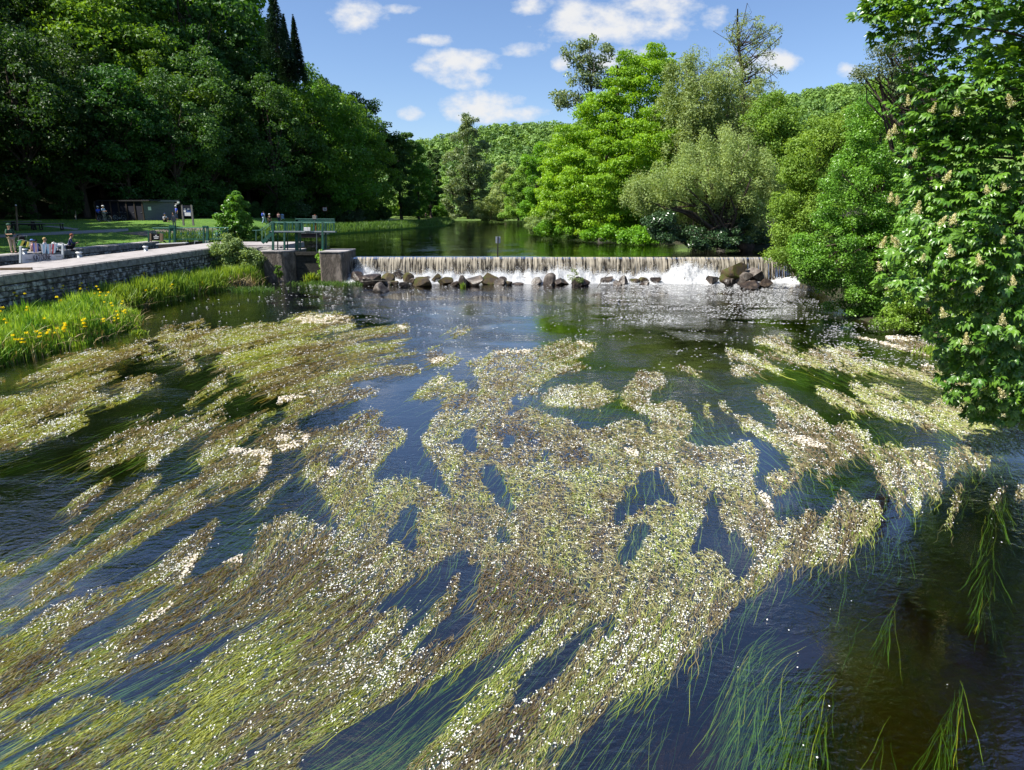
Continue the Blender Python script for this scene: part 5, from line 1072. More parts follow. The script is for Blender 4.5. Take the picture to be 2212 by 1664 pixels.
P('beech', 'big bright green beech with layered branches on the right bank', 'tree', 76, (1345, 508), [(1400, 215, 92, 100), (1325, 285, 95, 90), (1252, 362, 84, 90), (1350, 385, 130, 110, -2), (1225, 425, 74, 70), (1290, 420, 90, 80, -4), (1400, 330, 90, 90, -4), (1300, 262, 62, 50), (1225, 340, 50, 50), (1370, 185, 56, 52), (1300, 470, 95, 38, -3), (1440, 190, 42, 66), (1455, 320, 80, 110), (1440, 150, 22, 34), (1410, 470, 80, 46, -2)], 'leaf_beech', 160000, .25, .16, nlobe=700, lr=.8, inner=.22, r0=.5, nb=30, flat=.45, seed=312, spread=.9)
P('willow', 'tall pale olive willow right of the big beech', 'tree', 70, (1560, 520), [(1495, 235, 72, 84), (1580, 240, 74, 70), (1530, 310, 90, 80), (1640, 300, 62, 80), (1490, 165, 26, 34), (1655, 370, 50, 60)], 'leaf_willow', 80000, .26, .10, nlobe=300, lr=.72, r0=.4, nb=34, flat=1.3, seed=313, trunk='bark_grey', spread=1.1)
P('ash', 'tall thin half-bare tree standing above all the others on the right bank', 'tree', 84, (1612, 500), [(1605, 62, 30, 30), (1655, 85, 32, 26), (1572, 92, 22, 34), (1625, 120, 40, 26), (1590, 150, 34, 30), (1660, 165, 40, 26), (1640, 60, 20, 20), (1610, 195, 44, 26)], 'leaf_willow', 4200, .26, .1, nlobe=170, lr=.55, r0=.42, top=(1606, 18), nb=85, seed=314, split=.93, inner=.0, core=.1, trunk='bark')
P('ash', 'small half-bare tree left of the tall thin one, above the willow', 'tree', 88, (1505, 500), [(1500, 130, 32, 24), (1525, 160, 34, 26), (1475, 150, 20, 18), (1560, 150, 30, 24)], 'leaf_willow', 2600, .24, .1, nlobe=110, lr=.6, r0=.2, top=(1500, 100), nb=60, seed=315, split=.85, inner=0, core=.1)
P('willow', 'low pale willow with a dark trunk leaning left over the pool', 'tree', 55, (1622, 540), [(1440, 395, 72, 48), (1520, 370, 80, 60), (1600, 400, 76, 66), (1400, 425, 50, 36), (1500, 435, 100, 42, 2), (1640, 430, 54, 60), (1560, 340, 60, 50)], 'leaf_willow', 80000, .17, .065, nlobe=300, lr=.55, r0=.42, top=(1436, 434), nb=44, seed=316, flat=1.3, spread=1.2, trunk='bark', basez=1)
P('laurel', 'low glossy dark shrub hanging over the water under the leaning willow', 'shrub', 53, (1500, 545), [(1450, 505, 50, 24), (1520, 515, 52, 24), (1580, 505, 46, 36, 2), (1425, 480, 34, 24)], 'leaf_gloss', 22000, .17, .1, nlobe=90, lr=.5, r0=.1, seed=317, up=.7)
P('riverside_bush', 'low dark bushes along the waterline under the big beech', 'shrub', 70, (1330, 522), [(1250, 500, 50, 20, 4), (1320, 508, 60, 18), (1390, 515, 60, 20, -5), (1200, 494, 40, 14, 8)], 'leaf_beech', 16000, .24, .15, nlobe=100, lr=.7, r0=.08, seed=331)
P('undergrowth', 'dark tangled bushes behind the leaning willow trunk', 'shrub', 60, (1600, 540), [(1580, 480, 90, 60), (1500, 470, 70, 50), (1660, 490, 50, 60)], 'leaf_gloss', 24000, .2, .12, seed=318)
P('riverside_tree', 'brownish-green tree filling the gap right of the tall willow', 'tree', 62, (1690, 520), [(1700, 330, 52, 60), (1680, 400, 50, 70), (1745, 350, 50, 60), (1670, 260, 46, 50)], 'leaf_olive', 42000, .21, .12, nlobe=170, lr=.85, r0=.3, seed=319)
P('riverside_tree', 'yellow-green feathery tree between the willows and the bright alder', 'tree', 43, (1760, 590), [(1762, 350, 60, 80), (1730, 430, 56, 80), (1770, 480, 66, 80), (1715, 520, 48, 46), (1700, 545, 40, 32), (1765, 570, 50, 40), (1820, 300, 60, 60)], 'leaf_olive', 75000, .15, .08, nlobe=260, lr=.6, r0=.25, seed=320, spread=.6)
P('alder', 'bright green glossy alder bush hanging over the river below the weir', 'tree', 32, (1890, 680), [(1850, 420, 84, 90), (1900, 330, 76, 84), (1800, 540, 84, 76), (1900, 560, 100, 100), (1850, 630, 72, 48), (1950, 450, 70, 120), (1760, 560, 46, 50), (1960, 640, 60, 50), (1870, 260, 46, 40), (1850, 672, 66, 26), (1930, 680, 60, 24)], 'leaf_alder', 130000, .095, .07, nlobe=420, lr=.42, r0=.22, nb=40, seed=321, spread=.6)
P('alder', 'darker tree rising behind the bright alder bush', 'tree', 37, (1960, 640), [(1930, 250, 70, 80), (1990, 330, 80, 120), (2000, 480, 80, 140), (1900, 210, 34, 40)], 'leaf_olive', 50000, .13, .08, nlobe=200, lr=.6, r0=.3, seed=322)
P('larch', 'drooping dark twigs of a tree against the sky behind the chestnut', 'tree', 24, (2070, 600), [(1905, 112, 32, 12), (1880, 162, 36, 14), (1930, 150, 40, 18), (1960, 90, 40, 30), (1975, 200, 50, 40)], 'leaf_poplar', 7000, .09, .04, nlobe=120, lr=.3, r0=.2, top=(1990, 60), nb=60, seed=323, inner=0, core=.1, flat=.6)
P('bush', 'round green bush beside the lock gates', 'shrub', 63, (508, 528), [(510, 450, 24, 26), (500, 485, 36, 34), (528, 490, 28, 26), (512, 428, 12, 10)], 'leaf_alder', 20000, .2, .12, nlobe=90, r0=.12, gz=2.6, seed=324)
P('sallow', 'pale leafy shrub growing at the foot of the quay wall and over its top', 'shrub', 47.2, (508, 612), [(500, 545, 34, 22), (530, 560, 34, 22), (495, 520, 20, 14), (520, 585, 34, 20), (480, 560, 20, 20), (508, 610, 30, 18)], 'leaf_willow', 20000, .13, .085, nlobe=110, lr=.35, r0=.08, gz=0, seed=325, spread=.7)
P('bush', 'small leafy bush growing out of the right sluice pier', 'shrub', 46.9, (700, 590), [(697, 558, 12, 14), (702, 572, 10, 12), (692, 545, 5, 8), (698, 585, 8, 10)], 'leaf_alder', 1600, .12, .09, nlobe=30, lr=.18, r0=.03, gz=.4, seed=326, group=None)
P('bush', 'tiny yellow-green bush at the foot of the left sluice pier', 'shrub', 46.5, (603, 602), [(603, 588, 8, 12), (600, 577, 4, 6)], 'leaf_lime', 900, .1, .06, nlobe=16, lr=.14, r0=.02, gz=.1, seed=327)
P('bush', 'small twiggy bush among the boulders in the middle of the weir foot', 'shrub', 44.6, (1240, 617), [(1240, 596, 10, 14), (1250, 604, 10, 8)], 'leaf_willow', 500, .1, .05, nlobe=20, lr=.2, r0=.03, nb=18, gz=.05, seed=328, inner=0)
P('riverside_bush', 'dark bush at the water edge between the bright alder and the chestnut', 'shrub', 27.5, (2000, 700), [(1990, 650, 70, 50), (2040, 620, 90, 90), (1940, 690, 50, 26), (2080, 700, 60, 50), (2120, 560, 90, 120)], 'leaf_alder', 34000, .1, .07, nlobe=160, lr=.35, r0=.1, gz=.4, seed=329, spread=.6)
P('riverside_bush', 'shaded low bush on the bank behind the chestnut tips', 'shrub', 21, (2130, 800), [(2120, 740, 80, 60), (2170, 690, 90, 110), (2080, 780, 40, 30), (2200, 800, 90, 70)], 'leaf_olive', 20000, .09, .06, nlobe=110, lr=.3, r0=.08, gz=.3, seed=330, spread=.6)
# horse chestnut leaning in from the right, close by
rg = np.random.default_rng(44)
Yc = 13.2; tb = np.array([16.2, 15.5, .6])
o = empty('horse_chestnut', tb, 0, 'horse chestnut with large palmate leaves and cream flower spikes, leaning in from the right', 'tree')
env = []
for (px, py, rx, ry, dy) in [(2080, 40, 195, 95, 0), (2120, 200, 190, 120, 0), (2105, 350, 160, 110, 0), (2110, 480, 165, 110, -.3), (2090, 560, 170, 90, -.4), (1970, 610, 85, 42, -.4), (2130, 690, 125, 100, -.3), (2140, 800, 110, 90, -.2), (2170, 880, 90, 46, 0), (2240, 300, 200, 300, .8), (2260, 650, 160, 260, .6), (1925, 30, 75, 34, .2), (2010, 300, 85, 60, .2), (2300, 0, 200, 200, 0.5)]:
    c = atY(px, py, Yc + dy); s = proj(*c)[2] / F; env.append((*(c - tb), rx * s, min(rx, ry) * s * .9 + .2, ry * s))
env = np.array(env); nl = 8200; w_ = env[:, 3] * env[:, 5]; w_ /= w_.sum()
kk = rg.choice(len(env), nl * 3, p=w_); d = unit(rg.normal(size=(nl * 3, 3)) + [-.25, -.45, .1]); C = env[kk, :3] + d * env[kk, 3:] * rg.uniform(.35, 1.03, (nl * 3, 1)) ** .6
gap = fbm((C[:, 0] + 40) * 1.1 + C[:, 1] * .5, (C[:, 2] + 30) * 1.5, 77, 3); C = C[gap + rg.uniform(-.05, .05, len(gap)) > .33][:nl]; nl = len(C)
out = unit(C - np.array([env[:, 0].mean() + 2, env[:, 1].mean() + 1.5, env[:, 2].mean()]))
ax = unit(out * .8 + rg.normal(size=(nl, 3)) * .45 + [0, 0, -.15]); nr = unit(np.array([0, 0, 1.0]) + rg.normal(size=(nl, 3)) * .35 + out * .3); nr = unit(nr - ax * np.sum(nr * ax, 1, keepdims=True) * .9)
sd_ = unit(np.cross(nr, ax)); VV, QQ, AA = [], [], []; b0 = 0; lt = rg.uniform(0, 1, nl); sz = rg.uniform(.10, .20, nl)
for j, an in enumerate([-1.75, -1.1, -.5, 0, .5, 1.1, 1.75]):
    l = sz * [.55, .8, .95, 1.05, .95, .8, .55][j] * 1.05; dr = ax * math.cos(an) + sd_ * math.sin(an); dr = unit(dr + nr * -.18); sd2 = unit(np.cross(nr, dr)); wd = l * .20
    fold = nr * (wd * .5)[:, None]
    p0 = C; p1 = C + dr * (l * .62)[:, None] - nr * (l * .02)[:, None]; p2 = C + dr * l[:, None] - nr * (l * .28)[:, None]; pm = C + dr * (l * .3)[:, None]
    V = np.stack([p0, pm + sd2 * (wd * .6)[:, None] + fold * .6, p1 + sd2 * wd[:, None] + fold * .5, p2, p1 - sd2 * wd[:, None] + fold * .5, pm - sd2 * (wd * .6)[:, None] + fold * .6, pm, p1], 1)
    b = np.arange(nl)[:, None] * 8 + b0; Qs = np.concatenate([b + [0, 1, 6, 6], b + [1, 2, 7, 6], b + [2, 3, 7, 7], b + [0, 6, 5, 5], b + [6, 7, 4, 5], b + [7, 3, 4, 4]])
    VV.append(V.reshape(-1, 3)); QQ.append(Qs); AA.append(np.repeat(np.clip(lt * .6 + rg.uniform(0, .4, nl), 0, 1), 8)); b0 += nl * 8
QQ = np.concatenate(QQ); quad = QQ[:, 2] != QQ[:, 3]
mk('crown', np.concatenate(VV), [QQ[quad], QQ[~quad][:, :3]], M['leaf_chestnut'], o, np.concatenate(AA))
mb = MB(); mb.tube([(0, 0, -1), (-.2, -.4, 2), (-.5, -.8, 4.5), (-.6, -1.2, 7), (-.8, -1.6, 10)], [.34, .3, .26, .2, .12], 12)
for c in C[rg.choice(nl, 70, replace=False)]:
    h = np.clip(c[2] * .6 + 1.5, 1.0, 8.5); s = np.array([-.04 * h - .15, -.15 * h, h]); m_ = s * .5 + c * .5 + [0, 0, .35]; mb.tube([s, s * .7 + m_ * .3 + [0, 0, .1], m_, m_ * .4 + c * .6 + [0, 0, .1], c], [.07, .055, .035, .02, .006], 6)
mb.build('trunk', M['bark'], o, smooth=True)
M['panicle'] = weedmat('chestnut_flower', [(0, (.46, .46, .18)), (.5, (.66, .62, .36)), (1, (.78, .74, .54))], .3, .8, .1)
spots = [(1880, 420), (1890, 545), (1950, 520), (1960, 540), (1910, 300), (1975, 250), (1990, 470), (2050, 560), (2085, 490), (2130, 420), (1935, 645), (1905, 590), (2160, 240), (2190, 420), (2150, 530), (1985, 355), (2040, 400), (2090, 260), (2100, 640), (2170, 620), (2060, 700), (2095, 755), (2130, 800), (2190, 760), (2200, 560), (2120, 580), (1985, 575), (2010, 665), (2050, 490), (2140, 700), (1950, 430), (2030, 250), (2195, 350), (2160, 860), (1865, 330)]
fb = None
def panicle(sd_):
    r_ = np.random.default_rng(sd_); n = 260; t = r_.uniform(0, 1, n); C_ = np.stack([r_.normal(0, .032, n) * (1.25 - t), r_.normal(0, .032, n) * (1.25 - t), t * .24], 1)
    return leaves(r_, C_, unit(r_.normal(size=(n, 3))), .026, .018, r_.uniform(0, 1, n))
pm_ = [panicle(1), panicle(2)]; pms = []
for k, (px, py) in enumerate(spots):
    c = None
    c = atY(px, py, Yc - rg.uniform(.9, 1.5)) - tb
    dnear = np.linalg.norm((C - c) * [1, .35, 1], axis=1); q = C[np.argmin(dnear)]; c = np.array([c[0] * .5 + q[0] * .5, min(q[1] - .22, c[1] + .5), c[2] * .5 + q[2] * .5 + .05])
    if k < 2: ob = mk('flower_spike', pm_[k][0], pm_[k][1], M['panicle'], o, pm_[k][2]); pms.append(ob)
    else: ob = pms[k % 2].copy(); COL.objects.link(ob); ob.parent = o
    ob.location = c; s1 = rg.uniform(.6, 1.0); ob.scale = (s1, s1, s1); ob.rotation_euler = (rg.uniform(-.4, .5), rg.uniform(-.6, .3), rg.uniform(0, 6))
# ================================================================== irises, reeds, bank grass
M['mud'] = surf('mudbank', (.06, .045, .025, 1), (.035, .03, .018, 1), 2, .8, .5, 12)
wl = np.array([(-16.2, 10), (-16.6, 16), (-17.0, 20.9), (-16.6, 24.5), (-16.5, 28.5), (-17.6, 30.6), (-19.4, 31.6), (-19.6, 36), (-19.0, 41), (-17.6, 45), (-17.2, 46.8)])
def bedx(y): return np.interp(y, wl[:, 1], wl[:, 0])
def bedz(x, y): return -.25 + .55 * sst((bedx(y) + .15 - x) / 1.1) + .25 * sst((bedx(y) - x) / 4)
grid('mudbank', np.linspace(-21.6, -15.5, 40), np.linspace(10, 47.2, 60), bedz, M['mud'])
def blades(rg, base, h, w, tone, lean=.35, nseg=4, pref=(0, 0)):
    n = len(base); a = rg.uniform(0, 6.28, n); le = np.abs(rg.normal(0, lean, n)); dx = np.stack([np.cos(a) * le + pref[0], np.sin(a) * le + pref[1]], 1)
    tt = np.linspace(0, 1, nseg + 1)[None, :, None]; C_ = np.concatenate([base[:, None, :2] + dx[:, None] * (tt ** 2) * h[:, None, None], base[:, None, 2:] + h[:, None, None] * (tt - .25 * le[:, None, None] * tt ** 3)], 2)
    sd_ = np.stack([-np.sin(a * 1.7), np.cos(a * 1.7), 0 * a], 1)[:, None]; ww = (w[:, None] * np.array([.8] + [1] * (nseg - 1) + [.05]))[..., None] / 2
    V = np.stack([C_ + sd_ * ww, C_ - sd_ * ww], 2).reshape(-1, 3); k = (nseg + 1) * 2; b = (np.arange(n) * k)[:, None, None] + (np.arange(nseg) * 2)[None, :, None]
    return V, (b + np.array([0, 1, 3, 2])[None, None]).reshape(-1, 4), np.repeat(tone, k)
rg = np.random.default_rng(55)
n = 30000; y = rg.uniform(12, 31, n); x = rg.uniform(-21.2, -16.3, n); ok = x < bedx(y) - .05 + .25 * (vnoise(y * 2, 0 * y, 5) - .5); x, y = x[ok], y[ok]; z = bedz(x, y)
ht = (.30 + .95 * fbm(x * 1.1, y * 1.1, 6) ** 1.3) * rg.uniform(.6, 1.15, len(x)) * (1 - .25 * sst((x + 17.6) / 1.2)); cl = fbm(x * 1.4, y * 1.4, 9)
V, Q, A = blades(rg, np.stack([x, y, z], 1), ht, rg.uniform(.018, .04, len(x)), np.clip(cl * 1.1 - .1 + rg.normal(0, .18, len(x)), 0, 1), .28)
T(mk('iris_bed', V, Q, M['grass_blade'], None, A), 'bright green bed of iris leaves and grass below the quay wall', 'iris leaves', kind='stuff')
cen = [(rg.uniform(-21, bedx(yy) - .3), yy) for yy in rg.uniform(31.5, 46.8, 60)]; cen = np.array(cen); k = rg.integers(0, 60, 12000)
x = cen[k, 0] + rg.normal(0, .28, len(k)); y = cen[k, 1] + rg.normal(0, .4, len(k)); ok = (x < bedx(y) + .1) & (x > -21.3); x, y, k = x[ok], y[ok], k[ok]
V, Q, A = blades(rg, np.stack([x, y, bedz(x, y)], 1), rg.uniform(.6, 1.25, len(x)) * rg.uniform(.6, 1.1, 60)[k], rg.uniform(.025, .045, len(x)), np.clip(rg.uniform(0, 1, 60)[k] * .6 + rg.uniform(0, .4, len(x)), 0, 1), .25)
T(mk('reed_fringe', V, Q, M['grass_blade'], None, A), 'ragged fringe of tall green reeds between the iris bed and the sluice', 'reeds', kind='stuff')
def tuft(name, px, py, n, r, h, label, mat='grass_blade', sx=1.0, seed=1, lean=.4):
    g = np.random.default_rng(seed); c = at(px, py, 0); B = np.stack([g.normal(0, r * sx, n), g.normal(0, r * .5, n), np.full(n, -.05)], 1)
    V, Q, A = blades(g, B, g.uniform(.4, 1, n) * h, g.uniform(.02, .04, n), g.uniform(0, 1, n), lean); o = mk(name, V, Q, M[mat], None, A); o.location = c; return T(o, label, 'reeds', 'reed tufts at the weir')
tuft('reed_tuft', 732, 607, 1500, .42, 1.05, 'dense bright green reed tuft in front of the right sluice pier', sx=1.3, seed=1)
tuft('reed_tuft', 674, 608, 350, .22, .8, 'narrow reed tuft in front of the sluice gate', seed=2)
tuft('reed_tuft', 712, 615, 900, 1.1, .4, 'low greyish reeds around the foot of the dense reed tuft', 'grass_dark', sx=1.2, seed=3, lean=.8)
tuft('reed_tuft', 780, 614, 260, .35, .3, 'short grass at the left end of the boulders', 'grass_dark', seed=4, lean=.7)
tuft('reed_tuft', 1000, 622, 40, .1, .5, 'few reed blades in front of the black hunched boulder', seed=5)
tuft('reed_tuft', 545, 630, 500, .9, .5, 'bleached straggling reeds at the water line below the shrub', 'grass_dark', sx=.8, seed=6, lean=.8)
tuft('reed_tuft', 302, 722, 200, .16, .3, 'small floating tuft of grass at the tip of the iris bed', seed=7)
tuft('reed_tuft', 2045, 765, 700, .35, .45, 'bright green tuft under the chestnut beside the pale scum', sx=1.2, seed=8)
M['straw'] = leafmat('straw', (.22, .16, .07, 1), (.45, .38, .20, 1), .2, .7)
n = 1500; y = rg.uniform(13, 46, n); x = bedx(y) - rg.uniform(-.1, 1.6, n) * (y < 31) - rg.uniform(0, .9, n) * (y >= 31)
V, Q, A = blades(rg, np.stack([x, y, bedz(x, y)], 1), rg.uniform(.3, .85, n), rg.uniform(.02, .035, n), rg.uniform(0, 1, n), .8)
T(mk('dead_reeds', V, Q, M['straw'], None, A), 'bent straw-coloured dead blades among the irises and reeds', 'dead reeds', kind='stuff')
# yellow irises: stalk with flowers
def iris_proto(sd_):
    g = np.random.default_rng(sd_); ob = mk('yellow_iris', *MB_arr([((0, 0, 0), (.02, 0, .5), (.05, .01, .95)), ]), M['grass_blade'], None, None)
    V, F3 = [], []
    for j in range(int(g.integers(1, 3))):
        c = np.array([.05 + g.normal(0, .03), g.normal(0, .03), .97 - .12 * j])
        for q in range(6):
            a = q * math.pi / 3 + j; u = np.array([math.cos(a), math.sin(a), 0]); s = np.array([-u[1], u[0], 0]); up_ = .02 if q % 2 else .06
            b = len(V); V += [c, c + u * .035 + s * .022 + [0, 0, up_], c + u * .065 + [0, 0, up_ * (.2 if q % 2 == 0 else 1.0) - .02 * (q % 2 == 0)], c + u * .035 - s * .022 + [0, 0, up_]]; F3 += [(b, b + 1, b + 2, b + 3)]
    mk('flower', V, np.array(F3), M['iris_yellow'], ob); return ob
def MB_arr(l):
    mb = MB()
    for pts in l: mb.tube(pts, [.008, .006, .004], 5)
    return np.concatenate(mb.v), ([np.concatenate(mb.f4)] + ([np.concatenate(mb.f3)] if mb.f3 else []))
M['iris_yellow'] = leafmat('iris_petal', (.80, .66, .01, 1), (.86, .78, .03, 1), .3, .6, .1, .02)
ip = [iris_proto(1), iris_proto(2), iris_proto(3)]; fi = [(12, 640), (85, 612), (100, 622), (120, 625), (128, 640), (140, 648), (160, 612), (48, 652), (30, 668), (55, 668), (62, 690), (75, 640), (175, 655), (182, 628), (190, 640), (205, 652), (214, 640), (220, 660), (230, 668), (236, 655), (243, 668), (250, 640), (258, 672), (265, 660), (278, 668), (284, 672), (300, 668), (306, 680), (312, 674), (146, 700), (155, 706), (162, 712), (168, 700), (178, 708), (188, 700), (195, 712), (200, 704), (210, 708), (218, 700), (226, 712), (10, 700), (16, 716), (152, 718), (170, 722), (205, 724), (98, 700), (132, 676), (60, 720), (240, 700), (262, 690), (290, 690), (228, 690), (250, 680), (196, 690)]
f2 = [(352, 622), (395, 618), (402, 612), (437, 612), (452, 626), (508, 572), (530, 566), (545, 560), (548, 566), (590, 572), (583, 577), (470, 600)]
for k, (px, py) in enumerate(fi + f2):
    far = k >= len(fi); hh = 1.0 + bedz(-19, 25) ; p = at(px, py, .95 if not far else 1.0)
    ob = ip[k] if k < 3 else copy_tree(ip[k % 3]); x, y = p[0], p[1]; x = min(max(x, -21.2), bedx(y) - .1)
    ob.location = (x, y, float(bedz(np.array(x), np.array(y)))); s_c = rg.uniform(.85, 1.15) * (1.25 if not far else 1.2); ob.scale = (s_c * .85, s_c * .85, s_c * .82); ob.rotation_euler = (0, 0, rg.uniform(0, 6))
    T(ob, ('yellow iris flowering in the reed fringe near the sluice' if far else ('yellow iris flowering near the quay wall side of the iris bed' if py < 665 else 'yellow iris flowering on the river side of the iris bed')), 'iris', 'yellow irises')
y = rg.uniform(60, 168, 16000); x = lbx(y) - rg.uniform(-.3, 2.2, len(y)) * (1 + .8 * (y > 90)); ok = x < lbx(y) + .3; z = hL(x, y) - .25 * sst((x - lbx(y) + 1) / 1.0) * 2
V, Q, A = blades(rg, np.stack([x, y, np.maximum(z, POOL - .05)], 1), rg.uniform(.35, .95, len(x)), rg.uniform(.04, .09, len(x)), np.clip(rg.uniform(0, 1, len(x)), 0, 1), .35, 3)
T(mk('bank_grass', V, Q, M['grass_dark'], None, A), 'long grass along the left bank of the pool above the weir', 'grass', kind='stuff')
x = rg.uniform(-75, -30.8, 42000); y = rg.uniform(34, 84, len(x)); ok = (hill_d(x, y) < 2); x, y = x[ok], y[ok]
V, Q, A = blades(rg, np.stack([x, y, hL(x, y) - .01], 1), rg.uniform(.03, .09, len(x)), rg.uniform(.02, .05, len(x)), rg.uniform(0, 1, len(x)), .5, 2)
T(mk('lawn_grass', V, Q, M['grass_blade'], None, A), 'mown grass of the picnic lawn beside the lock', 'grass', kind='stuff')
# ================================================================== paths and things on the left bank
def gp(px, py):
    z = 2.6
    for _ in range(30):
        p = at(px, py, z); z2 = float(hL(np.array(p[0]), np.array(p[1]))); z = z * .5 + z2 * .5
    return np.array([p[0], p[1], z2])
M['gravel'] = surf('gravel_path', (.34, .32, .30, 1), (.25, .235, .22, 1), 2.5, .95, .4, 30, obj=False)
M['earthpath'] = surf('towpath', (.20, .165, .13, 1), (.14, .12, .09, 1), 1.2, .95, .4, 20, obj=False)
def ribbon(name, Lp, Rp, mat, dz=.02, sub=12):
    Lp, Rp = np.array(Lp, float), np.array(Rp, float); t = np.linspace(0, len(Lp) - 1, sub * (len(Lp) - 1) + 1); g = lambda P, i: np.interp(t, np.arange(len(P)), P[:, i])
    V = []
    for w in np.linspace(0, 1, 5):
        x = g(Lp, 0) * (1 - w) + g(Rp, 0) * w; y = g(Lp, 1) * (1 - w) + g(Rp, 1) * w; V.append(np.stack([x, y, hL(x, y) + dz], 1))
    V = np.stack(V, 1); m = len(t); i = np.arange((m - 1) * 4); a = (i // 4) * 5 + i % 4
    return T(mk(name, V.reshape(-1, 3), np.stack([a, a + 1, a + 6, a + 5], 1), mat, smooth=True), kind='structure')
gpt = lambda l: [gp(*q)[:2] for q in l]
ribbon('path', gpt([(-60, 517), (0, 514), (90, 509), (180, 505), (250, 502), (277, 497)]), gpt([(-60, 509), (0, 507.5), (90, 503), (180, 498.5), (250, 495.5), (277, 494.5)]), M['gravel'])
ribbon('path', gpt([(92, 490), (130, 494), (165, 498)]), gpt([(105, 488.5), (140, 491), (172, 495)]), M['gravel'], .03)
yy = np.array([62, 75, 90, 105, 120, 140, 158, 175, 195]); ribbon('towpath', np.stack([lbx(yy) - 6.6, yy], 1), np.stack([lbx(yy) - 4.3, yy], 1), M['earthpath'], .03)
# ------------------------------------------------------------------ materials
M['green_paint'] = surf('old_green_paint', (.02, .11, .08, 1), (.012, .075, .055, 1), 3, .6, .15, 20, c3=(.06, .12, .09, 1), spec=.3)
M['green_edge'] = plain('pale_green_rail', (.14, .30, .25, 1), .6)
M['greydark'] = plain('dark_timber', (.035, .03, .028, 1), .8, bump=.3); M['wood'] = surf('bare_timber', (.22, .16, .10, 1), (.14, .10, .065, 1), 5, .8, .3, 20, stretch=(1, 1, .2))
M['wood_grey'] = surf('grey_timber', (.23, .22, .20, 1), (.15, .14, .13, 1), 5, .85, .3, 20, stretch=(.3, .3, 3)); M['black'] = plain('black_panel', (.012, .012, .014, 1), .4); M['white'] = plain('white_paint', (.75, .75, .75, 1), .5, var=.1)
M['blue'] = plain('blue_panel', (.05, .10, .28, 1), .4); M['red'] = plain('red_paint', (.5, .04, .03, 1), .5); M['rust'] = plain('rusty_iron', (.22, .07, .035, 1), .8); M['steel'] = plain('galvanised_steel', (.38, .42, .46, 1), .45, .5)
M['shed_boards'] = surf('shed_boards', (.13, .135, .16, 1), (.09, .095, .115, 1), 4, .85, .3, 16, stretch=(.3, .3, 4)); M['doorpost'] = plain('brown_post', (.055, .038, .03, 1), .8); M['navy'] = plain('navy_boards', (.008, .01, .022, 1), .7); M['roof'] = plain('felt_roof', (.022, .022, .026, 1), .9); M['roofgrey'] = plain('pale_fascia', (.12, .125, .14, 1), .7)
M['banner'] = plain('banner_cloth', (.62, .62, .66, 1), .8, var=.12, scale=3); M['ink'] = plain('ink', (.03, .025, .05, 1), .8); M['rubber'] = plain('rubber', (.02, .02, .02, 1), .7)
def mod(o, c): o.location = [float(v) for v in c]; return o
def rel(o, f=1): return lambda p: np.asarray(p, float) - np.array(o.location)
# sluice frame
Y0 = 47.9; s = empty('footbridge', atY(650, 540, Y0), 0, 'green painted steel footbridge and lifting beam over the sluice gate, with stairs at its left', 'footbridge'); r = rel(s)
w = lambda px, py, dy=0: r(atY(px, py, Y0 + dy))
def part(name, segs, mat, o, th=.08):
    mb = MB()
    for a, b, *t in segs: mb.beam(a, b, *(t if t else (th,)))
    return mb.build(name, M[mat], o)
for px, th, dy in [(590, .14, 0), (614.5, .12, 0), (600, .07, 1.0), (697, .14, 0), (703.5, .14, .95), (621, .07, 1.0)]: part('post', [(w(px, 480 if dy == 0 else 482, dy), w(px, 540, dy), th)], 'green_paint', s)
part('handrail', [(w(585, 480), w(724, 480.5), .06), (w(590, 481, 1), w(722, 482, 1), .05)], 'green_edge', s)
part('deck', [(w(586, 501, .5), w(724, 501.5, .5), 1.05, .12)], 'green_paint', s); part('grating_edge', [(w(585, 500.2, -.05), w(724, 500.7, -.05), .03, .09)], 'steel', s)
for px in [586.5, 593, 604, 617, 632, 645, 652, 663, 670, 678, 686, 697, 709, 715, 722]: part('baluster', [(w(px, 480.5), w(px, 501), .10 if px in (617, 632, 652, 697, 678) else .045)], 'green_paint', s)
for px in [600, 625, 655, 690, 720]: part('baluster', [(w(px, 482, 1), w(px, 502, 1), .045)], 'green_paint', s)
part('lifting_beam', [(w(639, 475.5, .5), w(722.5, 475.8, .5), .22, .2)], 'green_paint', s); part('lifting_beam', [(w(639, 473.2, .5), w(722.5, 473.4, .5), .26, .03)], 'green_edge', s)
part('lifting_post', [(w(641.5, 475, .5), w(641.5, 541, .5), .22)], 'green_paint', s); part('lifting_post', [(w(648.5, 478, .5), w(648.5, 541, .5), .1)], 'green_paint', s); part('lifting_post', [(w(720, 476, .5), w(720, 483, .5), .16)], 'green_paint', s)
part('winch_housing', [(w(680, 466, .5), w(680, 473.5, .5), .27, .27)], 'wood_grey', s); part('winch_cap', [(w(680, 463.8, .5), w(680, 465.8, .5), .1)], 'rust', s)
part('spindle', [(w(682, 477, .5), w(682, 500, .5), .07)], 'rust', s); part('spindle', [(w(684, 502, .5), w(684, 545, .5), .045)], 'steel', s)
part('motor_box', [(w(661.5, 491.5, -.1), w(661.5, 499, -.1), .3, .2)], 'white', s); part('motor_box', [(w(668, 491.5, -.1), w(668, 499, -.1), .16, .2)], 'white', s); part('crank_bracket', [(w(660, 503, -.1), w(669, 503, -.1), .1, .12)], 'wood_grey', s)
part('stair_stringer', [(w(590, 501), w(566.5, 525), .05, .22)], 'green_paint', s); part('stair_stringer', [(w(594, 501, .9), w(574, 524, .9), .05, .2)], 'green_paint', s)
for k in range(5): q = (k + .5) / 5; part('step', [(w(590 - 23 * q, 502 + 22 * q, 0), w(594 - 20 * q, 502 + 21 * q, .9), .26, .03)], 'green_paint', s)
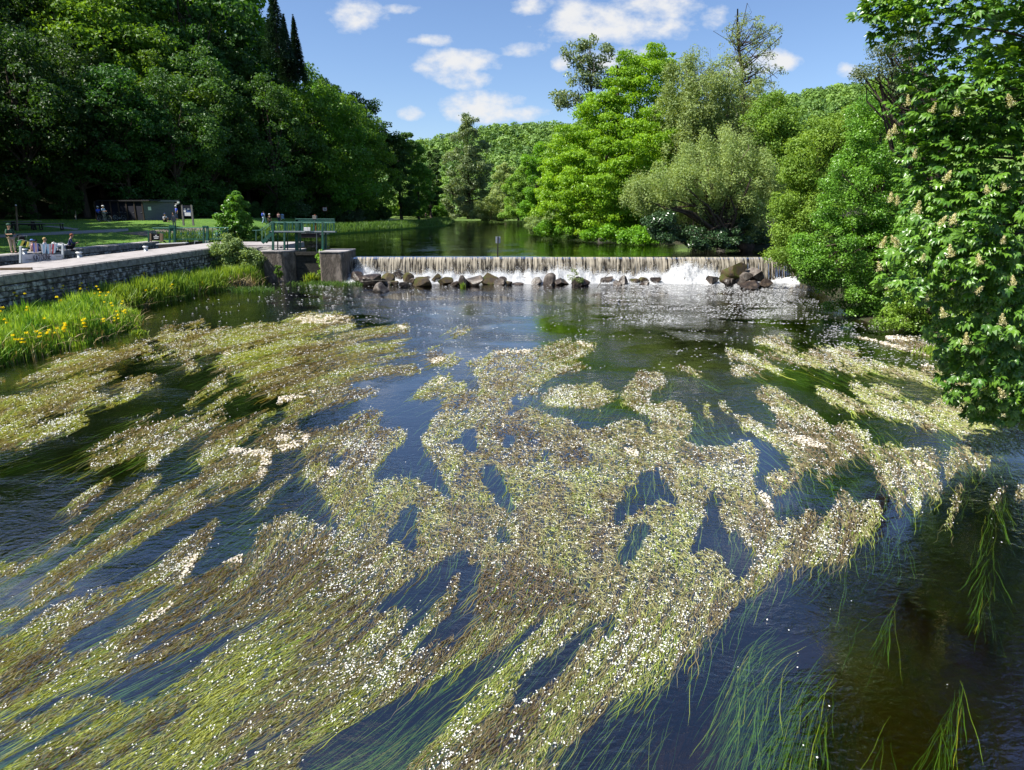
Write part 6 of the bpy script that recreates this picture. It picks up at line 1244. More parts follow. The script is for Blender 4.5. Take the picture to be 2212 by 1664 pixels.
part('stair_rail', [(w(585, 481), w(561, 497.5), .035), (w(561, 497.5), w(545, 498), .035), (w(588, 481.5, .9), w(571, 497, .9), .035), (w(571, 497, .9), w(561, 497.5), .035), (w(566, 498), w(566, 524), .035), (w(573, 498, .9), w(573, 524, .9), .035)], 'green_edge', s)
part('side_post', [(r(atY(553, 498, 51)), r(atY(553, 520.5, 51)), .07), (r(atY(553, 498, 51)), r(atY(560, 497.5, 51)), .03)], 'green_paint', s)
# lock gates
Yg = 55.2; s = empty('lock_gates', atY(405, 530, Yg), 0, 'green steel lock gates with star-braced railings across the lock chamber', 'lock gate'); r = rel(s); w = lambda px, py, dy=0: r(atY(px, py, Yg + dy))
part('top_rail', [(w(328.8, 492.5), w(493.6, 491.8), .06)], 'green_edge', s); part('bottom_rail', [(w(334, 517.5), w(493, 516.5), .09)], 'green_paint', s)
for a in (366.5, 377.5, 440, 448): part('gate_post', [(w(a, 489.5), w(a, 529), .17 if a in (377.5, 448) else .12)], 'green_paint', s)
part('post_head', [(w(366, 490), w(378.5, 490), .2, .22), (w(366, 495), w(378.5, 495), .06, .35)], 'green_paint', s); part('post_head', [(w(438, 489.8), w(449, 489.8), .2, .14), (w(440, 505), w(448, 505), .05, .06)], 'green_paint', s)
for c in (350, 391, 406, 416, 431, 468, 484): part('star_brace', [(w(c - 8, 493.5), w(c + 8, 516.5), .022), (w(c + 8, 493.5), w(c - 8, 516.5), .022), (w(c, 493), w(c, 517), .022), (w(c - 8, 505), w(c + 8, 505), .022), (w(c - 1.6, 505), w(c + 1.6, 505), .05, .16)], 'green_edge' if c in (431, 468) else 'green_paint', s)
for c in (334, 421, 459, 476, 492): part('stanchion', [(w(c, 492.5), w(c, 517), .04)], 'green_paint', s)
part('gate_leaf', [(w(345, 534), w(404, 531), .3, .5)], 'greydark', s); part('gate_leaf', [(w(404, 531, .3), w(455, 526, .9), .3, .5)], 'greydark', s)
for c in (352, 398, 425, 448): part('foot_bracket', [(w(c - 5, 521, -.5), w(c + 3, 521, -.5), .06), (w(c - 4, 521, -.5), w(c - 5, 528, -.5), .05)], 'steel' if c > 420 else 'greydark', s)
s = empty('footboard', atY(375, 526, 54), 0, 'sunlit white footboard beside the lock gate posts', 'footboard'); r = rel(s); part('board', [(r(atY(340, 527.5, 53.6)), r(atY(404, 524.5, 53.6)), .5, .06)], 'white', s)
# lock sign and hooked post
s = empty('lock_sign', atY(337, 521, 50.5), 0, 'small black sign with white writing between two timber posts by the lock', 'sign'); r = rel(s); w = lambda px, py, dy=0: r(atY(px, py, 50.5 + dy))
part('post', [(w(324.5, 505), w(324.5, 521.5), .22, .12)], 'wood', s); part('post', [(w(349, 505), w(349, 521.5), .22, .12)], 'wood', s); part('board', [(w(326.5, 512.3, -.02), w(346.5, 512.3, -.02), .03, .52)], 'black', s)
part('lettering', [(w(335, 508.8, -.05), w(339, 508.8, -.05), .012, .05), (w(332, 512, -.05), w(343, 512, -.05), .012, .06), (w(333, 515.2, -.05), w(342, 515.2, -.05), .012, .05)], 'white', s)
s = empty('hooked_post', atY(320.5, 522, 50), 0, 'dark iron post with a short hooked top at the left of the lock sign', 'post'); r = rel(s); part('shaft', [(r(atY(320.8, 498.7, 50)), r(atY(321.3, 523, 50)), .09)], 'green_paint', s); part('hook', [(r(atY(321, 498.7, 50)), r(atY(314, 498.2, 50)), .06)], 'green_paint', s)
# bollards, plank
for px, py, z, lb in [(172.5, 556.5, BANK, 'small white bollard on the quay paving right of the banner'), (315.5, 542.5, BANK, 'small white bollard on the quay paving near the lock gates'), (65, 549, BANK, 'small white bollard behind the banner')]:
    p = at(px, py, z)
    if px == 65: p[0] -= .3
    o = empty('bollard', p, 0, lb, 'bollard', 'bollards of the lock'); MB().tube([(0, 0, 0), (0, 0, .18), (0, 0, .26)], [.13, .12, .12], 12).build('stem', M['steel'], o, True); MB().tube([(0, 0, .26), (0, 0, .3), (0, 0, .34)], [.17, .17, .1], 12).build('cap', M['white'], o, True)
p = at(10, 584, BANK); o = MB().box((0, 0, .06), (2.3, .12, .1), .15).build('plank', M['wood']); o.location = p; T(o, 'dark timber plank lying on the quay paving at the left edge', 'plank')
# number sign
p = gp(702, 478); s = empty('number_sign', p, 0, 'white square number six sign with a red border on a thin post', 'sign'); r = rel(s); Yn = p[1]; w = lambda px, py, dy=0: r(atY(px, py, Yn + dy))
part('post', [(w(701, 461), w(701, 478.5), .06)], 'greydark', s); part('border', [(w(697, 452.2), w(706.8, 452.2), .03, .72)], 'red', s); part('panel', [(w(697.8, 452.2, -.03), w(706, 452.2, -.03), .02, .6)], 'white', s)
def text(body, size, mat, parent, loc, rot, name='lettering', ext=.004):
    cu = bpy.data.curves.new('t', 'FONT'); cu.body = body; cu.size = size; cu.extrude = ext; cu.align_x = 'CENTER'; cu.align_y = 'CENTER'
    ob = bpy.data.objects.new('t', cu); COL.objects.link(ob); bpy.context.view_layer.update(); me = bpy.data.meshes.new_from_object(ob.evaluated_get(bpy.context.evaluated_depsgraph_get())); bpy.data.objects.remove(ob)
    me.materials.clear(); me.materials.append(M[mat]); o2 = bpy.data.objects.new(name, me); COL.objects.link(o2); o2.parent = parent; o2.location = [float(v) for v in loc]; o2.rotation_euler = rot; return o2
text('6', .52, 'ink', s, w(701.9, 452.2, -.06), (math.pi / 2, 0, 0))
# weir post sign
s = empty('weir_sign', atY(1075.5, 555, 48.7), 0, 'thin dark post with a pale sign plate standing on the weir crest', 'sign'); r = rel(s); w = lambda px, py, dy=0: r(atY(px, py, 48.7 + dy))
part('post', [(w(1075.8, 511.8), w(1075, 556), .09)], 'greydark', s); part('plate', [(w(1070.5, 518.5, .06), w(1081, 518.5, .06), .02, .48)], 'steel', s)
# shed
p = gp(215, 477); p1 = gp(330, 477); Ys = 79.5
s = empty('shed', atY(285, 477, Ys), 0, 'low dark timber shed with a row of doors and a grey end wall', 'shed'); r = rel(s)
zb = 3.7; A_ = atY(212, 477, Ys); A_[2] = zb; B_ = atY(314, 478.5, Ys - 1.5); B_[2] = zb; C_ = B_ + np.array([2.3, 2.6, 0]); D_ = A_ + np.array([2.3, 2.6, 0]); hF = 2.25
up = lambda q, h: np.array([q[0], q[1], q[2] + h])
mb = MB(); mb.beam(r(up((A_ + B_) / 2 * 0 + A_, hF / 2)), r(up(B_, hF / 2)), .08, hF); mb.build('front_wall', M['navy'], s)
MB().beam(r(up(B_, hF / 2 - .05)), r(up(C_, hF / 2 - .05)), .08, hF - .1).build('end_wall', M['shed_boards'], s); MB().beam(r(up(A_, hF / 2 - .05)), r(up(D_, hF / 2 - .05)), .08, hF - .1).build('end_wall', M['shed_boards'], s); MB().beam(r(up(D_, hF / 2 - .1)), r(up(C_, hF / 2 - .1)), .08, hF - .2).build('back_wall', M['wood_grey'], s)
mb = MB(); m0, m1 = (A_ + D_) / 2, (B_ + C_) / 2; dd = unit(m1 - m0) * .35; mb.beam(r(up(m0 - dd, hF + .08)), r(up(m1 + dd, hF + .08)), 3.7, .14); mb.build('roof', M['roof'], s); MB().beam(r(up(B_ + dd * 1.05 + (B_ - C_) * .1, hF + .06)), r(up(C_ + dd * 1.05 + (C_ - B_) * .1, hF + .06)), .03, .24).build('fascia', M['roofgrey'], s)
fd = unit(B_ - A_); fn_ = np.array([fd[1], -fd[0], 0])
for k in range(6):
    q0 = A_ + (B_ - A_) * (k + .08) / 6 + fn_ * .07; q1 = A_ + (B_ - A_) * (k + .92) / 6 + fn_ * .07
    d_ = MB().beam(r(up(q0, 1.02)), r(up(q1, 1.02)), .04, 1.98).build('door', M['navy'], s); MB().box(r(up(q1 - fd * .18 + fn_ * .05, 1.0)), (.12, .04, .04)).build('handle', M['steel'], d_)
for k in range(7):
    q = A_ + (B_ - A_) * k / 6 + fn_ * .12; MB().beam(r(up(q, 0)), r(up(q, hF)), .13).build('door_post', M['doorpost'], s)
MB().box(r(up(B_ + (C_ - B_) * .18 + np.array([.06, -.05, 0]), 1.45)), (.05, .32, .4), -.97 + math.pi / 2 * 0).build('notice', M['white'], s)
mb = MB(); mb.beam(r(up(C_ + [.1, 0, 0], 1.95)), r(up(C_ + [.55, -.1, 0], 1.98)), .06); mb.box(r(up(C_ + [.6, -.1, 0], 2.15)), (.22, .2, .2)); mb.build('lamp', M['white'], s)
# information board
p = gp(405, 487); Yi = p[1]; s = empty('information_board', p, 0, 'information board with blue panels and white notices between two grey posts', 'information board'); r = rel(s); w = lambda px, py, dy=0: r(atY(px, py, Yi + dy))
part('post', [(w(393, 443), w(397, 487.5), .16)], 'wood_grey', s); part('post', [(w(413.5, 443), w(418, 487.5), .16)], 'wood_grey', s)
part('panel', [(w(396, 456), w(413.5, 456), .06, 1.1)], 'blue', s); part('header', [(w(396, 447, -.05), w(413.5, 447, -.05), .03, .3)], 'navy', s); part('picture', [(w(397, 451.5, -.05), w(401, 451.5, -.05), .02, .2)], 'steel', s); part('picture', [(w(404, 451.5, -.05), w(409, 451.5, -.05), .02, .2)], 'steel', s); part('notice', [(w(399, 463, -.05), w(412, 463, -.05), .02, .34)], 'white', s); part('picture', [(w(397, 456.5, -.05), w(401.5, 456.5, -.05), .02, .2)], 'white', s)
p = gp(467, 480); s = empty('small_sign', p, 0, 'small blue sign with a white mark left of the round bush', 'sign'); r = rel(s); w = lambda px, py, dy=0: r(atY(px, py, p[1] + dy)); part('post', [(w(467, 464), w(467, 480.5), .06)], 'greydark', s); part('panel', [(w(463.5, 463.5, -.04), w(470.5, 463.5, -.04), .03, .42)], 'blue', s); part('mark', [(w(465.5, 463.5, -.07), w(468.5, 463.5, -.07), .02, .22)], 'white', s)
# posts
p = gp(38, 499); s = empty('tall_post', p, 0, 'tall bare timber post beside the picnic table', 'post'); r = rel(s); MB().tube([(0, 0, 0), r(atY(36, 470, p[1])), r(atY(34.3, 444, p[1]))], [.09, .085, .08], 10).build('shaft', M['wood'], s, True); MB().tube([r(atY(34.3, 444.5, p[1])), r(atY(34.2, 442.5, p[1]))], [.085, .05], 10).build('cap', M['white'], s)
p = gp(164, 475); s = empty('thin_post', p, 0, 'thin grey post on the lawn left of the shed', 'post'); r = rel(s); MB().tube([(0, 0, 0), r(atY(163, 455.5, p[1]))], [.08, .07], 8).build('shaft', M['wood_grey'], s, True); MB().tube([r(atY(163, 455.6, p[1])), r(atY(163, 455.0, p[1]))], [.07, .03], 8).build('tip', M['wood'], s)
# picnic table with benches, and the long bench
p = gp(52, 494.5); s = empty('picnic_table', p, .05, 'dark timber picnic table with fixed benches on the shaded lawn', 'picnic table'); L_ = 3.1
MB().box((0, 0, .74), (L_, .8, .07)).build('table_top', M['wood_grey'], s)
for x in (-L_ * .3, L_ * .3): MB().beam((x, -.3, 0), (x, -.12, .72), .12).beam((x, .3, 0), (x, .12, .72), .12).beam((x, -.75, .36), (x, .75, .36), .08).build('leg', M['greydark'], s)
for y in (-.75, .75): MB().box((0, y, .44), (L_, .28, .06)).build('bench', M['greydark'], s)
p = gp(85, 497.5); s = empty('bench', p, .05, 'long low timber bench right of the picnic table', 'bench'); MB().box((0, 0, .62), (4.6, .42, .07)).build('seat', M['wood_grey'], s)
for x in (-2.1, -.4, .2, 2.15): MB().box((x, -.17, .3), (.09, .06, .6)).box((x, .17, .3), (.09, .06, .6)).box((x, 0, .05), (.09, .4, .08)).build('leg', M['greydark'], s)
# moored pontoon behind the sluice, far bench
s = empty('pontoon', atY(685, 512, 76), 0, 'dark moored pontoon with a pale deck on the pool behind the footbridge', 'pontoon'); r = rel(s); w = lambda px, py, dy=0: r(atY(px, py, 76 + dy)); part('float', [(w(650, 508.5), w(692, 508.5), 1.6, .45)], 'greydark', s); part('deck', [(w(650, 503.6), w(690, 503.2), 1.8, .08)], 'roofgrey', s); part('gangway', [(w(690, 506.5), w(709, 505.5), .9, .12)], 'roofgrey', s); part('pile', [(w(660, 498), w(660, 514), .16)], 'greydark', s)
# banner, bunting
xl = -25.42
def onx(px, py, x=xl): d = ray(px, py); t = x / d[0]; return np.array([x, d[1] * t, CAMZ + d[2] * t])
s = empty('banner', onx(90, 565), 0, 'white cloth banner lettered KATOUNE at the edge of the lock', 'banner'); r = rel(s)
q00, q10, q11, q01 = onx(45.4, 569.5), onx(134.5, 560), onx(134.5, 549.5), onx(45.4, 549); q00[2] = max(q00[2], 2.38)
U, Vv_ = np.meshgrid(np.linspace(0, 1, 41), np.linspace(0, 1, 11)); Pn = (q00 * ((1 - U) * (1 - Vv_))[..., None] + q10 * (U * (1 - Vv_))[..., None] + q11 * (U * Vv_)[..., None] + q01 * ((1 - U) * Vv_)[..., None])
Pn[..., 0] += .03 * np.sin(U * 19 + Vv_ * 3); Pn[..., 2] += -.02 * np.sin(U * math.pi) + .012 * np.sin(U * 30); i = np.arange(400); a = (i // 40) * 41 + i % 40
V = (Pn - np.array(s.location)).reshape(-1, 3); V2 = V - [.012, 0, 0]; k = len(V); Q = np.stack([a, a + 1, a + 42, a + 41], 1); mk('cloth', np.concatenate([V, V2]), np.concatenate([Q, Q[:, ::-1] + k]), M['banner'], s, smooth=True)
bl = q10 - q00; ang = math.atan2(bl[1], bl[0]); mid = (q00 + q10 + q11 + q01) / 4
text('KATOUNE', .46, 'ink', s, r(mid + [.07, -.12, 0]), (math.pi / 2, 0, ang)).scale = (.62 * 1.0, 1, 1)
ln = MB(); 
for (a_, b_, z_) in ((-.42, -.28, 0), (-.36, -.30, -.04), (.31, .44, 0), (-.38, .1, -.17)): ln.beam(r(mid + bl * a_ + [.07, 0, z_ - .02]), r(mid + bl * b_ + [.07, 0, z_ - .02]), .008, .014)
ln.build('ornament', M['ink'], s)
for px, y0_, y1_ in ((44.6, 532.5, 570), (135.6, 526.5, 560)): s2 = empty('banner_post', onx(px, y1_), 0, 'grey post holding the left end of the banner' if px < 90 else 'grey post holding the right end of the banner', 'post'); rr_ = rel(s2); pb = onx(px, y1_); pb[2] = 2.4; MB().beam(rr_(pb), rr_(onx(px, y0_)), .09).build('shaft', M['steel'], s2); MB().box(rr_(onx(px, y0_)), (.11, .11, .03)).build('cap', M['white'], s2)
pts = [(37, 520.5), (41, 519), (48, 518), (60, 521.5), (71, 525), (95, 528), (115, 527.5), (128, 525), (135.5, 523.5)]
s = empty('bunting_line', onx(44.6, 525), 0, 'string of small flags tied above the banner', 'bunting'); r = rel(s); MB().tube([r(onx(a, b, xl + .05)) for a, b in pts], .008, 5).build('string', M['white'], s)
def flag(name, tl, tr, bl_, br, cols):
    n = len(cols); tl, tr, bl_, br = [r(onx(a, b, xl + .06)) for a, b in (tl, tr, bl_, br)]; f = None
    for k, c in enumerate(cols):
        t0, t1 = k / n, (k + 1) / n; mb = MB(); qa, qb, qc, qd = tl + (tr - tl) * t0, tl + (tr - tl) * t1, bl_ + (br - bl_) * t1, bl_ + (br - bl_) * t0; o_ = np.array([.012, 0, 0]); e = np.array([.03 * math.sin(k * 2.1), 0, 0]) * 0
        mb.add([qa, qb, qc + e, qd + e, qa - o_, qb - o_, qc + e - o_, qd + e - o_], [(0, 1, 2, 3), (7, 6, 5, 4), (0, 3, 7, 4), (1, 5, 6, 2), (3, 2, 6, 7), (0, 4, 5, 1)])
        ob = mb.build(name if k == 0 else 'stripe', M[c], s if k == 0 else f)
        if k == 0: f = ob
for k, c in {'fl_green': (.10, .42, .12, 1), 'fl_yellow': (.75, .62, .10, 1), 'fl_cream': (.80, .76, .55, 1), 'fl_blue': (.05, .07, .42, 1), 'fl_red': (.60, .05, .06, 1), 'fl_white': (.8, .8, .82, 1), 'fl_sky': (.35, .6, .78, 1), 'fl_pink': (.72, .30, .25, 1)}.items(): M[k] = plain(k, c, .85, var=.1)
flag('flag', (42, 519), (54, 520.5), (38, 530), (48, 531.5), ['fl_green', 'fl_yellow']); flag('flag', (60, 522), (67, 525), (57, 534), (66, 532), ['fl_yellow', 'fl_cream'])
flag('flag', (72.5, 526), (82.5, 527), (73, 546), (83, 545.5), ['fl_blue', 'fl_white', 'fl_red', 'fl_white', 'fl_blue']); flag('flag', (88, 528), (101, 528), (92, 548), (98, 548), ['fl_white', 'fl_sky', 'fl_white']); flag('flag', (102, 528), (112, 527.5), (104, 549), (111, 548), ['fl_sky', 'fl_white', 'fl_pink', 'fl_white']); flag('flag', (114, 527.5), (125, 526), (114, 548), (119, 547), ['fl_red', 'fl_white', 'fl_white', 'fl_sky'])
# ================================================================== people
M['skin'] = plain('skin', (.50, .29, .20, 1), .6, var=.12)
for k, c in {'cl_green': (.03, .10, .06, 1), 'cl_beige': (.42, .32, .24, 1), 'cl_black': (.015, .015, .018, 1), 'cl_white': (.62, .64, .70, 1), 'cl_pink': (.50, .30, .30, 1), 'cl_navy': (.03, .045, .12, 1), 'cl_blue': (.05, .10, .50, 1), 'cl_grey': (.22, .20, .22, 1), 'cl_lblue': (.30, .42, .60, 1), 'cl_red': (.35, .05, .05, 1), 'hair_dark': (.03, .02, .015, 1), 'hair_blond': (.45, .32, .14, 1), 'hair_red': (.22, .07, .03, 1), 'hair_grey': (.4, .4, .4, 1), 'cap_blue': (.12, .25, .60, 1), 'cap_green': (.04, .09, .07, 1), 'cap_white': (.7, .7, .7, 1)}.items(): M[k] = plain(k, c, .85, var=.15)
def skinned(name, J, E, rad, mat, parent, root, sub=2):
    idx = {k: i for i, k in enumerate(J)}
    me = bpy.data.meshes.new(name); me.from_pydata([tuple(map(float, v)) for v in J.values()], [(idx[a], idx[b]) for a, b in E], []); me.materials.append(M[mat])
    o = bpy.data.objects.new(name, me); COL.objects.link(o); o.parent = parent; m = o.modifiers.new('Skin', 'SKIN'); m.use_smooth_shade = True
    if not me.skin_vertices: return o
    for k, i in idx.items():
        q = rad.get(k, .04); q = (q, q) if not isinstance(q, tuple) else q; me.skin_vertices[0].data[i].radius = q; me.skin_vertices[0].data[i].use_root = (k == root)
    sm = o.modifiers.new('Sub', 'SUBSURF'); sm.levels = sub; sm.render_levels = sub
    return o
def person(loc, face, h, pose, top, bottom, hair, hat=None, label='', sleeves='short', arms='down', legs='long', group=None):
    """one skinned body with clothing, hair and hat as children; faces -Y before turning"""
    J = dict(pelvis=(0, 0, .95), waist=(0, .0, 1.08), chest=(0, .01, 1.28), neck=(0, .01, 1.47), headb=(0, -.01, 1.56), head=(0, -.02, 1.64), crown=(0, -.005, 1.73), nose=(0, -.125, 1.63))
    for s_, n in ((-1, 'l'), (1, 'r')):
        J.update({'sh' + n: (s_ * .17, .01, 1.41), 'el' + n: (s_ * .22, .03, 1.13), 'wr' + n: (s_ * .23, -.05, .89), 'pa' + n: (s_ * .23, -.07, .82),
                  'hi' + n: (s_ * .09, 0, .90), 'kn' + n: (s_ * .10, -.02, .50), 'an' + n: (s_ * .10, .02, .09), 'toe' + n: (s_ * .115, -.15, .035), 'ear' + n: (s_ * .085, 0, 1.62)})
    if pose in ('sit', 'crouch'):
        dz = -.83 if pose == 'sit' else -.62
        for k in list(J):
            if k[:2] not in ('kn', 'an', 'to') : x, y, z = J[k]; J[k] = (x, y + (.0 if z < 1 else -.12 * (z - .95) * (1 if pose == 'sit' else 3)), z + dz)
        for s_, n in ((-1, 'l'), (1, 'r')):
            J['kn' + n] = (s_ * .12, -.40, .48); J['an' + n] = (s_ * .12, -.62 if pose == 'sit' else -.1, .09); J['toe' + n] = (s_ * .12, -.78 if pose == 'sit' else -.27, .035)
        arms = 'fwd' if arms == 'down' else arms
    if pose == 'walk':
        J['knl'] = (-.10, -.16, .52); J['anl'] = (-.10, -.22, .10); J['toel'] = (-.11, -.38, .05); J['knr'] = (.10, .06, .50); J['anr'] = (.10, .34, .13); J['toer'] = (.11, .22, .05)
    if arms == 'fwd':
        for s_, n in ((-1, 'l'), (1, 'r')): z = J['sh' + n][2]; y = J['sh' + n][1]; J['el' + n] = (s_ * .23, y - .06, z - .27); J['wr' + n] = (s_ * .12, y - .28, z - .26); J['pa' + n] = (s_ * .09, y - .35, z - .25)
    for n in 'lr':                                      # five fingers on each hand
        p = np.array(J['pa' + n]); d = unit(p - np.array(J['wr' + n])); sdv = unit(np.cross(d, [1, .2, 0])); 
        for q, (o_, l) in enumerate([(-.03, .065), (-.01, .08), (.01, .075), (.03, .06)]): J[f'f{q}{n}'] = tuple(p + sdv * o_ + d * l); 
        J['th' + n] = tuple(p - sdv * .05 + d * .01)
    sc_ = h / 1.76; J = {k: np.array(v) * sc_ for k, v in J.items()}
    E = [('pelvis', 'waist'), ('waist', 'chest'), ('chest', 'neck'), ('neck', 'headb'), ('headb', 'head'), ('head', 'crown'), ('head', 'nose')]
    for n in 'lr': E += [('chest', 'sh' + n), ('sh' + n, 'el' + n), ('el' + n, 'wr' + n), ('wr' + n, 'pa' + n), ('pelvis', 'hi' + n), ('hi' + n, 'kn' + n), ('kn' + n, 'an' + n), ('an' + n, 'toe' + n), ('head', 'ear' + n)] + [('pa' + n, f'f{q}{n}') for q in range(4)] + [('pa' + n, 'th' + n)]
    R0 = dict(pelvis=(.15, .11), waist=(.13, .10), chest=(.17, .12), neck=.055, headb=.07, head=(.085, .10), crown=.065, nose=.014)
    for n in 'lr': R0.update({'sh' + n: .06, 'el' + n: .042, 'wr' + n: .028, 'pa' + n: (.04, .02), 'hi' + n: .09, 'kn' + n: .058, 'an' + n: .038, 'toe' + n: .035, 'ear' + n: .016, 'th' + n: .01, **{f'f{q}{n}': .009 for q in range(4)}})
    R0 = {k: tuple(np.array(v) * sc_) if isinstance(v, tuple) else v * sc_ for k, v in R0.items()}
    o = empty('person', loc, face, label, 'person', group)
    skinned('body', J, E, {**R0, **{k: tuple(np.array(R0[k]) * .82) for k in ('pelvis', 'waist', 'chest')}, 'shl': R0['shl'] * .85, 'shr': R0['shr'] * .85, 'hil': R0['hil'] * .9, 'hir': R0['hir'] * .9}, 'skin', o, 'pelvis')
    gr = lambda ks, f: {k: (tuple(np.array(R0[k]) * f) if isinstance(R0[k], tuple) else R0[k] * f) for k in ks}
    tk = ['pelvis', 'waist', 'chest', 'neck'] + [a + n for a in ('sh', 'el') for n in 'lr'] + ([a + n for a in ('wr',) for n in 'lr'] if sleeves == 'long' else [])
    Jt = {k: J[k] for k in tk}; Jt['neck'] = J['chest'] * .35 + J['neck'] * .65
    skinned('top', Jt, [e for e in E if e[0] in tk and e[1] in tk], {**gr(tk, 1.14), 'neck': .07 * sc_}, top, o, 'pelvis', 1)
    bk = ['pelvis'] + [a + n for a in ('hi', 'kn') for n in 'lr'] + ([a + n for a in ('an',) for n in 'lr'] if legs == 'long' else [])
    Jb = {k: J[k] for k in bk}
    skinned('trousers' if legs == 'long' else 'shorts', Jb, [e for e in E if e[0] in bk and e[1] in bk], gr(bk, 1.16 if legs == 'long' else 1.3), bottom, o, 'pelvis', 1)
    for n in 'lr': mb = MB(); mb.tube([J['an' + n] + [0, .04, -.04], (J['an' + n] + J['toe' + n]) / 2 + [0, 0, -.02], J['toe' + n]], [.05, .052, .042], 8); mb.build('shoe', M['cl_black'], o, True)
    V = ICO2[0] * np.array([.098, .115, .105]) * sc_ + J['head'] + np.array([0, .018, .035]) * sc_; V[:, 2] = np.where((V[:, 1] < J['head'][1] - .03) & (V[:, 2] < J['head'][2] + .05 * sc_), J['head'][2] + .05 * sc_, V[:, 2]); mk('hair', V, ICO2[1], M[hair], o, smooth=True)
    if hat:
        c = J['crown'] + np.array([0, -.005, -.01]); V = ICO2[0] * np.array([.115, .125, .085]) * sc_ + c; V[:, 2] = np.maximum(V[:, 2], c[2] - .035); ht = mk('hat', V, ICO2[1], M[hat], o, smooth=True); MB().box(c + [0, -.15 * sc_, -.02], (.14 * sc_, .13 * sc_, .02)).build('brim', M[hat], ht)
    return o, J
def pp(px, py, z=None):
    if z is not None: return at(px, py, z)
    return gp(px, py)
g = 'people on the left bank'
o, J = person(pp(30, 547.5, 2.43), R(62), 1.78, 'stand', 'cl_green', 'cl_beige', 'hair_dark', 'cap_green', 'person in a dark green shirt, cap and beige trousers standing with a black backpack', arms='fwd', group=g)
lo = o.location; bp_ = empty('backpack', lo, R(62), 'black backpack worn by the standing person in the green shirt', 'backpack'); V = ICO2[0] * np.array([.17, .13, .27]) + [0, .25, 1.2]; mk('bag', V, ICO2[1], M['cl_black'], bp_, smooth=True); MB().tube([(-.12, .15, 1.42), (-.13, -.05, 1.46), (-.13, -.16, 1.3), (-.13, .1, 1.02)], .018, 6).build('strap', M['cl_black'], bp_); MB().tube([(.12, .15, 1.42), (.13, -.05, 1.46), (.13, -.16, 1.3), (.13, .1, 1.02)], .018, 6).build('strap', M['cl_black'], bp_)
ph = MB().box((0, -.37, 1.2), (.15, .02, .08)).build('phone', M['black']); ph.location = lo; ph.rotation_euler = (0, 0, R(62)); T(ph, 'phone held up by the standing person in the green shirt', 'phone')
zq = 2.43
person(pp(70, 544, zq), R(150), 1.45, 'sit', 'cl_pink', 'cl_beige', 'hair_dark', 'cap_blue', 'person in a dusty pink top and light blue cap sitting behind the flags', group=g)
person(pp(80, 543, zq), R(200), 1.40, 'sit', 'cl_navy', 'cl_black', 'hair_dark', 'cl_black', 'small person in a black cap sitting beside the one in the light blue cap', group=g)
person(pp(98, 545, zq), R(110), 1.72, 'sit', 'cl_white', 'cl_lblue', 'hair_blond', None, 'blond person in a white top sitting behind the middle of the banner', group=g)
person(pp(151, 543, zq), R(120), 1.72, 'crouch', 'cl_navy', 'cl_black', 'hair_red', None, 'red-haired person in navy crouching at the lock edge right of the banner', 'long', group=g)
# dog
d0 = pp(131, 543, zq); J = dict(hip=(.3, 0, .34), mid=(.1, 0, .36), chest=(-.12, 0, .36), neck=(-.24, 0, .46), head=(-.32, 0, .52), muz=(-.45, 0, .49), tail=(.44, 0, .42), tail2=(.5, 0, .52)); E = [('hip', 'mid'), ('mid', 'chest'), ('chest', 'neck'), ('neck', 'head'), ('head', 'muz'), ('hip', 'tail'), ('tail', 'tail2')]; Rr = dict(hip=.1, mid=.11, chest=.13, neck=.075, head=.075, muz=.03, tail=.025, tail2=.015)
for s_, n in ((-.07, 'l'), (.07, 'r')):
    J.update({'hk' + n: (.26, s_, .2), 'hh' + n: (.36, s_, .12), 'hp' + n: (.32, s_, .01), 'fe' + n: (-.1, s_, .2), 'fk' + n: (-.12, s_, .1), 'fp' + n: (-.15, s_, .01), 'ea' + n: (-.29, s_ * .9, .6)}); E += [('hip', 'hk' + n), ('hk' + n, 'hh' + n), ('hh' + n, 'hp' + n), ('chest', 'fe' + n), ('fe' + n, 'fk' + n), ('fk' + n, 'fp' + n), ('head', 'ea' + n)]; Rr.update({'hk' + n: .055, 'hh' + n: .025, 'hp' + n: .028, 'fe' + n: .04, 'fk' + n: .026, 'fp' + n: .03, 'ea' + n: .018})
dg = empty('dog', d0, R(20), 'small white and tan dog by the right banner post', 'dog'); skinned('body', {k: np.array(v) for k, v in J.items()}, E, Rr, 'cap_white', dg, 'mid'); MB().tube([(-.2, 0, .4), (-.24, 0, .46)], .085, 10).build('collar', M['red'], dg)
# pushchair
def pushchair(loc, rz, label, c='cl_black'):
    o = empty('pushchair', loc, rz, label, 'pushchair')
    for x in (-.22, .22):
        for y in (-.35, .3): MB().tube([(x - .02, y, .1), (x + .02, y, .1)], .1, 12).build('wheel', M['rubber'], o)
    MB().tube([(-.22, .3, .12), (-.22, -.1, .6), (-.22, -.45, 1.0), (.22, -.45, 1.0), (.22, -.1, .6), (.22, .3, .12)], .015, 6).tube([(-.22, -.35, .12), (-.22, .1, .6)], .015, 6).tube([(.22, -.35, .12), (.22, .1, .6)], .015, 6).build('frame', M['steel'], o)
    MB().box((0, .05, .42), (.36, .38, .08)).box((0, -.14, .66), (.36, .08, .45), rx=.3).build('seat', M[c], o); V = ICO2[0] * np.array([.22, .3, .2]) + [0, -.02, .88]; V[:, 2] = np.maximum(V[:, 2], .86); mk('hood', V, ICO2[1], M[c], o, smooth=True); return o
pushchair(pp(49, 543.5, zq), R(60), 'black pushchair on the grass behind the left banner post')
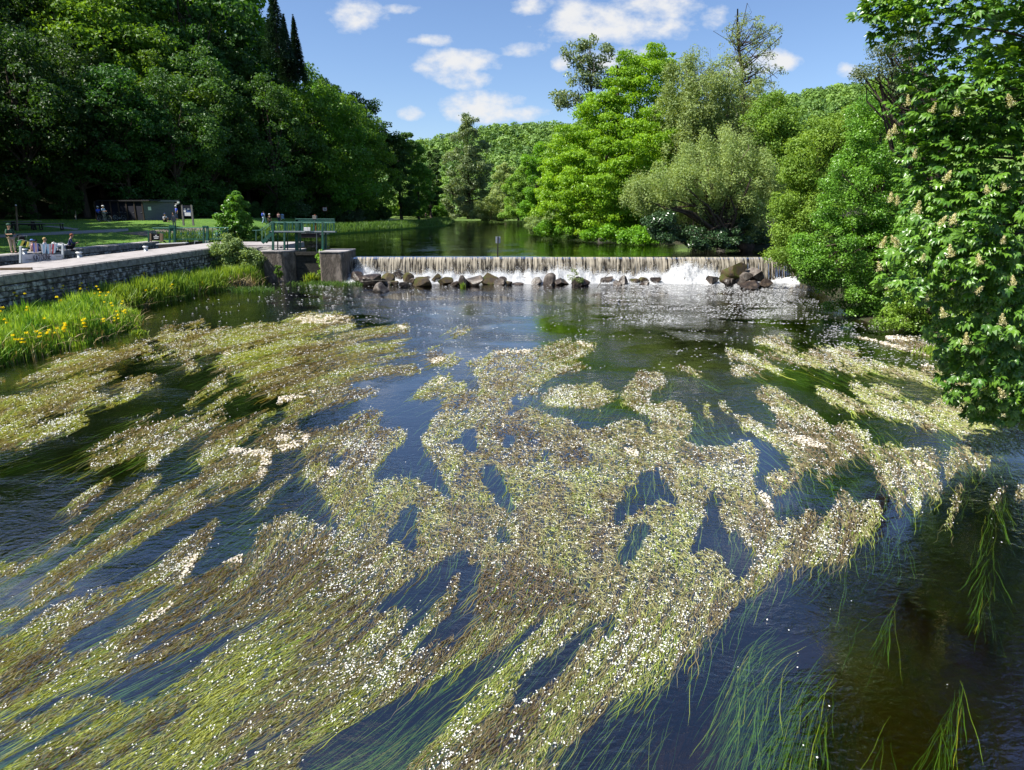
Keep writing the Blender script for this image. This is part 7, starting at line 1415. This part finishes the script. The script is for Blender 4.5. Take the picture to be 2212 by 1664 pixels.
# bicycles
def bicycle(loc, rz, label, rw=.35):
    o = empty('bicycle', loc, rz, label, 'bicycle', 'bicycles at the shed')
    for x in (-.54, .54):
        a = np.linspace(0, 2 * math.pi, 29); wh = MB().tube([(x + rw * math.cos(t), 0, rw + rw * math.sin(t)) for t in a], .03, 6, False).build('wheel', M['rubber'], o); MB().tube([(x + (rw - .04) * math.cos(t), 0, rw + (rw - .04) * math.sin(t)) for t in a], .014, 5, False).build('rim', M['steel'], wh)
        mb = MB()
        for t in np.linspace(0, math.pi, 9)[:-1]: mb.beam((x - (rw - .04) * math.cos(t), 0, rw - (rw - .04) * math.sin(t)), (x + (rw - .04) * math.cos(t), 0, rw + (rw - .04) * math.sin(t)), .006)
        mb.build('spokes', M['steel'], wh)
    A, B, C_, D_, H = (-.54, 0, rw), (-.06, 0, .3), (-.22, 0, .82), (.36, 0, .84), (.54, 0, rw)
    MB().tube([A, B], .016, 6).tube([A, C_], .014, 6).tube([B, C_, (-.25, 0, .95)], .018, 6).tube([C_, D_], .018, 6).tube([B, D_], .02, 6).tube([(.33, 0, .95), D_, H], .018, 6).build('frame', M['cl_black'], o); MB().tube([(.3, -.28, 1.0), (.33, 0, .97), (.3, .28, 1.0)], .015, 6).build('handlebar', M['steel'], o); MB().box((-.26, 0, .97), (.26, .13, .05)).build('saddle', M['cl_black'], o); MB().tube([(-.06, -.1, .3), (-.06, .1, .3)], .09, 12).box((-.0, .12, .16), (.1, .06, .02)).box((-.12, -.12, .44), (.1, .06, .02)).build('pedals', M['steel'], o); return o
b = gp(227, 479.5); bicycle(b, R(-6), 'black bicycle with pale-rimmed wheels standing in front of the shed'); b2 = gp(254, 477.5); bicycle(b2 + [0, .5, 0], R(70), 'second bicycle seen end-on behind the pale-rimmed one', .34)
person(b + [0, .0, 0], R(75), 1.75, 'stand', 'cl_lblue', 'cl_grey', 'hair_grey', 'cap_white', 'cyclist in a pale blue shirt and cap standing astride the bicycle', arms='fwd', group=g)
person(gp(215, 478), R(60), 1.62, 'stand', 'cl_blue', 'cl_black', 'hair_grey', 'cap_white', 'person in a bright blue jacket standing at the rear wheel of the bicycle', 'long', 'fwd', group=g)
person(gp(357, 480), R(60), 1.75, 'sit', 'cl_white', 'cl_black', 'hair_dark', 'cl_navy', 'person in a white shirt sitting with raised knees beside the shed', group=g)
person(gp(377, 487.5), R(20), 1.66, 'stand', 'cl_grey', 'cl_grey', 'hair_dark', None, 'dark-haired person in long grey clothes standing left of the information board', group=g)
person(gp(385, 486.5), R(-30), 1.72, 'stand', 'cl_blue', 'cl_navy', 'hair_grey', 'cap_white', 'person in a blue top and white hat beside the grey-clad one', group=g)
o, J = person(gp(571, 478.5), R(150), 1.7, 'walk', 'cl_lblue', 'cl_lblue', 'hair_dark', None, 'person with a blue backpack walking behind the round bush', group=g); bp2 = empty('backpack', o.location, R(150), 'bright blue backpack of the walker behind the round bush', 'backpack'); mk('bag', ICO2[0] * np.array([.16, .12, .25]) + [0, .22, 1.25], ICO2[1], M['cl_blue'], bp2, smooth=True); MB().tube([(-.12, .15, 1.42), (-.13, -.05, 1.46), (-.13, -.14, 1.3)], .018, 6).build('strap', M['cl_blue'], bp2)
person(gp(583, 478.3), R(180), 1.75, 'stand', 'cl_black', 'cl_black', 'hair_grey', 'cap_white', 'person in black with a white cap in the group by the stair rail', group=g)
person(gp(590, 478.4), R(200), 1.2, 'stand', 'cl_red', 'cl_navy', 'hair_dark', None, 'child in dark red beside the person in black', group=g)
person(gp(603, 478), R(170), 1.76, 'stand', 'cl_pink', 'cl_navy', 'hair_dark', None, 'person in a pale pink shirt and dark trousers at the right of the group', group=g)
pushchair(gp(611, 478.5), R(200), 'pale pushchair beside the person in the pale pink shirt', 'cl_lblue')
person(gp(920, 472.9), R(180), 1.75, 'walk', 'cl_black', 'cl_black', 'hair_dark', None, 'left of the two distant walkers on the towpath, dark clothes', group='walkers on the towpath')
person(gp(931.5, 473.1), R(180), 1.75, 'walk', 'cl_red', 'cl_black', 'hair_dark', None, 'right of the two distant walkers on the towpath, reddish top', group='walkers on the towpath')
# drift branches on the boulders
p0 = at(775, 610, .35); p1 = at(880, 612, .25); s = MB().tube([p0, p0 * .6 + p1 * .4 + [0, .1, .14], p1], [.03, .022, .01], 6).build('drift_branch', M['bark_grey']); T(s, 'long thin drift branch lying across the left boulders', 'branch')
p0 = at(1290, 622, .1); s = MB().tube([p0, p0 + [.5, .1, .7], p0 + [1.5, .2, 1.6]], [.03, .02, .008], 6).build('drift_branch', M['bark_grey']); T(s, 'bare stick poking up left of the twin stones', 'branch')

if HAZE:
    m, nt = new_mat('haze'); out = N(nt, 'ShaderNodeOutputMaterial'); v = N(nt, 'ShaderNodeVolumePrincipled'); v.inputs['Color'].default_value = (.80, .90, 1, 1); v.inputs['Density'].default_value = HAZE; v.inputs['Anisotropy'].default_value = .2
    nt.links.new(v.outputs[0], out.inputs['Volume'])
    T(MB().box((0, 600, 78), (3400, 4300, 164)).build('haze', m), kind='stuff')
